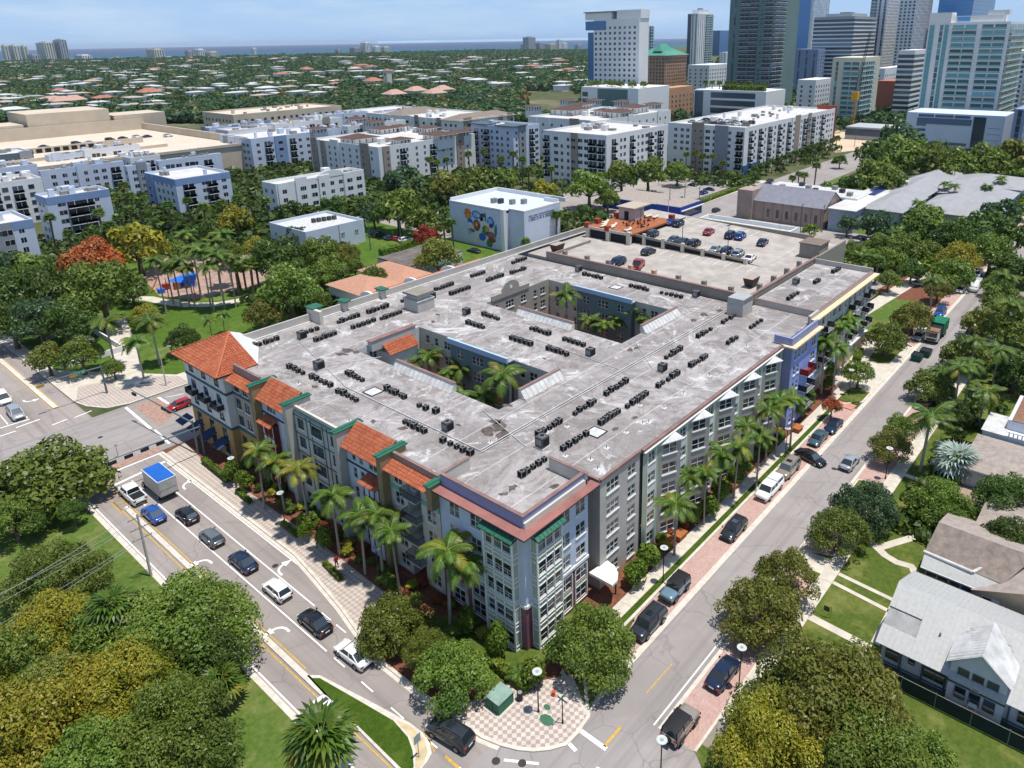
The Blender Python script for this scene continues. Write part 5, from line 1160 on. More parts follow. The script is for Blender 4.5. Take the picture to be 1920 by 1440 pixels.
def make_vehicle(kind):
    L_,Wd,H,belt,hood,xw0,xw1,xr1,xr0,deck,gc=SPEC[kind];w=Wd/2;xf,xb=L_/2,-L_/2;boxy=kind in ('jeep','pickup','bigsuv')
    t=thing('parked_car' if kind not in ('pickup','jeep') else 'pickup_truck' if kind == 'pickup' else 'open_suv','x','car');b=MB();paint=PAINTS['silver_paint'];b.m(paint)
    def sec(wd,top,crown=.03,k=1.0):return [(wd*.86,gc),(wd*.97,gc+.12),(wd,gc+(top-gc)*.45),(wd*.985,gc+(top-gc)*.8),(wd*.90*k,top),(wd*.45,top+crown),(0,top+crown*1.2)]
    e=.9 if boxy else .78
    st=[(xb,sec(w*.80*(1.1 if boxy else 1),deck-.18,.02)),(xb+.12,sec(w*.93,deck-.05)),(xb+.45,sec(w*.98,deck)),(xr0,sec(w,deck)),(0,sec(w,belt)),(xw0,sec(w,hood+.04 if not boxy else hood)),(xf-.6,sec(w*.98,hood-.04 if not boxy else hood-.02)),(xf-.2,sec(w*.93,hood-.12 if not boxy else hood-.05)),(xf,sec(w*e,hood-.30 if not boxy else hood-.15,.01))]
    loft(st,paint,b)
    # roof and pillars
    wt,wb_=w*(.74 if not boxy else .82),w*.90;zr=H-.05
    top=[(xw1,wt*.94,zr-.03),((xw1+xr1)/2,wt,zr+.05),(xr1,wt*.94,zr-.02)]
    tv=[]
    for x,y,z in top:tv += [(x,-y,z-.03),(x,-y*.6,z+.02),(x,y*.6,z+.02),(x,y,z-.03)]
    roofm=M_BLK if kind == 'jeep' else paint
    b.mesh(tv,[(i*4+j,i*4+j+1,i*4+j+5,i*4+j+4) for i in range(2) for j in range(3)][::1],roofm,True)
    for s in (-1,1):
        for (xa,za,ya),(xc,zc,yc),r in (((xw0,hood+.02,wb_*.96),(xw1,zr-.05,wt*.95),.045),(((xw0+xr0)/2-.1,belt,wb_),((xw1+xr1)/2-.1,zr-.02,wt),.05),((xr0,deck,wb_*.95),(xr1,zr-.05,wt*.95),.07)):
            b.tube((xa,s*ya,za),(xc,s*yc,zc),r,r,roofm if kind == 'jeep' else paint,5,False)
        b.tube((xw1,s*wt*.95,zr-.04),(xr1,s*wt*.95,zr-.03),.04,.04,roofm,5,False)
        b.box(xw0-.25,s*(w+.02),belt-.02,xw0-.08,s*(w+.17),belt+.12,paint)   # mirror housing
    if kind == 'pickup':
        b.box(xb+.15,-w*.82,.95,xr0-.1,w*.82,belt+.05,M_BLK);b.box(xb+.12,-w*.93,belt,xr0-.02,-w*.80,belt+.06,paint);b.box(xb+.12,w*.80,belt,xr0-.02,w*.93,belt+.06,paint);b.box(xb+.04,-w*.9,.6,xb+.16,w*.9,belt+.05,paint)
    if kind in ('suv','bigsuv'):
        for s in (-1,1):b.tube((xw1-.2,s*wt*.8,zr+.07),(xr1+.1,s*wt*.8,zr+.08),.022,.022,M_BLK,4)
        b.box((xw1+xr1)/2+.1,-wt*.5,zr+.055,(xw1+xr1)/2+.8,wt*.5,zr+.075,M_CGL)
    b.box(xb-.03,-w*.7,gc+.05,xb+.06,w*.7,gc+.3,M_BLK);b.box(xf-.06,-w*.68,gc+.05,xf+.03,w*.68,gc+.28,M_BLK)
    for s in (-1,1):
        for xx in (L_*.30,-L_*.29):b.tube((xx,s*(w-.06),.36),(xx,s*(w+.008),.36),.40,.40,M_BLK,14)
    link('body',b.data('body'),t,(0,0,0))
    def pane(nm,pts,m=M_CGL):q=MB();q.face(pts,m);q.face([(p[0],p[1],p[2]-.02) for p in pts[::-1]],m);link(nm,q.data(nm),t,(0,0,0))
    pane('windshield',[(xw0-.03,-wb_*.90,hood+.05),(xw0-.03,wb_*.90,hood+.05),(xw1,wt*.9,zr-.02),(xw1,-wt*.9,zr-.02)])
    pane('rear_window',[(xr0+.03,wb_*.88,deck+.03),(xr0+.03,-wb_*.88,deck+.03),(xr1,-wt*.88,zr-.02),(xr1,wt*.88,zr-.02)])
    for s in (-1,1):
        xm0,xm1=(xw0+xr0)/2-.1,(xw1+xr1)/2-.1
        for nm,a,c in (('side_window',(xw0-.08,xw1-.02),(xm0,xm1)),('side_window',(xm0,xm1),(xr0+.12,xr1+.02))):
            q=MB();pts=[(a[0],s*wb_*.97,belt+.0),(c[0],s*wb_*.97,belt+.0),(c[1],s*wt*.99,zr-.06),(a[1],s*wt*.99,zr-.06)];q.face(pts if s < 0 else pts[::-1],M_CGL);link(nm,q.data(nm),t,(0,0,0))
        q=MB();q.box(xf-.22,s*w*.55,hood-.36,xf-.03,s*w*.84,hood-.2,M_HEAD);link('headlight',q.data('headlight'),t,(0,0,0))
        q=MB();q.box(xb-.01,s*w*.56,deck-.3,xb+.2,s*w*.9,deck-.12,M_TAIL);link('taillight',q.data('taillight'),t,(0,0,0))
        for xx in (L_*.30,-L_*.29):
            wv=link('wheel',TY,t,(xx,s*(w-.1),.335));link('rim',RI,wv,(0,0,0))
            if boxy:wv.scale=(1.12,1.1,1.12);wv.location.z=.375
    q=MB();q.box(xb-.045,-.26,gc+.35,xb-.02,.26,gc+.5,M_PLATE);link('number_plate',q.data('number_plate'),t,(0,0,0))
    if kind == 'jeep':
        q=MB();q.tube((xb-.3,0,.95),(xb-.06,0,.95),.36,.36,M_TYREB,16);q.tube((xb-.31,0,.95),(xb-.29,0,.95),.2,.2,M_RIM,10);link('spare_wheel',q.data('spare_wheel'),t,(0,0,0))
        q=MB()
        for s in (-1,1):
            for xx in (L_*.30,-L_*.29):q.box(xx-.5,s*w,.74,xx+.5,s*(w+.16),.8,M_BLK)
        q.box(xf,-w*.9,.5,xf+.18,w*.9,.66,M_BLK);link('fender',q.data('fender'),t,(0,0,0))
    return t
def car(kind,paint,px,py,head,label,z=0.0,name=None,cat='car',group=None,zc=.75,xy=None):
    x,y=xy or W(px,py,z+zc)
    if kind not in VEH:VEH[kind]=make_vehicle(kind);o=VEH[kind];o.location=(x,y,z+.012);o.rotation_euler.z=R(head);o['label']=label
    else:o=dup(VEH[kind],(x,y,z+.012),R(head),label)
    o['category']=cat
    if name:o.name=name
    if group:o['group']=group
    for c in o.children:
        if c.data.name.startswith('body'):c.material_slots[0].link='OBJECT';c.material_slots[0].material=PAINTS[paint+'_paint']
    return o
Q='cars queuing on the avenue'
car('pickup','white',248,925,90,'white pickup truck with an open bed waiting at the stop line',cat='pickup truck',group=Q)
car('sedan','blue',287,961,90,'bright blue sedan waiting behind the white pickup',name='sedan_car',group=Q)
car('hatch','black',350,963,90,'black car behind the blue roofed box truck',name='hatchback_car',group=Q)
car('hatch','grey',396,1005,90,'grey hatchback third from the front of the queue',name='hatchback_car',group=Q)
car('sedan','navy',455,1050,90,'dark blue grey sedan in the middle of the queue',name='sedan_car',group=Q)
car('hatch','white',519,1103,90,'white hatchback between two dark sedans in the queue',name='hatchback_car',group=Q)
car('sedan','black',590,1163,90,'black sedan just ahead of the last white car',name='sedan_car',group=Q)
car('sedan','white',662,1223,92,'white sedan last in line beside the bent kerb',name='sedan_car',group=Q)
car('suv','darkgrey',844,1372,98,'dark grey suv with roof rails driving past the corner plaza',name='suv_car')
car('sedan','white',617,1338,-92,'white sedan half hidden under the fan palm',name='sedan_car')
car('minivan','white',5,745,-92,'white car at the left edge of the picture',name='minivan_car');car('minivan','silver',29,773,-92,'silver minivan waiting at the far side of the junction',name='minivan_car')
car('hatch','red',336,758,182,'red car entering the junction behind the tiled tower',name='hatchback_car')
G1='cars parked along the side street'
car('bigsuv','darkgrey',1216,1166,180,'dark car with a slanting boxy back under the corner tree',name='suv_car',group=G1)
car('jeep','slate_blue',1266,1102,180,'pale blue boxy open suv with a black top',name='open_suv',group=G1)
car('suv','darkgrey',1376,990,180,'dark grey suv parked alone on the brick strip',name='suv_car',group=G1)
car('bigsuv','champagne',1478,877,180,'beige grey suv with a sunroof parked behind the white pickup',name='suv_car',group=G1)
car('sedan','black',1520,855,-105,'black sedan parked askew beside the beige suv',name='sedan_car',group=G1)
car('sedan','teal',1534,819,180,'dark teal sedan second from the end of the brick strip',name='sedan_car',group=G1)
car('sedan','navy',1563,796,180,'dark blue sedan last on the brick strip',name='sedan_car',group=G1)
car('coupe','silver',1593,864,0,'silver sedan with black roof driving up the street',name='sedan_car')
car('jeep','champagne',1276,1357,0,'beige open suv with a spare wheel at the bottom right',name='open_suv',group=G1)
car('sedan','navy',1356,1258,0,'navy sedan by the lamp at the edge of the big tree',name='sedan_car',group=G1)
car('pickup','black',1737,752,0,'black pickup under the tree across the street',cat='pickup truck',group=G1)
car('sedan','silver',1724,628,180,'silver sedan beside the garbage truck',name='sedan_car',group=G1);car('sedan','white',1732,611,180,'white sedan half hidden behind the garbage truck',name='sedan_car',group=G1)
car('suv','blue',1763,585,180,'blue suv parked past the garbage truck',name='suv_car',group=G1)
car('sedan','white',1802,541,180,'white sedan parked just before the white van',name='sedan_car',group=G1);car('sedan','silver',1818,523,180,'silver sedan second beyond the white van',name='sedan_car',group=G1);car('bigsuv','white',1832,513,180,'white suv farthest up the street',name='suv_car',group=G1)
car('sedan','navy',1822,620,0,'dark blue car peeking out from the trees on the right kerb',name='sedan_car',group=G1)
# deck cars: (z a little above the ramp)
G2='cars on the parking deck'
def dz(y):return DZ+.05+(y-60)*.0375
for kind,col,px,py,hd,lab in (('suv','navy',1157,491,180,'dark blue suv left of the red pickup on the deck'),('pickup','red',1196,496,20,'red pickup on the lower parking deck'),('hatch','darkgrey',1216,470,0,'dark covered car alone on the lower deck')):
    car(kind,col,px,py,hd,lab,z=DZ+.02,name='pickup_truck' if kind == 'pickup' else 'deck_car',cat='pickup truck' if kind == 'pickup' else 'car',group=G2)
for kind,col,px,py,hd,lab in (('suv','navy',1224,438,12,'dark suv beside the brown roof terrace'),('sedan','blue',1258,415,10,'blue car at the terrace end of the far row'),('suv','navy',1272,418,10,'dark blue suv second in the far row'),('sedan','red',1329,433,12,'red sedan in the far row of the deck'),
    ('sedan','teal',1264,448,8,'pale teal sedan first in the near row of the upper deck'),('sedan','navy',1282,452,8,'navy sedan second in the near row of the upper deck'),('suv','black',1302,456,8,'black suv third in the near row of the upper deck'),('suv','navy',1370,440,10,'dark suv right of the red sedan, first of two'),('suv','blue',1388,442,10,'blue suv right of the red sedan, second of two'),
    ('sedan','silver',1342,466,10,'silver sedan left of the blue one in the near row'),('suv','navy',1363,470,10,'navy car between two silver ones in the near row'),('suv','silver',1384,475,10,'silver suv between navy and white cars on the deck'),('coupe','white',1406,482,10,'white car with black roof at the end of the near row'),('sedan','navy',1430,453,10,'navy sedan alone at the right of the deck')):
    x_,y_=W(px,py,DZ+1.4);zz=dz(y_);x_,y_=W(px,py,zz+.7);car(kind,col,px,py,hd,lab,z=zz,name='deck_car',group=G2,xy=(x_,y_))
# lots further off
G3='cars in the lots behind'
lots=[(1335,345,'silver'),(1268,330,'silver'),(1277,335,'darkgrey'),(1300,333,'white'),(1309,334,'white'),(1318,335,'navy'),(1327,335,'navy'),(1337,336,'navy'),(1298,346,'black'),(1329,354,'navy'),(1320,361,'blue'),(1343,393,'black'),(1444,338,'black'),
        (1594,480,'white'),(1618,482,'blue'),(1640,462,'blue'),(1635,440,'silver'),(1612,445,'navy'),(1750,492,'white'),(1722,515,'silver'),(1720,530,'silver'),
        (700,436,'navy'),(712,440,'black'),(725,445,'grey'),(741,447,'red'),(760,449,'white'),(775,452,'silver'),(888,469,'black'),(1440,345,'navy')]
words=['first','second','third','fourth','fifth','sixth','seventh','eighth','ninth','tenth','eleventh','twelfth','thirteenth']
for i,(px,py,c) in enumerate(lots):
    where='in the lot below the white hotel block' if i < 13 else 'in the tree shaded lot beyond the right wing' if i < 21 else 'in the lot beside the mural building'
    k=i if i < 13 else i-13 if i < 21 else i-21
    if i == 11:where='driving past the low white shop roof'
    if i == 12:where='driving up the far street'
    if i == 27:where='parked right under the mural'
    if i == 28:where='parked at the kerb of the far street'
    car(('sedan','suv','hatch')[i % 3],c,px,py,(90,0,80)[i % 3] if i not in (11,12,28) else 0,'%s car %s%s' % (c,where,'' if i in (11,12,27,28) else ', %s in the row' % words[k]),name='distant_car',group=G3)
# white pickup with a cap
t_=car('pickup','white',1443,915,180,'white pickup with a white bed cap parked before the beige suv',cat='pickup truck',group=G1)
b=MB();b.mesh([(-2.75,-.86,1.15),(-.6,-.86,1.15),(-.6,.86,1.15),(-2.75,.86,1.15),(-2.6,-.72,1.82),(-.7,-.72,1.82),(-.7,.72,1.82),(-2.6,.72,1.82)],[(4,5,6,7),(0,1,5,4),(1,2,6,5),(2,3,7,6),(3,0,4,7)],PAINTS['white_paint'])
for s in (-1,1):b.mesh([(-2.5,s*.855,1.28),(-.9,s*.855,1.28),(-.95,s*.765,1.7),(-2.45,s*.765,1.7)],[(0,1,2,3)],M_CGL)
link('bed_cap',b.data('bed_cap'),t_,(0,0,0))
# box truck
x_,y_=W(296,903,1.5);t=thing('box_truck','white box truck with a blue translucent roof at the junction','truck',(x_,y_,.01),R(90),Q)
b=MB();WP=PAINTS['white_paint'];ALU=P('aluminium_panel','#b9b7b3',.4,.12,1.2,metal=.2)
b.box(-3.6,-1.2,1.0,1.7,1.2,3.35,ALU)
link('cargo_box',b.data('cargo_box'),t,(0,0,0))
b=MB();b.box(-3.55,-1.15,3.352,1.65,1.15,3.39,P('blue_tarpaulin','#1f5fb4',.5,.12,.8));link('blue_roof_sheet',b.data('blue_roof_sheet'),t,(0,0,0))
b=MB()
for y0,y1 in ((-1.24,-1.16),(1.16,1.24)):b.box(-3.65,y0,3.3,1.72,y1,3.42,WP)
b.box(-3.66,-1.24,3.3,-3.58,1.24,3.42,WP);b.box(-3.65,-1.1,1.05,-3.6,1.1,3.2,ALU);b.box(-3.68,-1.15,2.0,-3.6,1.15,2.06,M_ACL);b.box(-3.68,-1.2,.9,-3.6,1.2,1.02,M_BLK);link('rear_shutter',b.data('rear_shutter'),t,(0,0,0))
b=MB();loft([(1.75,[(1.0,.5),(1.02,.9),(1.0,1.5),(.92,2.35),(0,2.45)]),(2.5,[(1.0,.5),(1.02,.9),(1.0,1.5),(.9,2.3),(0,2.4)]),(3.1,[(.98,.5),(1.0,.9),(.98,1.5),(.8,1.65),(0,1.7)]),(3.6,[(.9,.5),(.95,.8),(.93,1.2),(.8,1.3),(0,1.35)])],WP,b);link('cab',b.data('cab'),t,(0,0,0))
b=MB();b.face([(2.55,-.85,2.3),(2.55,.85,2.3),(3.12,.9,1.72),(3.12,-.9,1.72)][::-1],M_CGL);link('windshield',b.data('windshield'),t,(0,0,0))
b=MB();b.box(-3.5,-.5,.6,3.2,.5,1.0,M_BLK);link('chassis',b.data('chassis'),t,(0,0,0))
for xx in (2.7,-2.2):
    for s in (-1,1):wv=link('wheel',TY,t,(xx,s*.95,.42));wv.scale=(1.25,1.6,1.25);link('rim',RI,wv,(0,0,0))
# white van
x_,y_=W(1829,535,1.2);t=thing('delivery_van','tall white delivery van driving down the street','van',(x_,y_,.01),R(180))
b=MB();loft([(-2.8,[(.95,.35),(1.0,.9),(1.0,1.6),(.86,2.5),(0,2.58)]),(1.2,[(.98,.35),(1.02,.9),(1.0,1.6),(.86,2.5),(0,2.6)]),(1.9,[(.98,.35),(1.0,.9),(.97,1.5),(.8,2.1),(0,2.2)]),(2.4,[(.95,.35),(.98,.9),(.9,1.25),(.6,1.3),(0,1.32)]),(2.85,[(.85,.35),(.9,.8),(.8,1.0),(.5,1.05),(0,1.06)])],WP,b);link('body',b.data('body'),t,(0,0,0))
b=MB();b.face([(1.45,-.78,2.42),(1.45,.78,2.42),(2.38,.82,1.4),(2.38,-.82,1.4)][::-1],M_CGL);link('windshield',b.data('windshield'),t,(0,0,0))
for xx in (1.9,-1.8):
    for s in (-1,1):wv=link('wheel',TY,t,(xx,s*.9,.36));link('rim',RI,wv,(0,0,0))
b=MB();b.box(2.7,.5,.75,2.82,.8,.95,M_HEAD);b.box(2.7,-.8,.75,2.82,-.5,.95,M_HEAD);link('headlight',b.data('headlight'),t,(0,0,0))
# garbage truck and dumpsters
x_,y_=W(1757,618,1.8);t=thing('garbage_truck','green and rust brown garbage truck collecting dumpsters','garbage truck',(x_,y_,.01),R(180))
GT=P('garbage_green','#1f7a55',.5,.2,.8);RUST=P('rusty_brown','#8a6a4d',.8,.25,.8)
b=MB();b.box(-4.2,-1.25,1.1,.2,1.25,3.4,GT)
for x in (-3.4,-2.4,-1.4,-.5):b.box(x,-1.29,1.2,x+.12,1.29,3.44,GT)
link('refuse_body',b.data('refuse_body'),t,(0,0,0))
b=MB();b.box(.4,-1.2,1.1,2.3,1.2,2.9,M_DARK);b.box(2.3,-1.2,2.75,4.4,1.2,2.95,RUST);link('hopper',b.data('hopper'),t,(0,0,0))
b=MB();b.box(2.5,-1.15,.7,4.3,1.15,2.7,P('cab_offwhite','#d0cfc6',.5));b.box(4.3,-1.0,1.55,4.34,1.0,2.5,M_CGL);b.box(4.3,-.9,.8,4.36,.9,1.2,M_BLK);link('cab',b.data('cab'),t,(0,0,0))
b=MB();b.box(-4,-.5,.6,4.2,.5,1.1,M_BLK);link('chassis',b.data('chassis'),t,(0,0,0))
for xx in (3.3,-1.4,-2.7):
    for s in (-1,1):wv=link('wheel',TY,t,(xx,s*1.0,.5));wv.scale=(1.45,1.8,1.45);link('rim',RI,wv,(0,0,0))
for i,(px,py) in enumerate(((1720,669),(1736,661))):
    x_,y_=W(px,py,.7);b=MB();m=P('dumpster_green','#1f5a4c',.6,.2,1)
    b.mesh([(-.95,-.85,.15),(.95,-.85,.15),(.95,.85,.15),(-.95,.85,.15),(-1.1,-.95,1.35),(1.1,-.95,1.35),(1.1,.95,1.35),(-1.1,.95,1.35)],[(0,1,5,4),(1,2,6,5),(2,3,7,6),(3,0,4,7),(3,2,1,0)],m);b.mesh([(-1.0,-.85,1.2),(1.0,-.85,1.2),(1.0,.85,1.2),(-1.0,.85,1.2)],[(0,1,2,3)],M_DARK);b.box(-1.2,-.2,.9,1.2,.2,1.0,m)
    tag(b.build('dumpster',None,(x_,y_,.01)),['open green dumpster nearer to the kerb','open green dumpster nearer to the garbage truck'][i],'dumpster','dumpsters in the street')
# ------------------------------------------------------------------ trees placed one by one
T_='foreground trees west of the avenue'
for a in ((330,1155,132,'g','big dark green tree overhanging the avenue beside the utility pole',9.5),(90,1060,78,'g','green tree at the left edge below the open grass',8),(95,1165,84,'y','yellow green tree between the left edge and the big dark tree',8),(60,1330,120,'y','yellowish flowering tree in the bottom left corner',9.5),(235,1265,90,'y','tree with bright yellow new leaves below the big dark tree',8.5),
          (322,1350,105,'g','rounded green tree near the bottom beside the grass gap',9),(180,1420,85,'g','green tree cut by the bottom edge of the picture',8),(200,1170,75,'g','small green tree wedged among the yellow ones',7),(25,1225,70,'g','green tree on the left edge above the yellow corner tree',7.5),(405,1225,42,'d','dark shrubby tree at the grass edge by the avenue',6),
          (75,885,98,'g','spreading green tree beside the junction',9),(22,965,48,'g','green tree below the junction tree on the left',6.5),(135,958,22,'d','small dark tree in the shade of the junction tree',4),(95,1290,60,'r','olive brown tree in the middle of the yellow crowns',8)):
    tree(*a[:5],h=a[5],group=T_)
for a in ((737,1150,72,'y2','sunlit olive street tree beside the bent kerb',5.6),(845,1250,76,'g','leafy street tree left of the green utility box',5.8),(800,1215,45,'y2','thin olive tree between the two kerb trees',5),(1112,1190,84,'g','round green tree on the corner lawn before the blue block',7.2)):
    tree(*a[:5],h=a[5],group='trees round the corner block',lod='big')
G='trees on the south side of the street'
for a in ((1560,1290,150,'r','huge olive tree filling the bottom right',11),(1455,1370,105,'y','yellow tipped tree at the left of the huge olive tree',9),(1620,1395,115,'g','green tree under the huge olive tree at the bottom edge',9.5),(1740,1415,45,'g','small green tree on the back lawn at the bottom',5),
          (1430,1130,78,'r','olive street tree over the parked navy sedan',6.5),(1478,1070,62,'r','thinner olive tree just past the parked navy sedan',6.2),(1575,985,58,'g','bright green tree on the kerb bulge, left of a pair',6),(1625,935,62,'b','grey green tree on the kerb bulge, right of a pair',6.5),
          (1765,930,56,'g','bright green tree in front of the brown hip roof',6),(1900,925,62,'d','dark tree over the driveway at the right edge',7),(1672,830,42,'r','olive tree behind the white street lamp',5.5),(1748,715,44,'g','green tree over the black pickup',6),(1690,800,30,'g','small tree left of the tall coconut palm',5),
          (1845,598,36,'r','olive street tree past the dumpsters across the road',7),(1815,655,44,'g','green street tree across from the dumpsters',7),(1905,690,45,'d','dark tree behind the right edge palms',8),(1895,610,40,'g','dense tree at the right edge level with the truck',8),(1880,560,36,'g','dense tree at the right edge level with the van',8),(1905,500,40,'d','tree at the right edge where the street vanishes',8),(1870,530,25,'g','small tree beside the far coconut palm',6),(1890,1005,40,'d','dark tree shading the tiled back yard',6),(1800,770,28,'d','dark tree behind the wooden gate',5)):
    tree(*a[:5],h=a[5],group=G)
G='street trees on the building side'
for a in ((1661,630,38,'g','umbrella shaped tree on the forecourt island',7),(1714,590,38,'r','olive tree behind the silver sedan',7.5),(1611,697,31,'g','small round tree on the grass bulb before the forecourt',5.5),(1667,523,24,'g','bright green tree at the end of the right wing',6),(1710,505,26,'d','dark tree in the lot beyond the right wing',6.5),(1675,480,36,'g','broad green tree over the lot entrance',7),(1790,505,40,'g','broad tree just before the parked white suv',8),(1760,540,26,'r','olive tree left of the parked white sedan',6),(1740,470,35,'g','tree in the middle of the shaded lot',7),(1560,762,20,'o','reddish leafed small tree beside the terracotta path',4)):
    tree(*a[:5],h=a[5],group=G)
# park, north-west
G='trees round the park'
nw=[(170,487,48,'o','flame tree in full orange bloom'),(187,537,60,'g','broad green tree before the flame tree'),(110,547,50,'d','dark tree left of the broad park tree'),(33,545,52,'d','dark tree at the left edge of the park'),(20,600,42,'d','dark tree at the left edge beside the avenue'),(70,595,45,'b','grey green tree beside the parked car lane'),(125,600,44,'d','dark tree above the corner plaza'),(247,547,24,'g','small tree touching the playground path'),
      (270,590,26,'y','small yellow tree on the lawn behind the twin palms'),(87,668,32,'r','lacy olive tree at the plaza kerb'),(150,660,36,'g','lacy green tree behind the signal arm'),(212,690,20,'g','small tree beside the signal pole'),(342,632,30,'d','dark round tree left of the tiled tower'),
      (540,538,58,'g','wide green tree behind the far parapet'),(490,585,36,'r','olive tree above the tiled tower'),(617,508,34,'g','green tree beside the clay roofed house'),(590,560,30,'g','tree hugging the far parapet'),(700,520,33,'d','dark tree between the two clay roofs'),(255,455,48,'y','big yellow green tree above the playground'),(190,445,30,'d','dark tree behind the yellow park tree'),(440,410,32,'y','yellow topped tree among the park palms'),(480,462,26,'y','flat yellow tree right of the playground'),(380,440,34,'d','dark tree behind the playground palms'),(520,480,50,'d','dark broad tree right of the playground'),(430,470,28,'g','green tree in the palm grove'),(600,470,40,'g','green tree before the small clinic'),(650,475,30,'r','olive tree beside the utility pole near the clinic'),(560,440,26,'b','grey tree at the corner of the clinic'),(15,500,35,'b','tree at the left edge below the white flats'),(60,500,34,'g','green tree left of the flame tree'),(330,470,26,'g','tree behind the blue shade sail'),(545,395,26,'d','dark oak behind the clinic'),(625,385,28,'d','dark oak right of the clinic roof')]
for a in nw:tree(*a[:4],a[4],group=G)
G='trees round the mural building'
for a in ((745,385,46,'g','large bright green tree left of the mural building'),(790,410,34,'g','green tree touching the mural building'),(755,335,34,'b','tall bluish tree before the white flats'),(840,345,36,'r','russet green tree behind the mural building'),(905,340,38,'g','broad green tree behind the mural building'),(945,335,30,'g','green tree above the mural building corner'),(1020,355,26,'y','yellow green tree right of the mural building'),(1105,345,40,'g','big round tree beside the blue shop'),(1140,370,26,'g','low tree in front of the big round one'),(1165,325,34,'g','tree row behind the blue shop, left'),(1215,320,36,'g','tree row behind the blue shop, middle'),(1270,320,26,'g','tree row behind the blue shop, right'),
          (800,440,28,'o','reddish tree beside the mural lot'),(820,478,46,'r','olive tree over the far parapet'),(665,500,22,'g','small tree at the hedge of the lot'),(975,370,24,'d','dark tree right behind the mural building'),(700,400,28,'b','grey green tree over the parked cars'),(1095,395,20,'d','dark tree behind the low white roof'),(870,375,24,'g','small tree left behind the mural building')):
    tree(*a[:5],group=G)
G='trees among the grey roofed houses'
for a in ((1650,330,42,'g','big green tree left of the long grey roof'),(1700,290,42,'g','big tree behind the long grey roof'),(1640,290,34,'d','dark tree at the corner of the far street'),(1690,265,40,'b','lacy tree nearest the white office podium'),(1740,300,40,'g','rounded tree behind the grey roofs'),(1600,350,32,'d','palm and scrub thicket beside the street'),(1560,360,26,'d','low thicket beside the white flat roof'),(1810,305,34,'g','tree row behind the fan shaped roofs, left'),(1860,300,36,'g','tree row behind the fan shaped roofs, middle'),(1905,290,38,'r','tree at the right edge below the glass tower'),(1780,300,26,'d','dark tree behind the grey roofs'),
          (1640,420,34,'b','grey green tree before the corner house'),(1590,420,22,'b','grey tree beside the church'),(1520,430,18,'g','small green tree by the garage stair house'),(1735,415,38,'g','large tree in front of the fan roofs'),(1790,440,40,'d','dense dark tree under the fan roofs'),(1840,430,42,'d','dense dark tree right of centre under the fan roofs'),(1880,400,34,'b','grey tree at the right of the fan roofs'),(1700,460,34,'g','green tree beside the leaning utility pole'),(1600,465,20,'g','round tree behind the right wing'),(1650,455,26,'g','green tree in the lot behind the right wing'),(1860,470,40,'g','yellow green tree where the street ends'),(1800,480,38,'y','yellow green tree at the right end of the lot'),(1900,445,36,'d','dark tree at the right edge above the street'),(1575,300,14,'d','small street tree at the bend of the far street')):
    tree(*a[:5],group=G)
for i in range(15):
    px=1415+i*11;py=322-i*4.2;tree(px,py-2,8.5,'d','%s street tree along the white flats from the left' % (words+['fourteenth','fifteenth'])[i],h=6.5,group='small street trees by the white flats')
# ---- palms
G='palms along the avenue facade'
for i,a in enumerate(((478,845,8.2,'palm in front of the ochre tower base'),(520,862,7.2,'short palm beside the maroon bay'),(565,880,8.6,'tall yellowing palm before the grey wall'),(622,930,7.2,'palm before the second tile mansard'),(672,965,7.4,'left palm of the trio by the brown pier'),(706,968,7.6,'middle palm of the trio by the brown pier'),(738,992,8.2,'right palm of the trio by the brown pier'),(833,1030,9.2,'left palm of the pair at the corner block'),(875,1055,8.0,'right palm of the pair at the corner block'))):
    palm(a[0],a[1],a[2],a[3],group=G,col='y' if i == 2 else None,s=1.2 if i in (2,7) else 1.05,nf=16)
G='palms along the street facade'
w15=words+['fourteenth','fifteenth','sixteenth']
for i,(px,py,h) in enumerate(((1268,945,6.5),(1288,892,6.8),(1325,885,7.2),(1352,850,7.0),(1382,838,7.4),(1402,800,7.6),(1425,822,7.0),(1443,770,7.8),(1462,752,8.0),(1490,748,7.6),(1550,640,9.0),(1575,610,10),(1570,655,8.0),(1590,600,9.5))):
    palm(px,py,h,'%s slender palm from the corner along the sage facade' % w15[i] if i < 10 else ['palm nearest the red balcony','tallest palm before the right wing','low palm below the red balcony','palm furthest along the right wing'][i-10],group=G,s=.95 if i < 10 else 1.1,nf=15)
G='palms in the courtyards'
for i,(px,py,h,s) in enumerate(((940,700,12.5,1.5),(795,670,10,1.1),(835,645,10.5,1.1),(765,690,9,1.0),(870,690,9.5,1.1),(900,745,8.5,1.1),(845,700,9,1.0),(815,640,10.5,1.0),(730,670,9,.9),(870,745,8.5,1.1),
    (1062,555,14.5,1.3),(1190,585,11,1.2),(1130,610,9.5,1.1),(1160,600,9.5,1.0),(1215,600,10.5,1.1),(1105,600,9.5,1.0),(1030,560,9,.9))):
    palm(px,py,h,'palm %s of the %s courtyard' % (['towering over the near corner','in the left middle','at the back','at the left parapet','in the centre','in the near corner','in the middle thicket','in the far left corner','by the tiled awning','low beside the tall one','towering by the curved gable','with the leaning stem','by the ribbed parapet','in the middle','at the right end','at the front left','under the curved gable'][i],'first' if i < 10 else 'second'),group=G,s=s,near=True,nf=14)
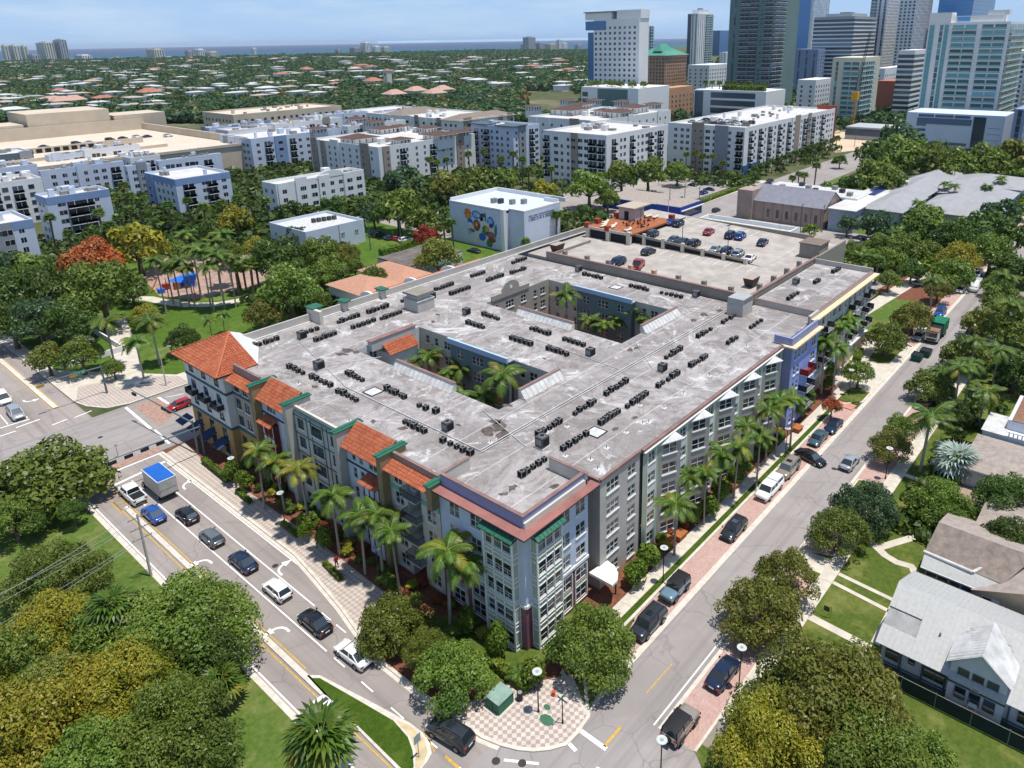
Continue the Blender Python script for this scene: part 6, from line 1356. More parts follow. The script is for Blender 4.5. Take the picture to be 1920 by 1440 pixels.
for i,(px,py,z) in enumerate(((850,690,5),(880,720,5),(800,690,5),(1150,625,5),(1185,625,5),(1090,595,5),(760,680,6),(925,735,5),(820,665,7),(1125,605,7),(1220,615,5),(1165,600,7))):
    x_,y_=W(px,py,z);tree_at(x_,y_,3.4,6.5,'g',['leafy tree low in the middle','leafy tree low by the tall palm','leafy tree low at the left','leafy tree low in the middle','leafy tree low at the right','leafy tree low at the left','taller leafy tree at the far left','leafy tree in the near right corner','taller leafy tree near the back','taller leafy tree behind the palms','leafy tree in the near right corner','taller leafy tree near the far wall'][i]+' of the %s courtyard' % ('first' if i < 3 or 5 < i < 9 else 'second'),'courtyard undergrowth',lod='mid')
G='palms by the park corner'
for px,py,h,s,lab in ((197,605,8.5,1.35,'royal palm on the plaza behind the signal'),(255,640,7.5,1.2,'royal palm left of the tall street lamp'),(282,600,8.5,1.2,'royal palm right of the yellow lawn tree'),(392,600,4.5,.8,'small dark palm on the lawn'),(415,590,4.0,.7,'smallest palm on the lawn')):palm(px,py,h,lab,group=G,s=s)
G='palms round the playground'
pl=[(293,490,12),(312,498,9),(326,500,9),(340,488,11),(352,500,9.5),(377,472,13),(386,500,10),(405,480,12),(428,488,11),(398,455,13),(360,465,12),(350,440,13),(420,440,13)]
for i,(px,py,h) in enumerate(pl):palm(px,py,h,'%s tall royal palm round the playground' % w15[i],group=G,near=False,s=1.2)
for i,(px,py,h) in enumerate(((443,490,8),(467,495,8),(455,500,7),(440,505,7),(480,500,6.5))):palm(px,py,h,'%s fan palm in the clump right of the playground' % w15[i],group='fan palms by the playground',kind='fan',near=False,s=1.6)
fans=[(90,410,12,'before the white flats at far left'),(125,440,9,'with golden crown before the far left flats'),(205,425,10,'right of the flame tree'),(185,400,11,'over the yellow tree, left'),(222,410,11,'over the yellow tree, middle'),(245,395,12,'over the yellow tree, right'),(318,385,11,'first before the balcony flats'),(352,378,11,'second before the balcony flats'),(380,390,11,'third before the balcony flats'),(418,382,11,'fourth before the balcony flats'),(445,375,11,'first left of the clinic'),(470,385,10,'second left of the clinic'),(500,378,10,'third left of the clinic'),
        (200,355,12,'first in the grove among the flats'),(215,370,12,'second in the grove among the flats'),(230,350,13,'third in the grove among the flats'),(245,368,11,'fourth in the grove among the flats'),(258,380,11,'fifth in the grove among the flats'),(680,378,9,'left of the big bright tree'),(848,418,8,'at the left corner of the mural wall'),(833,425,7,'beside the mural wall lot'),(985,455,6,'under the right end of the mural'),(1042,405,9,'left of a pair right of the mural'),(1063,408,8,'right of a pair right of the mural'),
        (808,300,12,'first before the brown roofed flats'),(822,305,12,'second before the brown roofed flats'),(840,300,12,'third before the brown roofed flats'),(880,290,12,'between the white flats, left'),(908,285,13,'between the white flats, middle'),(940,300,13,'tall one between the white flats'),(960,290,14,'tallest between the white flats'),(978,300,13,'right one between the white flats'),(990,320,11,'beside the balcony tower'),(1010,325,10,'at the foot of the balcony tower'),(1035,318,10,'right foot of the balcony tower'),(1202,288,9,'before the long white flats'),(1175,305,9,'left before the long white flats'),(1150,310,9,'far left before the long white flats'),
        (1287,290,10,'first beside the hotel parking'),(1305,288,11,'second beside the hotel parking'),(1318,295,10,'third beside the hotel parking'),(1335,294,10,'fourth beside the hotel parking'),(1354,308,9,'fifth beside the hotel parking'),
        (1530,312,9,'tallest beside the far street'),(1498,328,8,'left one beside the far street'),(1510,330,8,'middle one beside the far street'),(1485,335,7,'low one beside the far street'),(1562,480,6,'first by the right wing lot'),(1580,478,6.5,'second by the right wing lot'),(1600,484,6,'third by the right wing lot'),(1615,486,6,'fourth by the right wing lot'),(1630,487,6,'fifth by the right wing lot'),(1645,490,6,'last by the right wing lot')]
for px,py,h,lab in fans:palm(px,py,h,'fan palm '+lab,group='fan palms among the flats',kind='fan',near=False,s=1.5 if px < 700 else 1.4)
G='coconut palms on the south side'
for px,py,h,s,lab in ((1742,778,8.0,1.35,'tall coconut palm beside the silver palm'),(1803,690,7,1.1,'coconut palm behind the black pickup'),(1822,680,7,1.0,'coconut palm right behind the black pickup'),(1875,655,7.5,1.2,'coconut palm with bare yellow stalks on the right'),(1846,735,5.5,1.0,'yellowing palm before the white house'),(1897,570,8,1.3,'coconut palm at the right edge level with the truck'),(1885,520,8,1.2,'coconut palm at the right edge level with the van'),(1753,525,7,1.1,'palm on the kerb island before the lot'),(1868,540,6,.9,'small palm leaning over the road'),(1765,700,4.5,.9,'low palm behind the tree over the pickup'),(1830,640,7,1.0,'palm over the far parked blue car')):palm(px,py,h,lab,group=G,s=s,near=px < 1880 and py > 600)
palm(1790,865,2.4,'big silvery blue fan palm in the front yard',kind='fan',col='s',s=2.6,near=True,nf=34)
palm(596,1392,5.0,'fan palm at the bottom centre over the white car',kind='fan',s=2.15,near=True,nf=44)
palm(410,1285,2.5,'low fan palm under the dark trees by the avenue',kind='fan',s=1.6,near=True);palm(205,1140,6.0,'fan palm poking out of the yellow crowns',kind='fan',s=2.0,near=True);palm(975,1262,.6,'small bright palm at the foot of the corner',s=.55,near=True,nf=12)
palm(845,1185,.6,'low leafy palm shrub by the brick base',s=.6,near=True,nf=12)
for i,(px,py) in enumerate(((1722,380),(1735,388),(1870,400),(1880,335),(1775,345),(1792,350),(1850,350),(1760,398))):palm(px,py,8,'%s little palm between the grey roofs' % w15[i],group='palms between the grey roofs',near=False,s=.9)
# ---- shrubs at the foot of the building
G='clipped egg shaped shrubs'
for px,py,r,h,lab in ((432,890,1.1,2.9,'nearest the ochre tower'),(457,905,1.1,2.9,'second from the ochre tower'),(572,995,.95,3.2,'before the grey wall'),(606,1015,.95,3.4,'before the pale blue wall'),(876,1170,.95,3.0,'by the brick base left'),(932,1210,1.0,3.6,'beside the glass bay'),(1000,1262,1.15,2.9,'at the very corner'),
    (1190,1080,1.3,3.0,'right of the entrance canopy'),(1216,1045,1.35,3.0,'second right of the canopy'),(1298,970,1.1,2.6,'third along the street facade'),(1330,955,1.2,2.8,'fourth along the street facade'),(1352,922,1.1,2.8,'fifth along the street facade'),(1378,895,1.0,2.5,'sixth along the street facade'),(1392,880,1.1,2.9,'seventh along the street facade'),(1435,838,1.1,3.0,'eighth along the street facade'),(1497,765,1.3,4.0,'tall one at the sage end'),(1515,750,1.2,3.8,'tall one below the blue block'),(1552,725,1.1,2.6,'below the red balcony'),(1555,700,1.2,3.2,'before the right wing')):
    x_,y_=W(px,py,h*.5);bush_at(x_,y_,r,h,'clipped shrub '+lab,G)
k=0
cr_=random.Random(8)
for (x0,x1,y0,y1,n,w_) in ((39.6,42.4,57,98,46,'along the avenue facade'),(64,101,38.9,40.4,40,'along the street facade'),(41.5,42.2,45,55,8,'under the brick base')):
    for i in range(n):
        x_,y_=cr_.uniform(x0,x1),cr_.uniform(y0,y1);f=cr_.choice((LH,LG,LY,LRED,LD))
        bush_at(x_,y_,cr_.uniform(.45,.85),cr_.uniform(.6,1.2),'low mixed plant in the bed '+w_,'low bed plants '+w_,f,True,name='bed_plant')
hedge('hedge',[W(383,868),W(428,905)],.8,.9,'clipped hedge beside the tower end of the sidewalk');hedge('hedge',[W(447,925),W(470,946)],.6,.7,'short clipped hedge right of the first lamp');hedge('hedge',[W(530,985),W(560,1008)],.6,.6,'short clipped hedge before the grey wall');hedge('hedge',[W(609,1060),W(640,1090)],.6,.6,'short clipped hedge before the pale blue wall')
hedge('hedge',[W(925,1248),W(990,1300)],1.0,1.0,'thick clipped hedge behind the green utility box');hedge('hedge',[(152,50.8),(176,49.2)],1.6,1.2,'hedge along the lane past the right wing',dens=25,size=.2);hedge('hedge',[(134.5,39.3),(139.5,40.4)],1.4,1.1,'hedge beside the garage entrance');hedge('hedge',[W(715,480),W(820,448)],2.0,1.8,'long hedge beside the mural building lot',dens=14,size=.28)
hedge('hedge',[W(1305,385),W(1400,350)],1.6,1.2,'low hedge before the lot of the white flats',dens=10,size=.3)
# ------------------------------------------------------------------ houses across the street
def gable_metal(b,x0,z0,x1,z1,y0,y1,mat,seam=.45,th=.08):
    """roof slope from eave (x0,z0) to ridge (x1,z1) between y0 and y1 with standing seams"""
    b.mesh([(x0,y0,z0),(x1,y0,z1),(x1,y1,z1),(x0,y1,z0),(x0,y0,z0-th),(x1,y0,z1-th),(x1,y1,z1-th),(x0,y1,z0-th)],[(0,1,2,3),(7,6,5,4),(0,3,7,4),(0,4,5,1),(3,2,6,7)],mat)
    k=int(abs(y1-y0)/seam)
    for i in range(k+1):
        y=min(y0,y1)+abs(y1-y0)*i/k;b.mesh([(x0,y-.02,z0),(x1,y-.02,z1),(x1,y-.02,z1+.035),(x0,y-.02,z0+.035),(x0,y+.02,z0),(x1,y+.02,z1),(x1,y+.02,z1+.035),(x0,y+.02,z0+.035)],[(0,1,2,3),(7,6,5,4),(3,2,6,7)],mat)
M_MROOF=P('white_metal_roof','#aeada9',.55,.09,2.5);M_SHIN=P('brown_shingles','#a3968c',.9,.2,1.2,bump=.3);M_SHIND=P('dark_shingles','#877a70',.9,.25,1.2,bump=.3)
C_HWH=P('house_white','#ccd0d6',.8,.07,.8);C_HTAN=P('house_tan','#c8b29a',.85,.1,.8);M_SLATE=P('slate_trim','#51606b',.7)
def hwin(par,x,y,z,wd,h,n,fr=None,rz=-math.pi/2):return place_window(par,x,y,z,rz,wd,h,n,fr or M_WFRAME,False,False)
H=thing('white_house','white wooden house with a large pale metal roof and a front dormer','house',(64,4,.1))
b=MB();b.box(64.2,-9,.1,75.5,13.0,3.5,C_HWH,False);b.mesh([(64.2,13.0,3.5),(75.5,13.0,3.5),(69.6,13.0,6.1)],[(0,1,2),(2,1,0)],C_HWH);b.build('wall',H)
b=MB();gable_metal(b,63.0,3.4,69.4,6.35,-9.5,10.3,M_MROOF);gable_metal(b,66.8,5.1,69.4,6.35,10.3,13.4,M_MROOF);gable_metal(b,63.0,3.4,64.9,4.3,10.3,13.4,M_MROOF)
gable_metal(b,76.2,3.2,69.4,6.35,-9.5,13.4,M_MROOF);b.build('metal_roof',H)
b=MB();b.mesh([(64.8,10.35,4.15),(67.0,10.35,5.0),(67.0,13.4,5.0),(64.8,13.4,4.15)],[(0,1,2,3),(3,2,1,0)],M_FLASH);b.build('white_awning',H)
b=MB()
for s,y1 in ((1,7.3),(-1,1.9)):
    b.mesh([(63.1,4.6,7.05),(68.6,4.6,6.9),(66.5,y1,4.95),(63.1,y1,4.8)],[(0,1,2,3),(3,2,1,0)],M_FLASH)
    for i in range(12):x=63.2+i*.42;b.mesh([(x,4.6,7.09),(x+.04,4.6,7.09),(x+.04,y1,4.86),(x,y1,4.86)],[(0,1,2,3),(3,2,1,0)],M_CONC)
b.build('dormer_roof',H)
b=MB();b.mesh([(63.6,6.9,.1),(63.6,2.3,.1),(63.6,2.3,4.9),(63.6,4.6,6.85),(63.6,6.9,4.9)],[(0,1,2,3,4)],C_HWH);b.box(63.62,2.35,.1,66.5,6.85,4.75,C_HWH);b.box(63.5,2.2,2.45,63.62,7.0,2.6,M_SLATE)
for y0,z0,y1,z1 in ((7.2,4.75,4.6,6.95),(4.6,6.95,2.0,4.75)):b.tube((63.35,y0,z0),(63.35,y1,z1),.09,.09,M_SLATE,5)
b.build('dormer_wall',H)
for z,h in ((1.0,1.3),(3.2,1.25)):
    for y in (5.8,4.6,3.4):hwin(H,63.45,y,z,.95,h,1,M_SLATE)
for y,wd,n,z in ((12.0,1.2,1,1.2),(10.2,.6,1,1.7),(8.1,2.0,2,1.1),(.6,1.2,1,1.1),(-1.4,1.2,1,1.1),(-4,1.6,2,1.1)):hwin(H,64.0,y,z,wd,1.3 if wd > .7 else .6,n,M_SLATE)
b=MB();b.box(64.08,-9,.55,64.2,13,.65,M_SLATE);b.box(64.08,-9,.1,64.18,13,.35,M_SLATE)
for y in (11.2,9.2,7.2,1.9,-.4):b.box(64.05,y-.07,.1,64.2,y+.07,3.4,M_SLATE)
b.build('wall_trim',H)
for y,z in ((4.6,.75),(4.6,3.0)):b=MB();b.box(63.1,y-.35,z,63.6,y+.35,z+.45,M_TRIM);b.box(63.08,y-.28,z+.06,63.1,y+.28,z+.38,M_ACL);b.build('window_air_conditioner',H)
b=MB();b.tube((66,6.5+2,4.75),(66,8.5,5.2),.1,.08,M_ACL);b.build('roof_vent',H)
F=thing('mesh_fence','chain link fence with dark green windscreen beside the white house','fence',(62,0,.1))
b=MB();M_SCR=P('dark_windscreen','#1f3230',.8,.3,1.5);b.box(61.97,-14,.15,62.0,13.4,1.65,M_SCR);b.build('windscreen',F)
b=MB();b.tube((61.98,-14,1.72),(61.98,13.4,1.72),.03,.03,M_ACL,5);b.tube((61.98,13.4,1.72),(61.2,14.6,1.2),.03,.03,M_ACL,5);b.build('top_rail',F)
pm=MB();pm.tube((0,0,0),(0,0,1.75),.035,.035,M_ACL,6);pm=pm.data('fence_post')
for i in range(10):part(pm,(61.98,13.4-i*3,.1),F,'fence_post')
b=MB();b.box(62.1,-14,.09,62.3,13.4,.2,M_CONC);b.build('kerb',F)
H=thing('tan_house','tan stucco house with brown shingle roof and a sunroom wall of windows','house',(78,8,.1))
b=MB();b.box(78.2,4.6,.1,90,12.6,3.0,C_HTAN,False);b.box(77.9,-2.5,.1,88,7.4,3.0,C_HTAN,False);b.mesh([(77.9,7.4,3.0),(77.9,-2.5,3.0),(77.9,2.4,5.0)],[(0,1,2)],C_HTAN);b.build('wall',H)
b=MB();b.mesh([(79.2,13.2,4.0),(78.8,5.3,4.0),(83.0,3.2,5.9),(83.0,12.9,5.9)],[(0,1,2,3)],M_SHIND);b.mesh([(83.0,12.9,5.9),(83.0,2.4,5.9),(90.6,2.0,2.9),(90.6,13.2,2.9)],[(0,1,2,3)],M_SHIN);b.mesh([(79.2,13.2,4.0),(83.0,12.9,5.9),(90.6,13.2,2.9),(79,13.2,2.9)],[(0,1,2,3)],M_SHIN)
b.mesh([(77.3,2.4,5.2),(84,2.4,5.6),(82,7.9,3.1),(77.3,7.9,2.9)],[(0,1,2,3)],M_SHIN);b.mesh([(84,2.4,5.6),(77.3,2.4,5.2),(77.3,-3.2,2.9),(84,-3.2,2.9)],[(0,1,2,3)],M_SHIN);b.build('shingle_roof',H)
b=MB();b.mesh([(77.6,13.1,3.0),(77.6,7.4,3.0),(79.0,5.4,4.02),(79.2,13.15,4.02)],[(0,1,2,3)],M_MROOF);b.box(77.55,7.4,2.9,77.65,13.1,3.02,M_TRIM);b.build('sunroom_roof',H)
b=MB()
for p,q in (((79.1,13.3,4.05),(78.8,8.2,4.05)),((78.8,8.2,4.05),(83.4,5.6,4.9))):b.tube(p,q,.2,.2,M_FLASH,4)
b.build('roof_patch',H)
for y in (12.0,10.8,9.6,8.4):hwin(H,78.0,y,1.2,1.1,1.3,1,C_HTAN)
hwin(H,77.7,6.4,1.5,.9,.9,1,M_TRIM);hwin(H,77.7,1.7,1.4,1.0,1.3,1,C_HTAN);b=MB();b.box(77.3,1.3,1.3,77.8,2.1,1.75,M_TRIM);b.build('window_air_conditioner',H);b=MB();b.box(77.82,5.2,1.4,77.88,5.9,2.4,M_TRIM);b.build('shutter',H)
for i,(y,c,lab) in enumerate(((11.9,'#6f9b86','green wheeled bin nearest the lawn end of the alley'),(11.0,'#7fa08c','second green wheeled bin between the two houses'),(10.1,'#3a3f42','dark wheeled bin beside the blue ones'),(9.0,'#1f54c4','blue recycling bin standing alone between the houses'),(7.8,'#2058cc','blue recycling bin, left of the close pair'),(7.0,'#1d4fbb','blue recycling bin, right of the close pair'))):
    m=P('bin_%d' % i,c,.5,.1);b=MB();b.mesh([(-.25,-.28,0),(.25,-.28,0),(.25,.28,0),(-.25,.28,0),(-.32,-.34,1.0),(.32,-.34,1.0),(.32,.34,1.0),(-.32,.34,1.0)],[(0,1,5,4),(1,2,6,5),(2,3,7,6),(3,0,4,7)],m);b.box(-.36,-.36,1.0,.36,.36,1.08,m);b.tube((.34,-.3,1.02),(.34,.3,1.02),.03,.03,M_BLK,5)
    tag(b.build('wheeled_bin',None,(77.3,y,.1)),lab,'bin','wheeled bins between the houses')
def hip(b,x0,y0,x1,y1,z0,zr,mat,ov=.5,seam=0):
    x0 -= ov;y0 -= ov;x1 += ov;y1 += ov
    if x1-x0 > y1-y0:r=(y1-y0)/2;A,B_=(x0+r,(y0+y1)/2,zr),(x1-r,(y0+y1)/2,zr)
    else:r=(x1-x0)/2;A,B_=((x0+x1)/2,y0+r,zr),((x0+x1)/2,y1-r,zr)
    c=[(x0,y0,z0),(x1,y0,z0),(x1,y1,z0),(x0,y1,z0)]
    if x1-x0 > y1-y0:fs=[(c[0],c[1],B_,A),(c[1],c[2],B_),(c[2],c[3],A,B_),(c[3],c[0],A)]
    else:fs=[(c[0],c[1],A),(c[1],c[2],B_,A),(c[2],c[3],B_),(c[3],c[0],A,B_)]
    for f in fs:b.face(list(f),mat)
    b.face([(x,y,z0-.02) for x,y,z in c[::-1]],M_TRIM);b.box(x0,y0,z0-.18,x1,y1,z0-.03,M_TRIM)
def house(name,label,x0,y0,x1,y1,h,zr,wall,roof,wins=True,cat='house',ov=.6,roofname='roof'):
    H=thing(name,label,cat,(x0,y0,0));b=MB()
    b.box(x0,y0,0,x1,y1,h,wall,False);b.build('wall',H);b=MB();hip(b,x0,y0,x1,y1,h+.15,zr,roof,ov);b.build(roofname,H)
    if wins:
        n=max(2,int((y1-y0)/4.5))
        for i in range(n):place_window(H,x0-.16,y1-(i+.5)*(y1-y0)/n,1.1,-math.pi/2,1.4,1.2,2,M_TRIM,False,False)
        n=max(2,int((x1-x0)/4.5))
        for i in range(n):place_window(H,x0+(i+.5)*(x1-x0)/n,y0-.16,1.1,0,1.4,1.2,2,M_TRIM,False,False)
    return H
house('brown_roofed_house','low white house with a brown hip roof behind the silver palm',103,1.5,113,14.0,2.9,4.6,C_HWH,M_SHIN)
house('tan_roofed_house','house with a brown tan roof behind the dark driveway tree',89.5,-4,99,9.5,2.8,4.4,P('teal_wall','#4f8a88'),M_SHIN)
H=thing('balustrade_house','white house with a balustrade terrace and brown roof at the right edge','house',(115,8,0))
b=MB();b.box(114.6,4,.1,121,14.2,3.4,C_HWH,False);b.box(117,4,3.4,127,11.5,5.0,C_HWH,False);b.build('wall',H)
b=MB();hip(b,117.5,3,127,10.5,5.1,6.6,P('rust_roof','#8f6a55',.9,.2));b.build('roof',H);b=MB();b.box(114.4,11.3,3.4,121.2,14.4,3.5,M_FLASH);b.build('flat_roof',H)
b=MB()
for i in range(12):y=10.8-i*.55;b.box(114.6,y-.08,3.4,114.8,y+.08,4.1,M_TRIM)
b.box(114.55,4,4.1,114.85,11.1,4.22,M_TRIM);b.build('balustrade',H);place_window(H,114.43,12.8,1.2,-math.pi/2,1.6,1.2,2,M_TRIM,False,False)
# paths and yards south of the street
for nm,pts,wd in (('garden_path',[(83.2,20.8),(81.0,17.6),(80.6,16.2),(80.9,14.6),(80.0,13.9)],1.0),('garden_path_fork',[(82.0,18.6),(84.5,17.2),(88.5,14.8)],1.0),('drive_strip',[(74.3,20.8),(73.9,14.3)],.55),('drive_strip',[(72.5,20.8),(71.9,14.4)],.55),('front_path',[(65.7,20.8),(65.4,14.3)],1.0),('front_path',[(66.3,14.1),(73.6,14.2)],.9),('side_path',[(100.5,20.8),(99.8,15)],.9)):
    o=kerb(nm.replace('_fork',''),pts,wd,.14 if 'fork' in nm else .135,.02,M_CONC)
slab('driveway',[(73,26),(75.9,25.5),(76.2,22.3),(73,22.3)],.0,.13,M_CONC);slab('back_drive',[(99,2),(103,2),(102.6,16),(98.8,16)],.02,.13,P('brown_drive','#a08a7c'))
slab('pool_patio',[(86,-12),(101,-12),(98,3),(88.5,4)],.02,.14,P('patio','#b5aca0'))
F=thing('wooden_gate','dark wooden gate beside the low white wall across the street','gate',(113,16.5,.1));b=MB()
for i in range(9):
    q=MB();q.box(112.9,15+i*.32,.1,112.96,15.27+i*.32,1.7,P('dark_wood','#4a3a30',.8,.2));q.build('board',F)
# ------------------------------------------------------------------ mid-distance blocks
def PXY(x,y,z):
    v=Vector((x,y,z-CAMH));d=v.dot(AF);return CX+FPX*v.dot(AR)/d,CY-FPX*v.dot(AU)/d
def runto(x,y,z,dx,dy,px):
    lo,hi=0,400;s=1 if PXY(x+dx*100,y+dy*100,z)[0] > PXY(x,y,z)[0] else -1
    for _ in range(40):
        m=(lo+hi)/2
        if s*(PXY(x+dx*m,y+dy*m,z)[0]-px) < 0:lo=m
        else:hi=m
    return lo
_FW={}
def fwin(wd,h,frame,glass,n=2):
    k=(round(wd,1),round(h,1),frame.name,glass.name,n)
    if k not in _FW:
        b=MB();b.box(-wd/2,.02,0,wd/2,.06,h,frame);z0=.06
        for i in range(n):a=-wd/2+.07+(wd-.07)*i/n;b.face([(a,.015,z0),(a+(wd-.07)/n-.07,.015,z0),(a+(wd-.07)/n-.07,.015,h-z0),(a,.015,h-z0)],glass)
        _FW[k]=b.data('window')
    return _FW[k]
def face_windows(par,cnt,p0,u,n_out,L_,z0,floors,fh,pitch,wd,h,frame,glass,stuffb,off=.0,sill=.9,skip=None,bays=(),jr=random):
    k=max(1,int((L_-1.2)/pitch));rz=math.atan2(u.y,u.x)
    for i in range(k):
        s=(L_-k*pitch)/2+(i+.5)*pitch+jr.uniform(-.35,.35);wd_c=jr.choice((.8,1.0,1.0,1.35))*wd if pitch < 4.5 else wd;me=fwin(wd_c,h,frame,glass)
        inb=[q for q in bays if q[0]-.9 < s < q[1]+.9]
        if inb and not (inb[0][0]+.8 < s < inb[0][1]-.8):s=(inb[0][0]+inb[0][1])/2
        v=p0+u*s+n_out*(.03+(.45 if inb else 0))
        for f in range(floors):
            if skip and skip(i,f,k):continue
            if jr.random() < .04:continue
            z=z0+f*fh+sill
            if cnt[0] < 290 and stuffb is not None and par is not None and par.get('indiv',1):part(me,(v.x,v.y,z),par,'window',rz);cnt[0] += 1
            else:
                a=v-u*wd/2;c=v+u*wd/2;o_=n_out*.04
                stuffb.face([(a.x+o_.x,a.y+o_.y,z),(c.x+o_.x,c.y+o_.y,z),(c.x+o_.x,c.y+o_.y,z+h),(a.x+o_.x,a.y+o_.y,z+h)],glass)
M_RAIL=P('blue_grey_rail','#5d6f80',.5,.1);M_RAILG=P('teal_glass_rail','#86aeb2',.2,.1,spec=.6)
def balconies(b,p0,u,n_out,s0,wd,z0,floors,fh,wallm,glass,rail,depth=1.2,rh=1.0):
    """a stack: dark recess behind, slab and railing in front"""
    a=p0+u*s0;c=a+u*wd
    for f in range(floors):
        z=z0+f*fh
        q0,q1=a+n_out*.03,c+n_out*.03
        b.face([(q0.x,q0.y,z+.15),(q1.x,q1.y,z+.15),(q1.x,q1.y,z+fh-.35),(q0.x,q0.y,z+fh-.35)],glass)
        m=(q0+q1)/2+n_out*.02;band(b,m-u*.08,m+u*.08,z+.15,z+fh-.35,.04,wallm)
        band(b,a,c,z-.12,z+.1,depth,wallm);r0,r1=a+n_out*(depth-.05),c+n_out*(depth-.05)
        b.face([(r0.x,r0.y,z+.1),(r1.x,r1.y,z+.1),(r1.x,r1.y,z+rh),(r0.x,r0.y,z+rh)],rail);b.face([(r0.x,r0.y,z+.1),(r1.x,r1.y,z+.1),(r1.x,r1.y,z+rh),(r0.x,r0.y,z+rh)][::-1],rail)
        for e in (a,c):g=e+n_out*depth;b.face([(e.x,e.y,z+.1),(g.x,g.y,z+.1),(g.x,g.y,z+rh),(e.x,e.y,z+rh)],rail)
def block(name,label,cat,xa,c,xc,h,wall,roof=None,floors=5,fh=None,wp=3.6,ww=1.8,wh=1.55,frame=None,glass=None,bal=(),parapet=.9,D=None,wallS=None,topband=None,clutter=6,indiv=True,z0=0.0,base=0.0,depth=None,group=None):
    px,py=c
    if D:
        d=AR*((px-CX)/FPX)-AU*((py-CY)/FPX)+AF;t_=D/math.hypot(d.x,d.y);x,y=d.x*t_,d.y*t_;h=CAMH+d.z*t_
    else:x,y=W(px,py,h)
    Lw=runto(x,y,h,0,1,xa) if xa is not None else depth;Ls=runto(x,y,h,1,0,xc)
    T=thing(name,label,cat,(x,y,base),0,group);T['indiv']=1 if indiv else 0
    glass=glass or M_PANE;frame=frame or M_TRIM;roof=roof or M_FLASH;fh=fh or (h-.8)/floors
    b=MB();b.box(x,y,base,x+Ls,y+Lw,h-.02,wall,False)
    if wallS is not None:band(b,(x,y),(x+Ls,y),base,h-.02,.02,wallS,0)
    b.build('wall',T)
    b=MB();b.face([(x,y,h-.0),(x+Ls,y,h-.0),(x+Ls,y+Lw,h-.0),(x,y+Lw,h-.0)],roof);b.build('roof',T)
    b=MB();e=.3
    for q in ((x,y,x+Ls,y+e),(x,y+Lw-e,x+Ls,y+Lw),(x,y+e,x+e,y+Lw-e),(x+Ls-e,y+e,x+Ls,y+Lw-e)):b.box(q[0],q[1],h,q[2],q[3],h+parapet,wall)
    if parapet:b.build('parapet',T)
    if topband is not None:
        b=MB();band(b,(x,y+Lw),(x,y),h-fh*.55,h+parapet*.8,.06,topband);band(b,(x,y),(x+Ls,y),h-fh*.55,h+parapet*.8,.06,topband);b.build('top_band',T)
    sb=MB();cnt=[0];P0w,uw,nw=Vector((x,y+Lw)),Vector((0,-1)),Vector((-1,0));P0s,us,ns=Vector((x,y)),Vector((1,0)),Vector((0,-1))
    bb=MB()
    busy={'w':[],'s':[]};jr=random.Random(int(px*7+py));bays={'w':[],'s':[]}
    bal=list(bal)
    for (side,f0,wd_) in bal:
        P_,u,n,L_=(P0w,uw,nw,Lw) if side == 'w' else (P0s,us,ns,Ls)
        s0=f0*L_
        if s0+wd_ > L_:continue
        balconies(bb,P_,u,n,s0,wd_,base+fh*.3 if floors < 3 else base+fh,floors-1,fh,M_TRIM,glass,M_RAIL,1.0);busy[side].append((s0-.8,s0+wd_+.8))
    if bb.v:o=bb.build('balcony_stack',T);o['kind']='stuff'
    if cat == 'apartment block':
        for side,(P_,u,n,L_) in (('w',(P0w,uw,nw,Lw)),('s',(P0s,us,ns,Ls))):
            s=jr.uniform(0,4)
            while s+5 < L_:
                wd_=jr.choice((3.6,4.6,6.2))
                if not any(a_-.3 < s+wd_ and s < c_+.3 for a_,c_ in busy[side]) and jr.random() < .7:
                    q=MB();band(q,P_+u*s,P_+u*(s+wd_),base,h+jr.choice((.9,1.3,1.9)),.45,jr.choice((wall,wall,WG if wall is WB else TAUP,BLU if wall is WB else wall)),0);q.build('bay_wall',T);bays[side].append((s,s+wd_))
                s += wd_+jr.uniform(2.5,6)
    for side,(P_,u,n,L_) in (('w',(P0w,uw,nw,Lw)),('s',(P0s,us,ns,Ls))):
        if L_ < 2.5:continue
        k=max(1,int((L_-1.2)/wp))
        def skip(i,f,kk,L_=L_,side=side):s=(L_-kk*wp)/2+(i+.5)*wp;return any(a_ < s < c_ for a_,c_ in busy[side])
        face_windows(T,cnt,P_,u,n,L_,base+z0,floors,fh,wp,ww,wh,frame,glass,sb,skip=skip,bays=bays[side],jr=jr)
    if sb.v:o=sb.build('window_field',T);o['kind']='stuff'
    cb=MB();r_=random.Random(int(x*3+y))
    for i in range(clutter):
        u_,v_=r_.uniform(.1,.85),r_.uniform(.1,.85);s=r_.choice((1.0,1.6,2.6));hh=r_.choice((.9,1.4,2.4));cx_,cy_=x+Ls*u_,y+Lw*v_
        q=MB();q.box(cx_,cy_,h,cx_+s,cy_+s,h+hh,M_ACL if hh < 2 else wall);q.build('rooftop_unit' if hh < 2 else 'stair_head',T)
    return T,(x,y,Ls,Lw,h)
WB=P('flats_blue_white','#c2cad8',.85,.06,.3);WW=P('flats_white','#dddcda',.85,.05,.3);BLU=P('flats_blue_top','#7f95b8',.85,.06,.3);WG=P('flats_grey','#8e9299',.85,.06,.3);BCAP=M_TILED
M_LROOF=P('light_roof','#c9c5c0',.8,.12,.2);TAUP=P('taupe_stripe','#9a8d80');M_TANW=P('tan_precast','#c6b7a2',.9,.1,.1);M_TANR=P('tan_roof','#cdbfac',.9,.08,.1)
A5='blue white flats on the left'
block('flats','blue white flats cut by the left edge','apartment block',None,(-330,480),62,14.5,WB,M_LROOF,5,topband=BLU,depth=18,bal=(),group=A5)
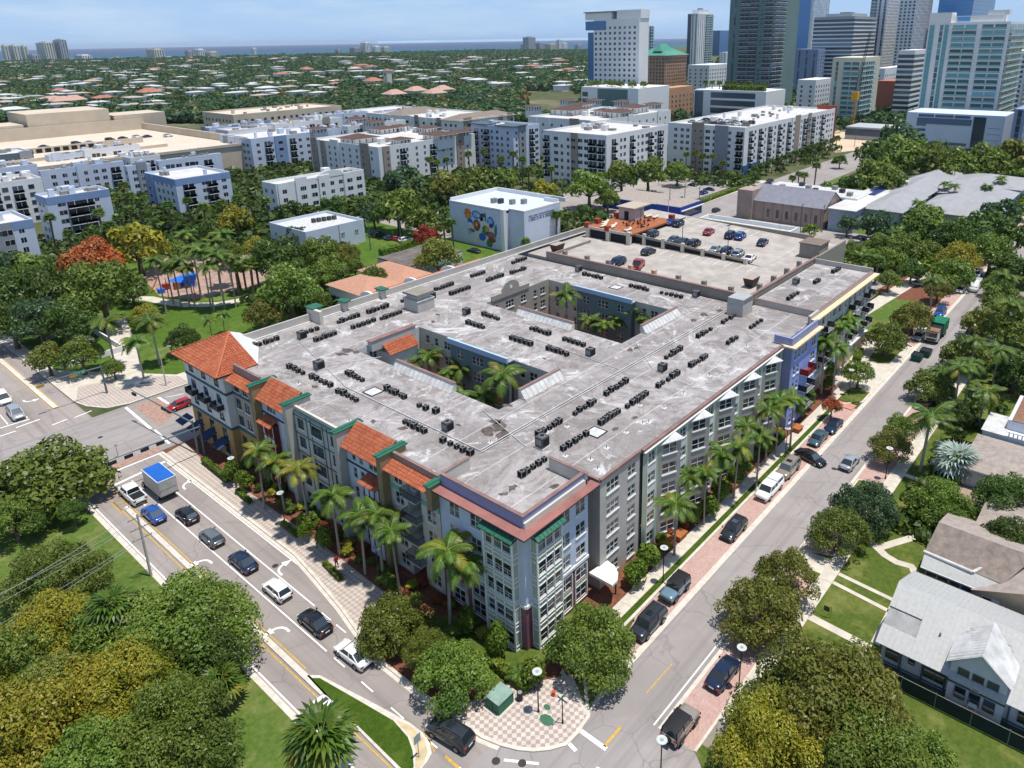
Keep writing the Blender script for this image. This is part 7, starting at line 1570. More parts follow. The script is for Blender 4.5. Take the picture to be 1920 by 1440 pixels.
block('flats','blue white flats with a dark balcony bay behind the fan palms','apartment block',66,(86,376),205,14.6,WB,M_LROOF,5,topband=BLU,bal=(('s',.30,4.2),('s',.52,3.6)),clutter=10,group=A5)
block('flats','blue white flats with a grey pyramid capped turret','apartment block',72,(76,325),232,14.8,WB,M_LROOF,5,bal=(('s',.82,3.5),),clutter=14,group=A5)
block('flats','dark eaved blue flats with big terrace windows at the left edge','apartment block',None,(-60,300),62,17,WB,M_LROOF,5,depth=20,topband=M_SLATE,ww=2.6,group=A5)
block('flats','stepped white flats in front of the tan car park','apartment block',84,(92,296),238,16,WB,M_LROOF,5,bal=(('s',.3,3.5),('s',.6,3.5)),clutter=14,group=A5)
block('flats','pale terrace flats in front of the tan car park end','apartment block',292,(297,306),415,15,WB,M_LROOF,5,bal=(('s',.1,3.5),('s',.4,3.5),('s',.7,3.5)),clutter=10,group=A5)
block('flats','low blue flats behind the palm grove','apartment block',232,(238,316),282,14.5,WB,M_LROOF,5,clutter=3,group=A5)
block('flats','blue white flats whose blue side wall faces the palm grove','apartment block',271,(328,341),431,14.5,WB,M_LROOF,5,topband=BLU,wallS=None,bal=(('s',.12,4.0),('s',.55,3.6)),clutter=4,group=A5)
_,(x,y,Ls,Lw,h)=block('flats','white flats with a curved gable beside the construction lot','apartment block',491,(517,350),682,13,WW,M_LROOF,4,wp=3.9,clutter=4)
b=MB();n=16;cx_=x+Ls*.6;v=[(cx_-6,y-.1,h+.3)]+[(cx_+6*math.cos(math.pi-k*math.pi/n),y-.1,h+.3+2.4*math.sin(k*math.pi/n)) for k in range(n+1)];b.mesh(v+[(a,y+.4,c) for a,_,c in v],[tuple(range(n+2)),tuple(range(2*n+3,n+1,-1))]+[(i,i+n+2,(i+1) % (n+2)+n+2,(i+1) % (n+2)) for i in range(n+2)],WW);b.build('curved_gable',_,(-x,-y,0))
T,(x,y,Ls,Lw,h)=block('flats','long white flats under many brown tile caps','apartment block',581,(709,280),890,17,WW,M_LROOF,6,wp=5.2,ww=1.3,bal=(('s',.2,3),('s',.5,3)),clutter=16)
def caps(T,pts,z,sz,hb=2.4):
    for i,(px,py,k) in enumerate(pts):
        x,y=W(px,py,z+hb);s=sz*k;b=MB();b.box(x-s,y-s,z-4,x+s,y+s,z+hb,WW,False)
        for a in range(3):
            o_=-s*.6+a*s*.6;b.box(x+o_-.3,y-s-.03,z+.3,x+o_+.3,y-s,z+hb-.4,M_PANE);b.box(x-s-.03,y+o_-.3,z+.3,x-s,y+o_+.3,z+hb-.4,M_PANE)
        w_=b.build('turret',T);r=MB();hip(r,x-s,y-s,x+s*1.01,y+s,z+hb,z+hb+1.0*k,BCAP,1.5);r.build('tile_cap',T)
caps(T,((596,240,1.0),(700,228,1.3),(719,240,1.4),(750,236,1.0),(751,260,1.0),(672,257,1.8),(802,239,1.0),(822,251,1.6),(862,246,1.0),(668,222,1.3)),17,3.2)
T,_g=block('flats','slim blue white tower flats under flared cornices','apartment block',883,(962,242),1011,21,WB,M_LROOF,7,wp=3.4,bal=(('w',.32,3.4),('w',.08,2.5),('s',.6,3)),clutter=5)
b=MB();x,y,Ls,Lw,h=_g;b.box(x-1,y-1,h+.9,x+Ls*.5,y+Lw*.4,h+1.3,M_SLATE);b.box(x-1,y+Lw*.6,h+.9,x+Ls*.5,y+Lw+1,h+1.3,M_SLATE);b.build('flared_cornice',T)
block('flats','white seven storey flats with many balconies in the centre','apartment block',1018,(1137,258),1252,22,WW,M_LROOF,7,wp=3.3,bal=(('w',.02,3.0),('w',.74,4),('w',.88,3.5),('s',.08,3),('s',.36,3),('s',.66,3.4),('s',.82,3.4)),clutter=16)
T,(x,y,Ls,Lw,h)=block('flats','long white flats with a rooftop car park beside the far street','apartment block',1253,(1397,243),1567,21,WW,M_LROOF,7,wp=3.5,bal=(('w',.9,3.4),('s',.04,3.5),('s',.13,3.5),('s',.22,3),('s',.32,3.5),('s',.42,3.5),('s',.6,3),('s',.7,3),('s',.82,3)),clutter=26)
for q_ in ((x-.6,y+8,0,x,y+14.5,h+1.2,WG),(x+Ls*.5,y-.4,0,x+Ls*.5+6,y,h+1.5,P('taupe_stripe','#9a8d80')),(x+Ls-.5,y-.6,0,x+Ls+.3,y+10,h+2.2,P('brick_red_end','#a04a38')),(x-.6,y-.6,0,x+14,y,5,P('deep_blue_base','#3f608a'))):b=MB();b.box(*q_);b.build('accent_wall',T)
for i in range(15):
    rr=random.Random(i);car(('sedan','suv','hatch')[i % 3],('silver','black','white','navy','grey')[i % 5],0,0,90,'%s car from the left parked on the roof of the long white flats' % (words+['fourteenth','fifteenth'])[i],z=h,name='distant_car',group='cars on the rooftop car park',xy=(x+12+(i % 2)*9,y+Lw-6-i*Lw*.05))
T,g_=block('flats','white block under brown tile caps below the hotel','apartment block',990,(1121,230),1258,20,WW,M_LROOF,5,wp=6.5,ww=1.4,clutter=12)
caps(T,((1000,198,1.0),(1063,187,1.0),(1068,204,2.2),(1090,195,1.4),(1114,187,1.0),(1131,206,1.1),(1159,209,1.7),(1166,189,1.0),(1188,200,1.8),(1225,194,1.0)),20,3.4,3.0)
T,(x,y,Ls,Lw,h)=block('flats','white flats with dark hip roofs behind the slim tower flats','apartment block',640,(862,228),964,15,WW,M_LROOF,4,wp=4.5,clutter=12,indiv=False)
b=MB();hip(b,x,y,x+Ls,y+16,h+.3,h+3.4,M_SHIND,1);b.build('hip_roof',T);b=MB();hip(b,x+5,y+Lw*.5,x+Ls-5,y+Lw*.5+18,h+.3,h+3.6,M_SHIND,1);b.build('hip_roof',T)
for i,(xa,cx_,cy_,xc,hh,lab) in enumerate(((412,470,264,622,17,'white flats with tall stair windows in the middle left'),(405,428,248,560,17,'pale flats just behind the stair window flats'),(300,330,296,412,12,'long low blue flats below the tan car park'),(640,652,240,760,17,'blue white flats behind the brown caps, left'),(560,575,222,690,16,'blue white flats with a flat tan roof behind'),(440,500,285,640,9,'low tan roof with a covered terrace behind the building site'),(700,712,212,800,15,'pale flats with a green lantern behind'))):
    block('flats',lab,'apartment block',xa,(cx_,cy_),xc,hh,WB if i % 2 == 0 else WW,M_LROOF if i < 5 else M_TANR,5 if hh > 14 else 3,wp=3.8,bal=(('s',.15,3.2),('s',.45,3.2),('s',.75,3.2)) if hh > 14 else (),clutter=10,indiv=i in (0,),group='flats in the middle distance')
for i,(xa,cx_,cy_,xc,hh,lab) in enumerate(((150,160,308,300,14,'pale flats right behind the pyramid turret'),(None,-40,352,78,15,'white flats with a cluttered roof at the left edge'),(378,392,243,512,17,'white flats behind the long low blue flats'),(500,515,236,640,18,'white flats behind the stair window flats, right'),(560,572,250,700,15,'pale low flats left of the brown caps'),(150,158,285,262,17,'tall pale flats against the car park wall'),(-40,-20,322,70,17,'pale flats with a dome like gable at the left edge'),(232,244,300,300,16,'narrow white flats beside the car park wall'))):
    block('flats',lab,'apartment block',xa,(cx_,cy_),xc,hh,(WB,WW)[i % 2],M_LROOF,5,wp=3.8,bal=(('s',.12,3.2),('s',.5,3.2)),clutter=14,depth=16,indiv=False,group='flats packed before the car park')
# tan precast car park and offices
T=thing('car_park','long tan concrete car park with an open top deck','car park',(60,350,0));b=MB();b.box(40,345,0,176,466,14.2,M_TANW,False);b.build('wall',T)
b=MB();b.face([(40,345,14.22),(176,345,14.22),(176,466,14.22),(40,466,14.22)],M_TANR);b.build('deck',T)
b=MB();b.box(40,465.5,14.2,177,466.5,20.5,M_TANW);b.box(175.5,345,14.2,176.5,466,17.8,M_TANW);b.box(40,344.5,14.2,176,345.5,15.4,M_TANW);b.box(70,400,14.2,150,401,16.8,M_TANW);b.box(40,372,14.2,150,373,15.6,M_TANW);b.box(120,467,0,160,500,27,M_TANW);b.box(162,467,0,190,490,23,M_TANW);b.box(100,467,0,118,490,22,M_TANW);b.build('deck_wall',T)
b=MB()
for i in range(14):b.box(82+i*3.6,399.9,14.4,84.4+i*3.6,400,16.2,M_DARK)
b.build('vent_opening',T)['kind']='stuff'
for i,px in enumerate((82,143,167,206,230,257,276,315)):
    x_,y_=W(px,(274,268,266,261,258,256,255,254)[i],15);car('suv' if i % 2 else 'sedan',('black','black','silver','black','black','white','navy','white')[i],0,0,0,'%s car from the left on the tan car park deck' % words[i],z=14.25,name='distant_car',group='cars on the tan car park',xy=(x_,min(y_,460)))
block('tan_office','tan stepped office building at the edge of the suburb','office',379,(437,218),640,18,M_TANW,M_TANR,4,wp=4.5,wh=1.6,clutter=14,indiv=False)
# mural building
T=thing('mural_building','white windowless building with a huge colourful mural','building',(150,142,0))
b=MB();b.box(149.9,148,0,171.5,171.5,12.4,WB,False);b.box(152.2,141.8,0,168.5,148,12.4,WB,False);b.build('wall',T)
b=MB();b.box(149.6,147.6,0,150.8,148.9,12.9,WW)
for q in ((149.9,148.9,150.3,171.5),(150.3,171.1,171.5,171.5),(171.1,141.8,171.5,171.1),(152.2,141.8,152.6,148),(152.6,141.8,168.5,142.2),(168.1,142.2,168.5,148)):b.box(q[0],q[1],12.3,q[2],q[3],13.6 if q[1] > 160 or q[0] > 168 else 12.9,WW)
b.build('parapet',T);b=MB();b.box(150.3,148,11.6,171.2,171.2,12.38,M_FLASH);b.box(152.6,142.2,11.6,168.2,148,12.385,M_FLASH);b.build('roof',T)
MUC=[P('mural_'+k,v,.8,.1) for k,v in (('blue','#2f66b0'),('light_blue','#7fb0dc'),('orange','#c8713a'),('brown','#7d4b35'),('green','#3c7d4e'),('purple','#4a3a6c'),('cream','#d9cfc0'),('rose','#a45a63'),('gold','#c79a45'))]
mb_=MB();mr=random.Random(4)
def blob(cy_,cz_,ry,rz_,m,k,n=14,spike=0):
    pts=[]
    for i in range(n):
        a=2*math.pi*i/n;q=1+(spike if i % 2 else 0)+mr.uniform(-.08,.08);pts.append((149.88-k*.004,cy_-ry*q*math.cos(a),cz_+rz_*q*math.sin(a)))
    mb_.face(pts,m)
YM=lambda px:163.5-(px-875)/65*13.5
blob(163.2,9.6,1.3,1.5,MUC[2],1,18,.45);blob(163.2,9.1,.7,.9,MUC[8],2)
blob(159.5,9.8,1.9,1.3,MUC[0],1);blob(159.5,9.9,1.5,.9,MUC[1],2);blob(158.6,9.7,.5,.6,MUC[6],3);blob(156.7,10.0,1.0,.6,MUC[5],2);blob(157.3,8.8,.9,.7,MUC[5],1)
blob(159.5,6.6,1.5,1.9,MUC[3],3);blob(159.6,6.8,.8,1.0,MUC[2],4);blob(159.6,6.8,.3,.3,MUC[6],5);blob(162.3,7.2,1.2,1.2,MUC[0],2);blob(162.5,6.3,1.1,.8,MUC[6],3);blob(161.9,4.6,1.6,.6,MUC[7],2);blob(162.8,3.9,.8,.7,MUC[1],3)
blob(155.3,7.3,1.3,.5,MUC[6],2);blob(153.4,8.3,1.5,1.7,MUC[0],1);blob(153.6,8.5,1.0,1.1,MUC[1],2);blob(153.2,7.3,.8,.7,MUC[5],3);blob(155.0,5.9,.9,.9,MUC[8],4);blob(155.9,5.4,1.2,1.4,MUC[4],2,16,.35)
blob(157.3,3.2,1.5,1.2,MUC[0],3);blob(159.2,3.4,1.3,.8,MUC[6],2);blob(153.6,4.4,1.9,1.0,MUC[7],2);blob(153.2,2.9,1.7,.8,MUC[3],3);blob(154.2,1.6,1.2,1.0,MUC[4],2,14,.4);blob(151.6,5.5,.35,2.2,MUC[4],1);blob(151.1,6.4,.25,1.8,MUC[0],2);blob(160.6,1.9,1.4,.8,MUC[6],1);blob(157.2,7.2,.5,2.2,MUC[6],1);blob(155.6,9.6,.35,1.5,MUC[4],3)
mb_.build('mural',T)
lt=MB()
for row,(z,h_) in enumerate(((10.6,.45),(9.4,.95))):
    xx=154.2
    while xx < 166:wd_=mr.uniform(.25,.55);lt.box(xx,141.74,z,xx+wd_,141.8,z+h_,P('sign_grey','#5c6b7c'));lt.box(xx,141.72,z+h_*.45,xx+wd_*.9,141.74,z+h_*.55,WB) ;xx += wd_+mr.choice((.14,.14,.14,.5))
lt.build('wall_lettering',T)
for i,(x_,y_) in enumerate(((156,158),(156.8,155.8),(160.5,149.5),(158,152))):b=MB();b.box(x_,y_,12.4,x_+1.6,y_+1.3,13.9,M_ACL if i != 1 else M_AC);b.build('rooftop_unit',T)
T=thing('clinic','small blue white flat roofed building left of the car lot','building',(112,193,0));b=MB();b.box(111.5,192,0,132,212.5,6.6,WB,False);b.build('wall',T);b=MB();b.face([(111.5,192,6.62),(132,192,6.62),(132,212.5,6.62),(111.5,212.5,6.62)],M_FLASH);b.build('roof',T)
b=MB()
for q in ((111.5,192,111.8,212.5),(111.8,192,132,192.3),(131.7,192.3,132,212.5),(111.8,212.2,131.7,212.5)):b.box(q[0],q[1],6.6,q[2],q[3],7.4,WB)
b.build('parapet',T)
for x_ in (115,119,124,129):place_window(T,x_,191.83,3.6,0,1.3,1.1,2,M_TRIM,False,False)
for y_ in (197,204,209):place_window(T,111.33,y_,3.6,-math.pi/2,1.3,1.1,2,M_TRIM,False,False)
for i in range(5):b=MB();b.box(121+i*1.6,203-i*.4,6.65,122.1+i*1.6,204.1-i*.4,7.9,M_AC);b.build('rooftop_unit',T)
T=thing('blue_shop','deep blue single storey shop with a brown roof','shop',(212,127,0));BW=P('deep_blue_wall','#22408f',.7,.1);b=MB();b.box(216,137,0,234,161,4.0,BW,False);b.box(215,126.8,0,230,137,4.4,BW,False);b.build('wall',T);b=MB();b.box(216.3,137.3,4.0,233.7,160.7,4.1,M_SHIN);b.box(215.3,127.1,4.4,229.7,136.7,4.5,M_SHIN);b.build('roof',T);b=MB();b.box(215.5,126.3,2.9,231,126.8,3.2,M_TRIM);b.box(218,126.7,.8,229,126.79,2.6,M_PANE);b.box(215.93,150,1.2,216,151,2.4,M_TRIM);b.build('shop_front',T)
T=thing('low_shop','low building with a dazzling white roof and dark roof units','shop',(192,82,0));b=MB();b.box(191,82,0,208,112,4.4,WW,False);b.build('wall',T);b=MB();b.face([(191.3,82.3,4.42),(207.7,82.3,4.42),(207.7,111.7,4.42),(191.3,111.7,4.42)],M_FLASH);b.build('roof',T);b=MB()
for q in ((191,82,191.4,112),(191.4,82,208,82.4),(207.6,82.4,208,112),(191.4,111.6,207.6,112)):b.box(q[0],q[1],4.4,q[2],q[3],5.6,WW)
b.build('parapet',T)
for i,y_ in enumerate((107,100,97.4,94.5,92,87)):b=MB();b.box(195.5,y_,4.45,197.3,y_+1.5,5.9,M_AC if i % 3 else M_RUSTC);b.build('rooftop_unit',T)
house('clay_roofed_house','pink clay roofed house beyond the far parapet',92,137,103,151,4.6,6.8,WW,P('pink_clay','#b98a72',.9,.12));house('clay_roofed_house','second pink clay roofed house nearer the mural building',104,138,113,155,4.4,6.6,WW,P('pink_clay','#b98a72'))
T=thing('curved_gable_house','row of white curved gables peeping over the far parapet','house',(100,124,0))
for i,(px,py) in enumerate(((846,492),(765,512),(690,540))):
    x,y=W(px,py+8,13.5);y=113.5;b=MB();n=10;s=3.0
    v=[(x,y+s*math.cos(math.pi*k/n)+3,11.6+1.9*math.sin(math.pi*k/n)) for k in range(n+1)];b.mesh(v+[(x+.5,a,c) for _,a,c in v],[tuple(range(n+1)),tuple(range(2*n+1,n,-1))]+[(i_,i_+n+1,i_+n+2,i_+1) for i_ in range(n)],WW);b.box(x,y,0,x+9,y+6,11.6,WW,False);b.mesh([(x+.5,y+3,13.2),(x+9,y+3,13.2),(x+9,y,11.6),(x+.5,y,11.6)],[(0,3,2,1)],M_TILE);b.build('gable',T)
T=thing('flat_shed','blue white shed with a stained dark flat roof','shed',(113,146,0));b=MB();b.box(113.5,147,0,132,160.5,4.3,WB,False);b.box(113.5,147,4.3,132,160.5,4.7,P('stained_roof','#6e6660',.9,.3,.4));b.build('wall',T)
# church and flats east
T=thing('church','pinkish grey stone church with arched windows and a slate roof','church',(232,83,0));CH=P('pinkish_stone','#a39087',.9,.12,.5);SL=P('slate_roof','#82828a',.8,.12,.6)
b=MB();b.box(231,83,0,246,108,6.8,CH,False);b.box(229.6,107.5,0,236,113,10.2,CH,False);b.mesh([(231,83,6.8),(246,83,6.8),(238.5,83,11.2)],[(0,1,2)],CH)
for i in range(8):b.box(230.7,84+i*3.3,0,231,84.4+i*3.3,6.6,CH)
b.build('wall',T);b=MB();b.mesh([(230.6,82.6,6.8),(230.6,108,6.8),(238.5,108,11.3),(238.5,82.6,11.3)],[(3,2,1,0)],SL);b.mesh([(246.4,82.6,6.8),(246.4,108,6.8),(238.5,108,11.3),(238.5,82.6,11.3)],[(0,1,2,3)],SL);b.build('slate_roof',T)
for i in range(6):
    b=MB();y=85.6+i*3.3;pts=[(230.96,y-.5,1.6),(230.96,y+.5,1.6)]+[(230.96,y+.5*math.cos(a),3.9+.6*math.sin(a)) for a in np.linspace(0,math.pi,7)];b.face(pts[::-1],M_PANE);b.build('arched_window',T)
b=MB();b.box(246.5,78,0,262,112,8.0,WW,False);b.box(246.8,78.3,8,261.7,111.7,8.1,M_FLASH);b.build('annex',T)
for i in range(7):b=MB();b.box(249+(i % 3)*4,81+i*4,8.1,251+(i % 3)*4,82.6+i*4,9.4,M_AC if i % 2 else M_ACL);b.build('rooftop_unit',T)
T=thing('motel','long two storey flat roofed building with solar panels behind the church','building',(231,73,0));b=MB();b.box(231,73.5,0,293,81.5,7.2,P('grey_blue_wall','#9aa5b0'),False);b.box(230.5,73,7.2,293.5,82,7.5,M_LROOF);b.build('wall',T)
for i in range(12):b=MB();b.box(258+i*2.6,76,7.5,260.2+i*2.6,79.5,7.9,P('solar_blue','#3c4f7c',.3));b.build('solar_panel',T)
for i in range(14):part(fwin(1.6,1.3,M_TRIM,M_PANE),(234+i*4.2,73.45,4.4),T,'window',0)
GH=P('pale_green_grey_wall','#a3b0b0',.85,.08);GR=P('ribbed_grey_roof','#9c9b9c',.6,.1,.4)
T=thing('long_grey_house','long two storey house under linked grey metal hip roofs','house',(240,62,0))
b=MB();b.box(240.5,63,0,268,74,6.6,GH,False);b.box(268,64,0,335,75,6.8,GH,False);b.build('wall',T)
for i,(x0,x1) in enumerate(((240.5,268),(266,302),(300,336))):b=MB();hip(b,x0,62.5+i*.6,x1,74.5+i*.8,6.8,9.4+.12*i,GR,.9);b.build('metal_hip_roof',T)
for i in range(12):part(fwin(1.3,1.4,M_TRIM,M_PANE),(243+i*4.5,62.95,4.2),T,'window',0)
for i in range(3):part(fwin(1.3,1.4,M_TRIM,M_PANE),(240.45,65+i*3.4,4.2),T,'window',-math.pi/2)
for i,(x0,y0,x1,y1,lab) in enumerate(((250,40,262,60,'grey hip roofed house nearest in the fan of roofs'),(265,38,278,60,'second grey hip roofed house in the fan of roofs'),(284,40,298,63,'third grey hip roofed house in the fan of roofs'),(304,40,330,64,'farthest grey hip roofed house in the fan of roofs'))):
    T=house('grey_roofed_house',lab,x0,y0,x1,y1,6.0,8.8,GH,GR,True,ov=.9);T['group']='houses with grey metal hip roofs'
# ------------------------------------------------------------------ downtown towers
def tower(name,label,xa,c,xc,D,wall,style,fl=3.2,wallS=None,glass=None,depth=None,cat='tower',wp=3.5,ww=1.7,wh=1.7,extra=None,base=0,crown=None,slab_c=None,rail=None):
    px,py=c;d=AR*((px-CX)/FPX)-AU*((py-CY)/FPX)+AF;t_=D/math.hypot(d.x,d.y);x,y=d.x*t_,d.y*t_;h=CAMH+d.z*t_
    Lw=runto(x,y,h,0,1,xa) if xa is not None else depth;Ls=runto(x,y,h,1,0,xc) if xc is not None else depth
    T=thing(name,label,cat,(x,y,0));glass=glass or M_TG;slab_c=slab_c or M_TRIM;rail=rail or M_RAILG
    b=MB();b.box(x,y,base,x+Ls,y+Lw,h,wall,True);b.build('wall',T)
    if crown:b=MB();b.box(x+Ls*.15,y+Lw*.15,h,x+Ls*.8,y+Lw*.8,h+crown,wall);b.box(x+Ls*.3,y+Lw*.3,h+crown,x+Ls*.5,y+Lw*.55,h+crown*1.5,M_ACL);b.build('penthouse',T)
    n=int((h-base-3)/fl);g=MB();s_=MB()
    faces={'w':(Vector((x,y+Lw)),Vector((0,-1)),Vector((-1,0)),Lw),'s':(Vector((x,y)),Vector((1,0)),Vector((0,-1)),Ls)}
    for side in 'ws':
        P_,u,no,L_=faces[side];st=style.get(side,'punch')
        if L_ < 3 or st == 'blank':continue
        segs=st if isinstance(st,list) else [(0,1,st)]
        for f0,f1,kind in segs:
            a,c_=P_+u*(L_*f0),P_+u*(L_*f1);l_=(c_-a).length
            if kind == 'blank':continue
            if kind == 'glass':
                band(g,a,c_,base+2,h-1,.25,glass)
                for k in range(n):band(s_,a,c_,base+3+k*fl,base+3.12+k*fl,.3,M_SLATE)
            elif kind == 'bands':
                for k in range(n):z=base+3+k*fl;band(g,a,c_,z+1.0,z+fl-.4,.12,glass);band(s_,a,c_,z-.4,z+1.0,.35,slab_c)
            elif kind in ('punch','strip'):
                m=max(1,int(l_/wp))
                for i in range(m):
                    q=a+u*((i+.5)*l_/m)
                    for k in range(n):
                        z=base+3+k*fl;hh=wh if kind == 'punch' else fl-.3;e0,e1=q-u*ww/2+no*.08,q+u*ww/2+no*.08
                        g.face([(e0.x,e0.y,z),(e1.x,e1.y,z),(e1.x,e1.y,z+hh),(e0.x,e0.y,z+hh)],glass)
            elif kind == 'balc':
                m=max(1,int(l_/(wp*2)))
                for i in range(m):
                    q0=a+u*(i*l_/m+.5);q1=a+u*((i+1)*l_/m-.5)
                    for k in range(n):
                        z=base+3+k*fl;e0,e1=q0+no*.08,q1+no*.08
                        g.face([(e0.x,e0.y,z),(e1.x,e1.y,z),(e1.x,e1.y,z+fl-.6),(e0.x,e0.y,z+fl-.6)],glass)
                        mm=(q0+q1)/2;band(s_,mm-u*.35,mm+u*.35,z,z+fl-.5,.12,wall)
                        band(s_,q0,q1,z-.2,z+.08,1.5,slab_c);r0,r1=q0+no*1.4,q1+no*1.4;s_.face([(r0.x,r0.y,z),(r1.x,r1.y,z),(r1.x,r1.y,z+1.1),(r0.x,r0.y,z+1.1)],rail)
    if g.v:o=g.build('window_field',T);o['kind']='stuff'
    if s_.v:o=s_.build('slab_field',T);o['kind']='stuff'
    return T,x,y,Ls,Lw,h
M_TG=GL('tower_glass',(.03,.05,.08),.12);M_TGT=GL('teal_glass',(.04,.11,.12),.12);M_TGB=GL('blue_glass',(.03,.10,.22),.1);M_TGG=GL('green_glass',(.01,.04,.04),.3)
TW=P('tower_white','#e3e2e0',.8,.05,.05);TG=P('tower_grey','#a9adb0',.8,.05,.05);TGR=P('tower_grey_green','#6f8580',.8,.06,.05);TCR=P('tower_cream','#d0ccb8',.8,.05,.05);TOR=P('tower_terracotta','#bd9270',.85,.08,.05);TBL=P('tower_blue_grey','#8795b0',.8,.05,.05)
# hotel
T,x,y,Ls,Lw,h=tower('hotel_tower','white hotel slab with a square window grid and a blank side',1113,(1199,34),1217,560,TW,{'w':[(0,.96,'punch')],'s':'blank'},3.75,wp=4.2,ww=1.9,wh=1.8)
b=MB();b.box(x+2,y+Lw*.98,5,x+14,y+Lw+7,h-9,M_TGB,False);b.box(x,y+Lw*.6,h,x+12,y+Lw+8,h+5,TW,False);b.box(x-.2,y+Lw*.72,h-7.5,x,y+Lw+7.6,h-1,M_TGB);b.box(x-1,y+Lw*.5,h+5,x+13,y+Lw+9,h+5.6,M_SLATE);b.box(x+1,y-.5,h,x+Ls,y+Lw*.5,h+6,TW,False);b.build('glass_wing',T)
T,x,y,Ls,Lw,h=tower('hotel_podium','white and dark green glass podium below the hotel',1090,(1197,166),1255,500,TW,{'w':[(.02,.12,'bands'),(.2,.3,'blank'),(.3,.82,'glass')],'s':'blank'},4.5,glass=M_TGG,cat='podium')
for i in range(9):x_,y_=x+4+random.Random(i).random()*8,y+3+i*Lw/9.5;tree_at(x_,y_,3.2,4.5,'g','%s tree from the right on the hotel podium roof' % words[i],'trees on the hotel podium','far',h)
tower('condo_tower','thin white tower peeking out behind the hotel',1206,(1218,48),1226,900,TW,{'w':'blank','s':'balc'})
T,x,y,Ls,Lw,h=tower('terracotta_tower','terracotta and cream tower with a green pitched roof',1195,(1247,104),1288,760,TOR,{'w':'punch','s':'punch'},3.3,wp=3.4,glass=M_TG);GRF=P('patina_roof','#4e8f7c',.7,.1,.05)
b=MB();hip(b,x,y,x+Ls,y+Lw,h,h+9,GRF,1.5);hip(b,x+3,y+Lw*.2,x+Ls*.6,y+Lw*.5,h+4,h+11,GRF,.5);b.build('green_roof',T)
tower('white_tower','slender white tower left of the big teal tower',1290,(1309,25),1338,1150,TW,{'w':[(0,.35,'glass'),(.35,1,'strip')],'s':[(0,.5,'strip'),(.5,1,'balc')]},3.3,wp=5,ww=1.5,crown=5)
tower('distant_glass_block','dark blue glass block far off between two towers',1336,(1350,57),1370,2600,TBL,{'w':'glass','s':'glass'},4,glass=M_TGB)
T,x,y,Ls,Lw,h=tower('garden_podium','white podium with panel windows and a planted roof terrace',1301,(1437,172),1473,520,TW,{'w':[(.02,.14,'glass'),(.16,.22,'blank'),(.25,.86,'bands')],'s':'blank'},5.2,glass=M_TG,cat='podium')
hedge('roof_hedge',[(x+4,y+Lw*.62),(x+4,y+3)],3.5,3.0,'long clipped hedge on the planted podium roof',zg=h,dens=1.6,size=.7)
for i in range(9):palm_at(x+11,y+Lw*.95-i*Lw*.105,4,'%s palm on the planted podium roof' % words[i],'palms on the podium roof','fan',s=1.6,near=False,zg=h)
tower('teal_tower','tallest grey green tower with white balcony lines',1371,(1455,-30),1502,640,TGR,{'w':[(0,.06,'blank'),(.06,.2,'strip'),(.25,.68,'balc'),(.68,.8,'punch'),(.8,1,'balc')],'s':[(0,.45,'balc'),(.45,1,'blank')]},3.3,wallS=TW,glass=M_TG,rail=M_DMETAL,wp=4)
b=MB();x,y=W(1455,190,0);tower('navy_tower','navy glass and white tower behind the grey green one',1496,(1530,-40),1560,1000,TW,{'w':[(0,.15,'strip'),(.2,.85,'glass')],'s':[(0,1,'strip')]},3.3,glass=M_TGB,wp=4)
tower('slate_blue_block','slate blue block at the foot of the navy tower',1493,(1535,92),1548,800,TBL,{'w':'strip','s':'punch'},3.3,wp=6)
tower('striped_office','white office tower with dark horizontal window bands',1527,(1603,30),1645,820,TG,{'w':'bands','s':'bands'},3.8,crown=3)
T,x,y,Ls,Lw,h=tower('green_cream_flats','cream and dark teal mid rise flats beyond the crane',1562,(1617,108),1652,560,TCR,{'w':[(0,.35,'strip'),(.38,.95,'balc')],'s':[(0,.7,'balc'),(.7,1,'blank')]},3.3,glass=M_TGT,wp=4.5)
tower('twin_tower','pale twin tower with dotted windows, left one',1636,(1668,-20),1700,900,TW,{'w':[(0,.4,'balc'),(.4,1,'strip')],'s':'punch'},3.2,wp=4.2,ww=2)
tower('twin_tower','pale twin tower with dotted windows, right one',1690,(1722,-20),1752,860,TW,{'w':'punch','s':[(0,1,'strip')]},3.2,wp=4,ww=2)
tower('banded_office','white office with bright horizontal bands left of the glass tower',1686,(1716,94),1742,600,TW,{'w':'bands','s':'bands'},3.6,cat='office')
tower('blue_glass_tower','blue mirror glass tower behind the big balcony tower',1765,(1830,-30),1870,900,TBL,{'w':'glass','s':'glass'},4,glass=M_TGB)
T,x,y,Ls,Lw,h=tower('balcony_tower','huge white tower with teal glass balconies at the right',1742,(1896,40),1925,480,TW,{'w':[(.02,.08,'glass'),(.15,.19,'strip'),(.21,.26,'glass'),(.30,.62,'balc'),(.66,.97,'balc')],'s':'balc'},3.25,glass=M_TGT,wp=3.6)
b=MB();b.box(x-.4,y+Lw*.72,h,x+10,y+Lw,h+5.5,TW);b.box(x+2,y+Lw*.1,h,x+12,y+Lw*.68,h+3.5,TW);b.box(x+1.9,y+Lw*.5,h+.6,x+2,y+Lw*.66,h+3,M_TGB);b.build('penthouse',T)
b=MB();b.box(x+3,y+Lw*.05,h+3.5,x+9,y+Lw*.3,h+6,TW);b.build('roof_screen',T)
T,x,y,Ls,Lw,h=tower('office_podium','pale blue white office podium below the balcony tower',1701,(1886,218),1905,430,P('podium_blue_white','#c3cddc',.8,.05,.1),{'w':[(.08,.30,'blank'),(.70,.82,'glass')],'s':'blank'},4.2,cat='podium',glass=M_TG)
b=MB();wy=lambda f:y+Lw*(1-f)
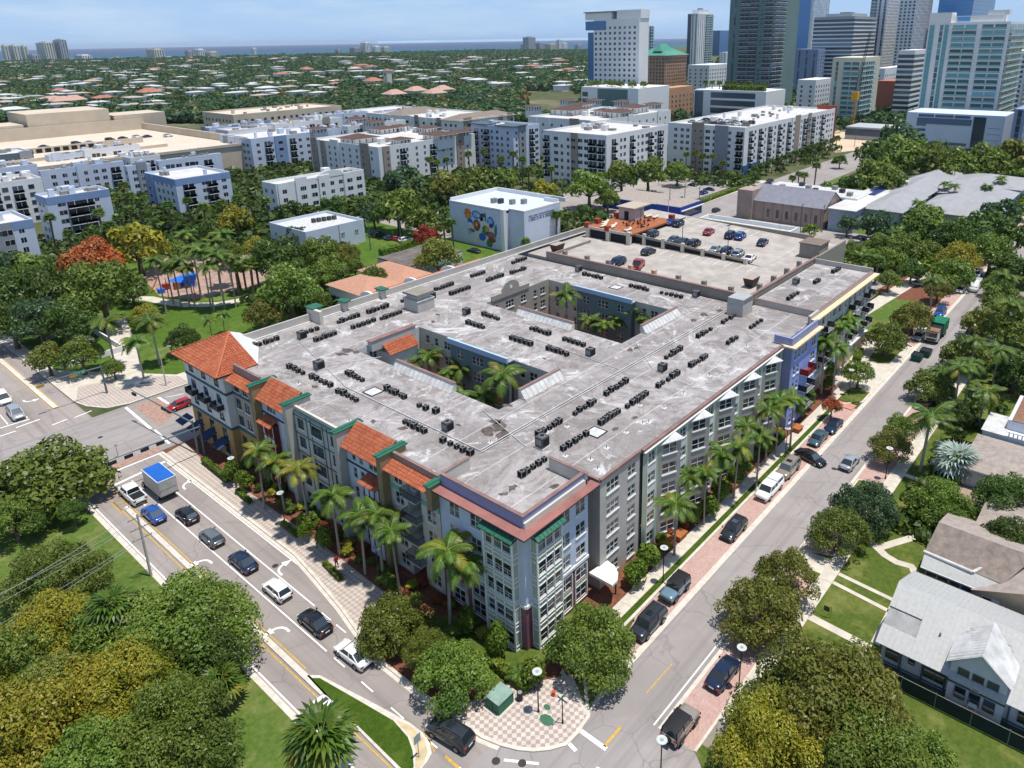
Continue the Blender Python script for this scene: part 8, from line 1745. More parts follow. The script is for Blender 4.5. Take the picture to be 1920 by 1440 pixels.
b.box(x-.3,wy(.68),h-5.6,x,wy(.12),h-2.6,P('slate_panel','#5f7389'));b.box(x-.25,wy(.66),h-2.0,x,wy(.13),h-.8,M_TG);b.box(x-.25,wy(.66),4.4,x,wy(.2),5.8,M_TG);b.box(x-.2,wy(.7),.2,x,wy(.25),3.4,M_TG)
for k in range(3):b.box(x-.3,wy(.22),h-6.8-k*2.6,x-.02,wy(.12),h-5.6-k*2.6,M_TG)
for f in (.12,.3,.5,.68):b.box(x-.4,wy(f)-.2,h-2.4,x,wy(f)+.2,h,TW)
for k in range(4):b.box(x-.1,wy(.97),5+k*3,x,wy(.85),5.15+k*3,M_SLATE)
b.build('facade_panel',T)
tower('right_edge_block','dark blue and white block cut by the right edge',1903,(1925,205),1990,420,TBL,{'w':'strip','s':'punch'},3.6,cat='office',wp=5)
tower('right_edge_flats','white flats behind the big tower at the right edge',1900,(1930,95),1990,620,TW,{'w':'punch','s':'balc'},3.3,cat='office')
T,x,y,Ls,Lw,h=tower('low_glass_office','low dark glass office with a tan roof behind the dirt lot',1586,(1690,243),1712,470,TG,{'w':'bands','s':'bands'},4.0,cat='office',slab_c=M_SLATE)
for i,(xa,cx_,cy_,xc,D,m,lab) in enumerate(((1290,1330,122,1372,760,TW,'pale low block right of the terracotta tower'),(1225,1250,166,1300,560,TOR,'terracotta low roof beside the hotel podium'),(1496,1530,150,1562,620,TW,'white parking structure behind the crane'),(1640,1660,128,1700,720,TW,'white terrace block below the twin towers'),(1645,1680,152,1702,640,P('brick_arts_roof','#b5705c'),'reddish roofed hall beside the banded office'),(1100,1120,150,1180,900,TW,'pale building behind the hotel podium'),(1250,1270,135,1300,1300,TW,'small white block between hotel and slender tower'),(1350,1362,98,1372,1500,TW,'white block far behind the dark blue glass one'))):
    tower('downtown_block',lab,xa,(cx_,cy_),xc,D,m,{'w':'punch' if i != 4 else 'blank','s':'punch'},3.6,cat='office',wp=5)
# tower crane
x,y=W(1605,172,0);cdist=520;d=AR*((1607-CX)/FPX)-AU*((150-CY)/FPX)+AF;t_=cdist/math.hypot(d.x,d.y);x,y=d.x*t_,d.y*t_
T=thing('crawler_crane','tall lattice crane with a yellow base before the towers','crane',(x,y,0));b=MB();YC_=P('crane_yellow','#c99a2e',.6,.1)
hz=CAMH+(AR*((1616-CX)/FPX)-AU*((62-CY)/FPX)+AF).z*t_
def lattice(b,p,q,w_,n,m):
    p=Vector(p);q=Vector(q)
    for k in range(4):o_=Vector(((k % 2-.5)*w_,(k//2-.5)*w_,0));b.tube(tuple(p+o_),tuple(q+o_*.6),.14,.1,m,4)
    for i in range(n):a=p.lerp(q,i/n);c=p.lerp(q,(i+1)/n);s=1 if i % 2 else -1;b.tube(tuple(a+Vector((s*w_/2,0,0))),tuple(c+Vector((-s*w_/2,0,0))),.08,.08,m,4)
lattice(b,(x,y,0),(x,y,22),2.0,10,YC_);b.box(x-2,y-2,20,x+2,y+2,25,YC_);b.build('mast',T);b=MB();lattice(b,(x,y,24),(x+3,y-4,hz),1.6,22,M_DMETAL);b.build('boom',T)
# ------------------------------------------------------------------ coast skyline
def coast(px0,px1,ytop,D,mat,lab,sty='strip',g_='towers on the far shore'):
    xs_=(px0+px1)/2;T,*_=tower('beach_tower',lab,px0+(px1-px0)*0,(px0+(px1-px0)*.45,ytop),px1,D,mat,{'w':sty,'s':sty},4.2,cat='tower',wp=9,ww=4,wh=2.5,crown=4);T['group']=g_
for a in ((1,14,86,4300,TCR,'cream tower at the very left of the shore'),(14,36,86,4300,TCR,'wide cream tower block left on the shore'),(36,51,87,4350,TCR,'cream slab third from the left on the shore'),(49,74,103,4200,TG,'low grey slab before the tallest shore tower'),(66,100,80,4300,TCR,'cream tower joined to the tallest shore tower'),(98,124,75,4300,TG,'tallest grey blue tower on the left shore'),(139,172,104,4300,TW,'low white slab right of the tall shore towers'),
          (273,307,93,4000,TCR,'boxy tan tower pair by the shore crane'),(345,362,96,4100,TG,'grey slab right of the shore crane'),(360,385,93,4200,TW,'white middle slab right of the shore crane'),(383,410,98,4100,TCR,'cream slab right of the shore crane'),(470,481,91,4400,TW,'lone white tower on the waterline'),(628,640,93,4400,TG,'lone grey tower left of the white cluster'),(655,675,90,4400,TG,'low grey tower of the white cluster'),(675,695,80,4400,TW,'tallest white tower of the middle cluster'),(695,714,87,4500,TW,'shorter white tower of the middle cluster'),(712,731,88,4500,TCR,'last tower of the middle cluster'),
          (976,988,84,4800,TG,'first block of the right shore cluster'),(980,1004,70,4700,TG,'tallest dark topped tower of the right shore cluster'),(1003,1022,81,4800,TG,'glass slab of the right shore cluster'),(1022,1045,83,4800,TCR,'cream slab of the right shore cluster'),(1043,1054,75,4800,TW,'slim white tower of the right shore cluster'),(1050,1064,81,4900,TW,'last white tower of the right shore cluster'),(1077,1092,84,5000,TG,'grey block near the hotel on the shore')):coast(*a)
# ------------------------------------------------------------------ the wooded suburb: houses one by one, trees as one mass
rs=random.Random(21);HOUSE=[]
ROOFS=[(P('roof_white','#c4c2be',.8,.08,.2),'white'),(P('roof_terracotta','#a8705c',.85,.1,.2),'terracotta'),(P('roof_tan','#b3a593'),'tan'),(P('roof_grey','#9c9b99',.85,.1,.2),'grey'),(P('roof_pink','#b99584',.85,.1,.2),'pink')]
HM=[]
for k,(m,nm) in enumerate(ROOFS):
    b=MB();b.box(-8,-5,0,8,5,3.4,TW,False);w0=b.data('wall');r=MB();hip(r,-8,-5,8,5,3.5,6.0 if k in (1,4) else 4.6,m,.8);HM.append((w0,r.data('roof'),nm))
placed=[]
def clear_of(x,y,r=0):
    return not (x < 330 and y < 250)
specs=[]
for i in range(420):
    py=108+ (rs.random()**1.4)*98;px=rs.uniform(-20,1095 if py < 165 else 620 if py < 185 else 330)
    specs.append((px,py))
SPECIAL=[(281,180,1,'large terracotta villa roof in the middle of the suburb'),(140,196,4,'pink roofed house among trees on the left'),(118,198,4,'smaller pink roofed house beside it on the left'),(700,158,1,'red roofed church hall in the suburb'),(895,156,0,'long white arcaded building in the suburb'),(500,172,0,'wide white building at the suburb centre'),(25,215,0,'white roof at the left edge of the suburb'),(575,134,1,'orange roof near the middle shore'),(830,176,4,'cluster of pink tile roofs left of the hotel'),(780,178,4,'pink tile roofs beside the red roofed hall'),(740,185,4,'long pink tile roof below the red roofed hall'),(815,183,4,'pink tile roof nearest the white flats')]
for px,py,k,lab in SPECIAL:
    x,y=W(px,py,4);T=thing('suburban_house',lab,'house',(x,y,0),0,None);s=1.35 if k != 4 else 1.2
    for me,nm in ((HM[k][0],'wall'),(HM[k][1],'roof')):o=link(nm,me,T,(0,0,0 if nm == 'wall' else 3.5*.8));o.scale=(s,s*1.3,2.6 if nm == 'wall' else 1.8)
    placed.append((x,y))
x,y=W(728,158,6);b=MB();T=thing('church_tower','cream bell tower with a red cap in the suburb','tower',(x,y,0));b.box(x-4,y-4,0,x+4,y+4,24,TCR,False);b.build('wall',T);b=MB();hip(b,x-4,y-4,x+4,y+4,24,27,ROOFS[1][0],.8);b.build('red_cap',T);b=MB();b.box(x-4.05,y-1,17,x-4,y+1,21,M_DARK);b.build('belfry_opening',T)
n_=0
DESC={}
for px,py in specs:
    x,y=W(px,py,4)
    if any(abs(x-a) < 24 and abs(y-c) < 18 for a,c in placed) or n_ >= 275:continue
    placed.append((x,y));n_ += 1;k=rs.choices(range(5),(7,.9,2,2.4,.5))[0];fl=rs.random() < .35;nm=HM[k][2]
    zone='near the shore' if py < 128 else 'in the middle of the wooded suburb' if py < 150 else 'at the near edge of the wooded suburb'
    side='far left' if px < 200 else 'left' if px < 450 else 'centre' if px < 750 else 'right'
    T=thing('suburban_house','%s roofed house %s, %s of the picture' % (nm,zone,side),'house',(x,y,0),rs.choice((0,math.pi/2,.1)),'houses scattered in the wooded suburb');s=rs.uniform(.8,1.35)*(1.9 if py < 128 else 1.25 if py < 145 else .95)
    o=link('wall',HM[k][0],T,(0,0,0));o.scale=(s*1.15,s*rs.uniform(.9,1.4),rs.uniform(1.9,2.9));q=link('roof',HM[k][1],T,(0,0,3.5*o.scale.z-3.5));q.scale=(o.scale.x,o.scale.y,1.0)
for i,(px,py) in enumerate(((44,241),(63,238),(82,238),(102,234),(120,231),(154,227),(173,227),(192,227),(209,225),(227,223),(244,221),(261,222))):
    x,y=W(px,py,9);T=thing('row_house','%s little white gabled row house from the left behind the tan car park' % words[i],'house',(x,y,0),0,'little white row houses');placed.append((x,y))
    for me,nm,z in ((HM[0][0],'wall',0),(HM[0][1],'roof',3.5*2.3-3.5*1.6)):o=link(nm,me,T,(0,0,z));o.scale=(.9,1.3,2.3 if nm == 'wall' else 1.6)
CELL=set()
for a,c in placed:
    dd_=math.hypot(a,c)
    for k in range(int(3+dd_/220)):
        q=(a-a/dd_*k*9,c-c/dd_*k*9)
        for i in (-1,0,1):
            for j in (-1,0,1):CELL.add((int(q[0]//9)+i,int(q[1]//9)+j))
# tree mass: low-cost clumps of leaf-like facets over the whole plain
def far_mass(name,label,n,seed,region,rlo,rhi,mats,leafn=26,cover=None):
    rng=np.random.default_rng(seed);C,U,V=[],[],[]
    pts=[]
    while len(pts) < n:
        px,py=rng.uniform(region[0],region[1]),region[2]+(rng.random()**region[4])*(region[3]-region[2]);x,y=W(px,py,4)
        if cover and not cover(x,y,px,py):continue
        pts.append((x,y))
    for x,y in pts:
        d=math.hypot(x,y);r=rng.uniform(rlo,rhi)*(1+d/4500);k=leafn;dd=rng.normal(size=(k,3));dd /= np.linalg.norm(dd,axis=1,keepdims=True);dd[:,2]=abs(dd[:,2])
        p=np.array([x,y,r*.45])+dd*np.array([r,r,r*.75])*rng.uniform(.75,1.1,(k,1));nn=dd+rng.normal(size=(k,3))*.35;nn /= np.linalg.norm(nn,axis=1,keepdims=True)
        t_=rng.normal(size=(k,3));u=np.cross(nn,t_);u /= np.linalg.norm(u,axis=1,keepdims=True);v=np.cross(nn,u);s=r*.27*rng.uniform(.6,1.3,(k,1));C.append(p);U.append(u*s);V.append(v*s*.9)
    me=quads_mesh('foliage',np.concatenate(C),np.concatenate(U),np.concatenate(V),mats);o=link(name,me,None,(0,0,0));o['kind']='stuff';tag(o,label,'woods');return o
LF=LEAF('far_leaf','#34502a','#4c6436','#2a4226',.02);LF2=LEAF('far_leaf_olive','#5f6a35','#747a42','#46552c',.02);LF3=LEAF('far_leaf_russet','#7a5a38','#86703f','#5c5a34',.02)
def ok(x,y,px,py):return not any(abs(x-a) < 9 and abs(y-c) < 8 for a,c in placed[-0:][:0])
def cov(x,y,px,py):
    if x < 345 and y < 500:return False
    if x*nrm.x+y*nrm.y > c0.x*nrm.x+c0.y*nrm.y-15:return False
    if (int(x//9),int(y//9)) in CELL and random.random() < .6:return False
    if 980 < px < 1100 and 165 < py < 215:return False
    return True
far_mass('wooded_suburb','dense dark green tree cover of the suburb reaching to the shore',21000,3,(-60,1110,95,222,1.5),3.4,6.0,LF,28,cov)
far_mass('wooded_suburb','olive tree clumps sprinkled through the suburb',7000,4,(-60,1110,95,220,1.4),3.2,5.8,LF2,28,cov)
far_mass('wooded_suburb','russet flowering clumps sprinkled through the suburb',260,5,(-60,1000,135,210,1.0),4,6.5,LF3,24,cov)
far_mass('downtown_greenery','trees filling the gaps between the downtown towers',1500,6,(1080,1960,100,238,1.0),3.5,6.5,LF,24,lambda x,y,px,py:y > 158 or px > 1560)
far_mass('block_greenery','trees and palms filling the gaps between the left flats',900,12,(150,900,300,430,1.0),2.0,4.2,LD,28,lambda x,y,px,py:222 < y < 345 and 60 < x < 215 and not (96 < x < 132 and 190 < y < 214))
far_mass('street_greenery','shrubs and small trees filling the lots between the middle blocks',900,7,(480,1600,268,430,1.0),1.6,3.2,LD,26,lambda x,y,px,py:not (112 < y < 134) and not (x < 118 and y < 112) and not (145 < x < 178 and 138 < y < 175) and not (186 < x < 212 and 78 < y < 114) and not (x < 165 and y < 112) and not (128 < x < 150 and 170 < y < 220) and not (205 < x < 240 and 122 < y < 164) and not (200 < x < 275 and 134 < y < 176) and y > 135)
far_mass('yard_greenery','shrubs filling the yards south and east of the side street',800,8,(1560,1990,295,480,.9),1.6,3.4,LG,26,lambda x,y,px,py:(y < 33 or y > 36) and y < 62 and x > 150 and not(240 < x < 336 and y > 38) and not (23 < y < 36) and not (y < 37 and x < 340 and y > 20))
far_mass('park_greenery','shrubs and ground palms under the park trees',420,9,(0,640,425,560,1.0),1.2,2.4,LD,26,lambda x,y,px,py:y > 139 and not (66 < x < 102 and 170 < y < 228) and not (50 < x < 80 and 150 < y < 190) and x > 40)
far_mass('garden_greenery','low undergrowth between the houses across the street',120,10,(1690,1990,560,1000,1.0),.7,1.5,LD,30,lambda x,y,px,py:y < 18.5 and not (87 < x < 104 and y < 14) and not (102 < x < 128 and y < 15) and x > 86)
# ------------------------------------------------------------------ street furniture
M_POLE=P('black_pole','#26282a',.5,.1);M_LAMP=P('lamp_disc','#bfc2bc',.5,.06);M_GALV=P('galvanised_pole','#9aa0a3',.45,.1);M_WOODP=P('grey_timber','#7a7268',.9,.2,2);M_CONP=P('concrete_pole','#b5b0a6',.85,.1)
def disc_lamp(px,py,lab,hh=4.6,col=None):
    x,y=W(px,py,0);t=thing('street_lamp',lab,'street lamp',(x,y,.1),0,'round disc street lamps');b=MB();b.tube((0,0,0),(0,0,hh),.07,.05,col or M_POLE,8);b.tube((0,0,0),(0,0,.3),.12,.1,col or M_POLE,8);b.build('pole',t,(0,0,0))
    b=MB();b.tube((0,0,hh),(0,0,hh+.25),.12,.16,M_LAMP,8);link('lantern',b.data('lantern'),t,(0,0,0));b=MB();b.tube((0,0,hh+.25),(0,0,hh+.30),.46,.46,M_LAMP,20);b.tube((0,0,hh+.31),(0,0,hh+.36),.16,.14,M_GALV,10);link('disc_shade',b.data('disc_shade'),t,(0,0,0))
for px,py,lab in ((1009.7,1336.7,'round disc lamp on the checkered corner plaza'),(1243,1094,'round disc lamp beside the pale blue open suv'),(1472,858,'round disc lamp beside the beige suv'),(443,916,'round disc lamp by the first short hedge'),(535,985,'round disc lamp before the grey wall palms'),(712,1095,'round disc lamp right of the palm trio'),(1591,742,'round disc lamp in the forecourt tree'),(1385,1290,'round disc lamp under the big olive tree'),(1660,898,'round disc lamp among the thin olive trees'),(1238,1470,'round disc lamp cut by the bottom edge')):disc_lamp(px,py,lab)
# big signal masts
def mast(x,y,h,arm_to,name_lab,n_heads,sign=False,extra=None):
    t=thing('traffic_signal',name_lab,'traffic signal',(x,y,.1));MP=P('signal_pole_grey','#5d6a70',.5,.1);b=MB();b.tube((0,0,0),(0,0,h),.19,.14,MP,10);link('pole',b.data('pole'),t,(0,0,0))
    a=Vector((arm_to[0]-x,arm_to[1]-y,0));b=MB();b.tube((0,0,h-.35),(a.x,a.y,h+.15),.13,.07,MP,8);link('mast_arm',b.data('mast_arm'),t,(0,0,0))
    for k in range(n_heads):
        s=.45+.5*k/max(1,n_heads-1);c=a*s;z=h-.1;hd=MB();u=a.normalized();mcol=P('signal_yellow','#b08a3a',.6) if extra != 'black' else M_POLE
        band(hd,Vector((c.x,c.y))-Vector((u.x,u.y))*.55,Vector((c.x,c.y))+Vector((u.x,u.y))*.55,z-.55,z-.12,.14,mcol,.14)
        for j in range(3):q=Vector((c.x,c.y))+Vector((u.x,u.y))*(.35*(j-1));hd.tube((q.x-.16*u.y*-1,q.y-.16*u.x,z-.33),(q.x-.2*u.y*-1,q.y-.2*u.x,z-.33),.12,.12,M_DARK,8)
        link('signal_head',hd.data('signal_head'),t,(0,0,0))
    if sign:
        c=a*.36;u=a.normalized();sg=MB();p0,p1=Vector((c.x,c.y))-Vector((u.x,u.y))*1.1,Vector((c.x,c.y))+Vector((u.x,u.y))*1.1;band(sg,p0,p1,h-.6,h+.15,.04,P('sign_green','#1f8a5b',.5,.03),.04);so_=link('street_name_sign',sg.data('street_name_sign'),t,(0,0,0))
        q=MB();uu=Vector((u.x,u.y));nn=Vector((-uu.y,uu.x));nn=-nn if nn.dot(Vector((x,y))) > 0 else nn
        for k,w_ in ((-.8,.14),(-.58,.16),(-.15,.12),(.2,.16),(.45,.16),(.7,.14)):e=Vector((c.x,c.y))+uu*k+nn*.05;g0,g1=e-uu*w_/2,e+uu*w_/2;q.face([(g0.x,g0.y,h-.42),(g1.x,g1.y,h-.42),(g1.x,g1.y,h-.04),(g0.x,g0.y,h-.04)],M_WHITE)
        link('sign_lettering',q.data('sign_lettering'),t,(0,0,0))
    return t
bx,by=W(372,850,0);ax,ay=W(245,733,5.6)
mast(bx,by,5.6,(ax,ay),'tall signal pole whose dark arm crosses the side road',2,extra='black')
bx2,by2=W(385,853,0);ax,ay=W(200,868,5.2)
mast(bx2,by2,5.2,(ax,ay),'signal pole with a long arm over the avenue queue',4,extra='black')
bx3,by3=W(201,738,0);ax,ay=W(68,723,5.6)
mast(bx3,by3,5.6,(ax,ay),'signal pole on the plaza with a green street sign on its arm',2,sign=True)
for i,(px,py) in enumerate(((222,857),(93,714))):
    x,y=W(px,py,0);b=MB();b.tube((0,0,0),(0,0,2.2),.05,.05,M_GALV);b.box(-.25,-.04,1.9,.25,.04,2.3,M_FLASH);tag(b.build('small_post',None,(x,y,.01)),['slim grey post with a white head beside the crosswalk','slim post with a white head at the avenue median'][i],'post')
def tall_light(px,py,h,lab,adir,tall=True):
    x,y=W(px,py,0);t=thing('street_light',lab,'street light',(x,y,.1));b=MB();b.tube((0,0,0),(0,0,h),.14,.08,M_CONP,8);link('pole',b.data('pole'),t,(0,0,0));b=MB();b.tube((0,0,h-.1),(adir[0],adir[1],h+.3),.05,.04,M_GALV,6);b.box(adir[0]-.35,adir[1]-.15,h+.22,adir[0]+.35,adir[1]+.15,h+.38,M_GALV);link('lamp_arm',b.data('lamp_arm'),t,(0,0,0))
tall_light(312,724,7.2,'tall concrete street light behind the park sign',(1.6,-.5));tall_light(1252,425,9,'tall street light left of the low white roof',(-1.5,0));tall_light(1152,352,9,'tall street light beside the blue shop',(1.4,0));tall_light(1235,350,9,'tall street light behind the blue shop',(1.4,0));tall_light(893,360,9,'tall street light before the white flats',(1.4,0));tall_light(1054,362,9,'tall street light over the round tree',(1.4,0))
# wooden and concrete utility poles, wires
def upole(x,y,h,lab,arms=1,mat=None,lean=(0,0),ang=0):
    t=thing('utility_pole',lab,'utility pole',(x,y,0));b=MB();b.tube((0,0,0),(lean[0],lean[1],h),.17,.11,mat or M_WOODP,8);link('pole',b.data('pole'),t,(0,0,0));c,s=math.cos(ang),math.sin(ang)
    for k in range(arms):
        z=h-.5-k*1.4;b=MB();b.tube((-1.1*c,-1.1*s,z),(1.1*c,1.1*s,z),.06,.06,M_WOODP,5)
        for q in (-1,-.5,.5,1):b.tube((q*c,q*s,z),(q*c,q*s,z+.22),.045,.03,M_GALV,5)
        link('crossarm',b.data('crossarm'),t,(0,0,0))
    return (x+lean[0],y+lean[1],h)
ux,uy=W(284,1081,0)
top=upole(ux,uy,8.8,'grey utility pole with crossarms beside the avenue',3,M_CONP)
b=MB();
for k,(dz_,off) in enumerate(((0,-.9),(0,.9),(-1.3,.7),(-2.9,0),(-2.9,-.5))):
    p=Vector((ux,uy+off,8.5+dz_));e=Vector((*W(-160,(1190,1205,1215,1260,1275)[k],8.0+dz_*.5),8.0+dz_*.5));prev=p
    for i in range(1,13):s=i/12;q=p.lerp(e,s);q.z -= 4*.35*s*(1-s);b.tube(tuple(prev),tuple(q),.022,.022,M_GALV,4);prev=q
tag(b.build('power_lines'),'bundle of power lines sagging from the avenue pole to the left','power lines')
for px,py,h,lab,m in ((1255,398,10,'wooden pole just behind the low white roof, left',None),(1283,394,10,'wooden pole just behind the low white roof, middle',None),(1310,396,9,'thin pole behind the low white roof, right',None),(1500,440,10,'utility pole beside the church end',None),(1708,440,9,'pale leaning utility pole under the grey roofs',M_CONP),(1541,436,9,'utility pole before the white annex',None),(1652,362,9,'utility pole beside the solar roof',None),(1602,275,9,'utility pole at the dirt lot fence',None),(695,470,9,'green utility pole beside the mural lot',P('green_pole','#4f6a56')),(752,455,9,'second green utility pole beside the mural lot',P('green_pole','#4f6a56')),(640,470,8,'utility pole before the clinic',None),(1460,448,8,'light pole at the corner of the deck',None),(1490,448,8,'lamp pole beyond the stair house',None)):
    x,y=W(px,py,0);upole(x,y,h,lab,1 if h > 8 else 0,m)
# corner: utility box, litter bin, street sign, ground covers, island sign
x,y=W(937,1310,.8);UG=P('utility_green','#2e6a50',.6,.15,1.2);b=MB();b.box(-1.0,-.85,0,1.0,.85,1.25,UG);link_o=b
t=thing('utility_box','big dark green utility cabinet with a pale lid at the corner plaza','utility box',(x,y,.12),0)
link('cabinet',b.data('cabinet'),t,(0,0,0));b=MB();b.box(-1.05,-.9,1.25,1.05,.9,1.33,P('pale_green_lid','#8aa295',.5,.2,.8));b.box(-1.03,-.02,.1,-1.0,.02,1.2,M_DARK);link('lid',b.data('lid'),t,(0,0,0));b=MB();b.box(-1.3,-1.1,-.1,1.2,1.1,.03,M_CONC);link('base_slab',b.data('base_slab'),t,(0,0,0))
x,y=W(975,1308,.4);b=MB();b.tube((0,0,0),(0,0,.95),.27,.32,M_POLE,10);b.tube((0,0,.951),(0,0,.96),.22,.22,M_ACL,10);tag(b.build('litter_bin',None,(x,y,.12)),'black litter bin in front of the thick hedge','litter bin')
x,y=W(1055,1358,0);t=thing('street_sign','black street name post with green blades on the corner plaza','street sign',(x,y,.12));b=MB();b.tube((0,0,0),(0,0,3.3),.06,.045,M_POLE,8);b.tube((0,0,0),(0,0,.4),.1,.09,M_POLE,8);link('post',b.data('post'),t,(0,0,0))
for rot,z in ((0,3.0),(math.pi/2,2.75)):b=MB();b.box(-.55,-.015,0,.55,.015,.2,P('sign_teal','#3f7a70',.4));o=link('name_blade',b.data('name_blade'),t,(0,0,z),rot)
for px,py,r,lab in ((1025,1350,.55,'large oval green cover set in the checkered plaza'),(1026,1326,.28,'small grey green cover beside the oval one')):
    x,y=W(px,py,.13);b=MB();b.tube((0,0,0),(0,0,.025),r,r,P('cover_green','#3f6b50',.6,.15),8);o=b.build('ground_cover_plate',None,(x,y,.128));o.scale=(1,1.4,1);tag(o,lab,'cover')
x,y=W(786,1422,0);t=thing('island_sign','blank white traffic sign on a pole in the sandy island nose','traffic sign',(x,y,.17));b=MB();b.tube((0,0,0),(0,0,2.6),.04,.04,M_GALV);link('pole',b.data('pole'),t,(0,0,0));b=MB();b.box(-.35,-.02,1.7,.35,.02,2.6,M_GALV);link('sign_plate',b.data('sign_plate'),t,(0,0,0))
x,y=W(1557,1160,0);t=thing('yard_sign','yellow and black yard sign on the front lawn','yard sign',(x,y,.1));b=MB();b.tube((0,0,0),(0,0,1.6),.04,.04,P('yellow_post','#b8a13a'));b.tube((0,0,1.5),(-.2,.8,1.5),.03,.03,P('yellow_post','#b8a13a'));link('post',b.data('post'),t,(0,0,0));b=MB();b.box(-.2,.15,.8,-.16,.75,1.4,M_POLE);link('sign_plate',b.data('sign_plate'),t,(0,0,0))
# park corner: ramp walls, sculpture-like sign wall, cabinet
t=thing('park_sign_wall','curved grey stone park sign wall on the corner plaza','sign wall',(*W(280,722,0),.12));b=MB();n=8
for k in range(n):
    a0,a1=-.6+1.2*k/n,-.6+1.2*(k+1)/n;p=[(3*math.sin(a)*.7-3*math.cos(a)*.3,-(3*math.sin(a)*.7)*1.0+.5*math.cos(a)) for a in (a0,a1)];band(b,p[0],p[1],0,.9+.5*k/n,.12,P('pale_stone','#b9bdc0',.8,.15,1),.12)
link('wall',b.data('wall'),t,(0,0,0));b=MB();band(b,(-1.3,.6),(.2,-.8),.5,.62,.2,M_SLATE,0);band(b,(-1.0,.35),(0,-.6),.75,.85,.2,M_SLATE,0);link('lettering_band',b.data('lettering_band'),t,(0,0,0))
t=thing('skate_ramp','white walled skate bowl platform at the park entrance','ramp',(*W(180,650,0),.12));x,y=W(165,640,0)
b=MB();x0,y0=W(215,665,0);b.box(x0-9,y0,0,x0+2,y0+.3,1.3,WW);b.box(x0+1.7,y0,0,x0+2,y0+16,1.3,WW);b.box(x0-9,y0,0,x0-8.7,y0+14,1.3,WW);b.build('low_wall',None);bpy.data.objects[-1]
for o in list(COL.objects)[-1:]:o.parent=t;o.location=-Vector(t['base_'])
b=MB();b.box(x0-5,y0+7,0,x0-1,y0+10,2.2,P('cream_block','#d6c7a0'));o=b.build('platform',t)
x,y=W(97,637,.8);b=MB();b.box(-1,-.8,0,1,.8,1.4,UG);b.box(-1.05,-.85,1.4,1.05,.85,1.5,P('pale_green_lid','#a9c4b4'));tag(b.build('utility_box',None,(x,y,.12)),'green utility cabinet in the shade left of the skate bowl','utility box')
# playground: blue shade sails, climbing frames
BS=P('blue_sail','#1f6fd6',.6,.08)
t=thing('shade_sail','bright blue shade sail over the playground','shade sail',(79,196,.15));c=[W(310,525,5),W(345,512,6),W(370,512,5.5),W(362,535,4.5),W(340,528,5)];b=MB();b.face([(*c[0],4.6),(*c[1],5.8),(*c[4],4.7)],BS);b.face([(*c[1],5.8),(*c[2],5.6),(*c[3],4.4),(*c[4],4.7)],BS);b.build('sail',t)
b=MB()
for q in (c[0],c[2],c[3]):b.tube((*q,.1),(*q,5.2),.1,.1,P('red_post','#a03a2a'),6)
b.build('sail_post',t)
t=thing('shade_sail','smaller blue sail behind the big one','shade sail',(*W(330,495,5),.15));b=MB();c=[W(316,495,5),W(345,490,5.5),W(335,503,5)];b.face([(*c[0],5),(*c[1],5.6),(*c[2],4.8)],BS);b.build('sail',t)
t=thing('play_structure','red and blue climbing frame under the blue sail','play structure',(*W(330,545,0),.15));x,y=W(330,545,0);b=MB()
for k in range(5):b.box(x+k*2-4,y+(k % 2)*2,.2,x+k*2-2.6,y+1.3+(k % 2)*2,1.3+.4*k,(BS,P('red_post','#a03a2a'),M_TERR)[k % 3])
b.build('climbing_block',t);b=MB();b.tube((x-5,y+3,.2),(x-2,y+5,3),.15,.15,P('red_post','#a03a2a'));b.tube((x+4,y-2,.2),(x+6,y+1,2.5),.15,.15,BS);b.build('slide',t)
# ---------------------------------------------------------------- people
def person(px,py,lab,shirt,trousers,z=.12,yaw=0,stride=.16,skin='#8a5f48',ext=None):
    x,y=W(px,py,z);t=thing('person',lab,'person',(x,y,z),yaw);s=stride
    me=bpy.data.meshes.new('body');V_=[(0,0,.92),(0,0,1.18),(0,0,1.42),(0,0,1.52),(0,0,1.66),(0,0,1.76),(.0,.19,1.40),(.02,.25,1.14),(.12,.24,.90),(.0,-.19,1.40),(-.02,-.25,1.14),(.06,-.24,.90),(0,.09,.88),(s*.7,.1,.48),(s,.1,.06),(s+.14,.1,.03),(0,-.09,.88),(-s*.3,-.1,.48),(-s*1.2,-.1,.08),(-s*1.2+.13,-.1,.03)]
    E_=[(0,1),(1,2),(2,3),(3,4),(4,5),(2,6),(6,7),(7,8),(2,9),(9,10),(10,11),(0,12),(12,13),(13,14),(14,15),(0,16),(16,17),(17,18),(18,19)]
    r_=[.15,.14,.16,.06,.1,.085,.065,.05,.04,.065,.05,.04,.1,.07,.05,.04,.1,.07,.05,.04]
    me.from_pydata(V_,E_,[]);o=link('body',me,t,(0,0,0));md=o.modifiers.new('skin','SKIN');
    if not me.skin_vertices:bpy.context.view_layer.objects.active=o
    bpy.context.view_layer.update()
    for i,v in enumerate(me.skin_vertices[0].data if me.skin_vertices else []):v.radius=(r_[i],r_[i]*(1.15 if i in (0,1,2) else 1));v.use_root=i == 0
    ss=o.modifiers.new('sub','SUBSURF');ss.levels=1;ss.render_levels=1
    cm=NT('clothes_'+lab[:12]);g_=cm.sep();f=cm.ramp(g_['Z'],[(0,srgb('#2b2622')),(.045,srgb(trousers)),(.515,srgb(trousers)),(.52,srgb(shirt)),(.84,srgb(shirt)),(.85,srgb(skin)),(.925,srgb(skin)),(.93,srgb('#2a1f1a'))])
    cm.n.active=None;rr=[n for n in cm.n if n.bl_idname == 'ShaderNodeValToRGB'][0];rr.color_ramp.interpolation='CONSTANT'
    dv=cm.math('DIVIDE',g_['Z'],1.82);cm.l(dv,rr.inputs[0]);cm.base(f,.8,.2);me.materials.append(cm.m);return t
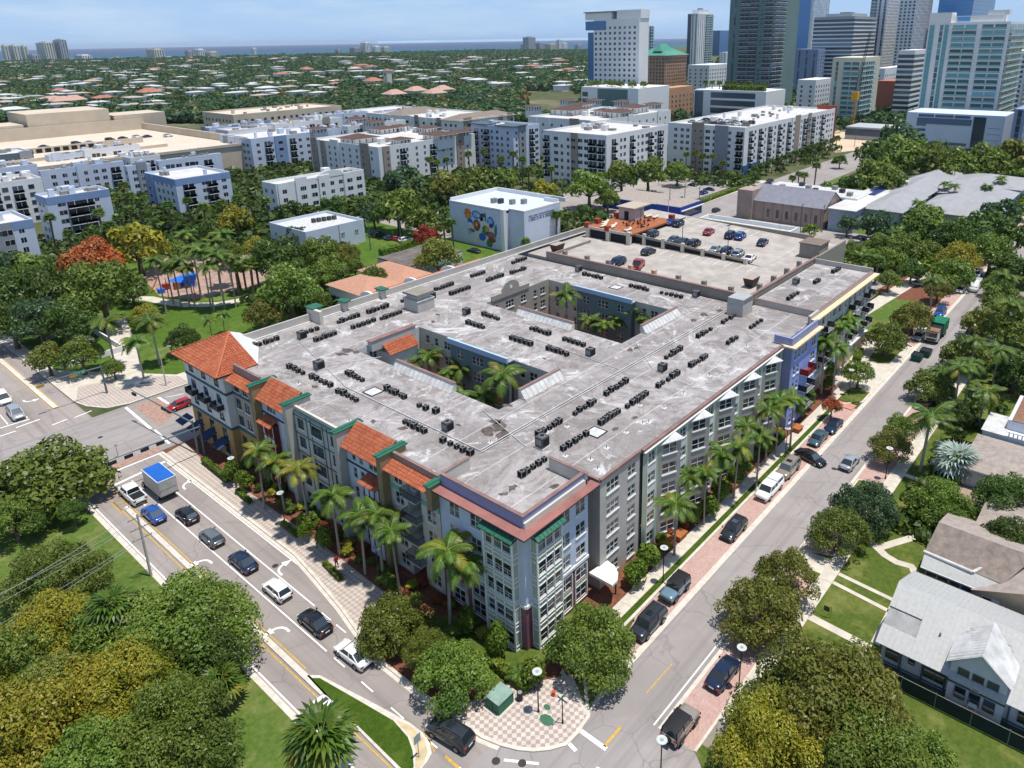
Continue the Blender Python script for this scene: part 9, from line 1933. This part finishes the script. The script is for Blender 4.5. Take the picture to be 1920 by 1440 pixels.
person(632,1064,'person in red on the checkered sidewalk beside the planting bed','#a2202a','#6b2a2a',yaw=1.6)
person(1418,886,'person in a pinkish top walking beside a bicycle on the sidewalk','#b58a80','#8a8078',yaw=.3)
person(1005,1294,'person in a red shirt by the lamp and the clipped shrub','#b3202a','#3a3030',yaw=-1)
x,y=W(1424,884,.1);b=MB()
for cx_ in (-.52,.52):
    for k in range(14):a0,a1=2*math.pi*k/14,2*math.pi*(k+1)/14;b.tube((cx_+.33*math.cos(a0),0,.35+.33*math.sin(a0)),(cx_+.33*math.cos(a1),0,.35+.33*math.sin(a1)),.025,.025,M_TYREB,4)
for p,q in (((-.52,0,.35),(-.1,0,.85)),((-.1,0,.85),(.4,0,.88)),((.4,0,.88),(.52,0,.35)),((-.1,0,.3),(-.1,0,.95)),((-.1,0,.3),(.4,0,.85)),((-.52,0,.35),(-.1,0,.3)),((.4,-.25,1.0),(.4,.25,1.0)),((.4,0,.88),(.4,0,1.0)),((-.2,0,.96),(.02,0,.96))):b.tube(p,q,.025,.025,M_POLE,5)
tag(b.build('bicycle',None,(x,y,.12)),'dark bicycle held by the walker on the sidewalk','bicycle')
# terracotta planters and hydrant-like bits along the street facade
for i,(px,py) in enumerate(((1252,1017),(1275,1005),(1372,915),(1440,842),(1496,805))):
    x,y=W(px,py,.4);b=MB();m=P('terracotta_step','#a8663a',.9,.12);b.box(-.8,-.5,0,.8,.5,.7,m);b.box(-.9,-.6,.7,.9,.6,.8,m);tag(b.build('stoop_wall',None,(x,y,.1)),'%s orange stucco stoop wall from the corner on the street side' % words[i],'stoop','orange stoop walls')
x,y=W(1036,1300,.1);b=MB();b.tube((0,0,0),(0,0,.55),.22,.2,P('orange_plant_pot','#c8562a'));tag(b.build('orange_drum',None,(W(1038,1306)[0],W(1038,1306)[1],.12)),'small orange drum on the corner lawn','drum')
# the hazy sea air
hz_=bpy.data.materials.new('haze');hz_.use_nodes=True;n_=hz_.node_tree.nodes;n_.clear();pv=n_.new('ShaderNodeVolumePrincipled');om=n_.new('ShaderNodeOutputMaterial');pv.inputs['Density'].default_value=2.5e-5;pv.inputs['Color'].default_value=(.72,.84,1,1);pv.inputs['Anisotropy'].default_value=.2
hz_.node_tree.links.new(pv.outputs[0],om.inputs['Volume']);b=MB();b.box(-1500,-1500,-1.6,52000,52000,190,hz_);o=b.build('haze');o['kind']='stuff'
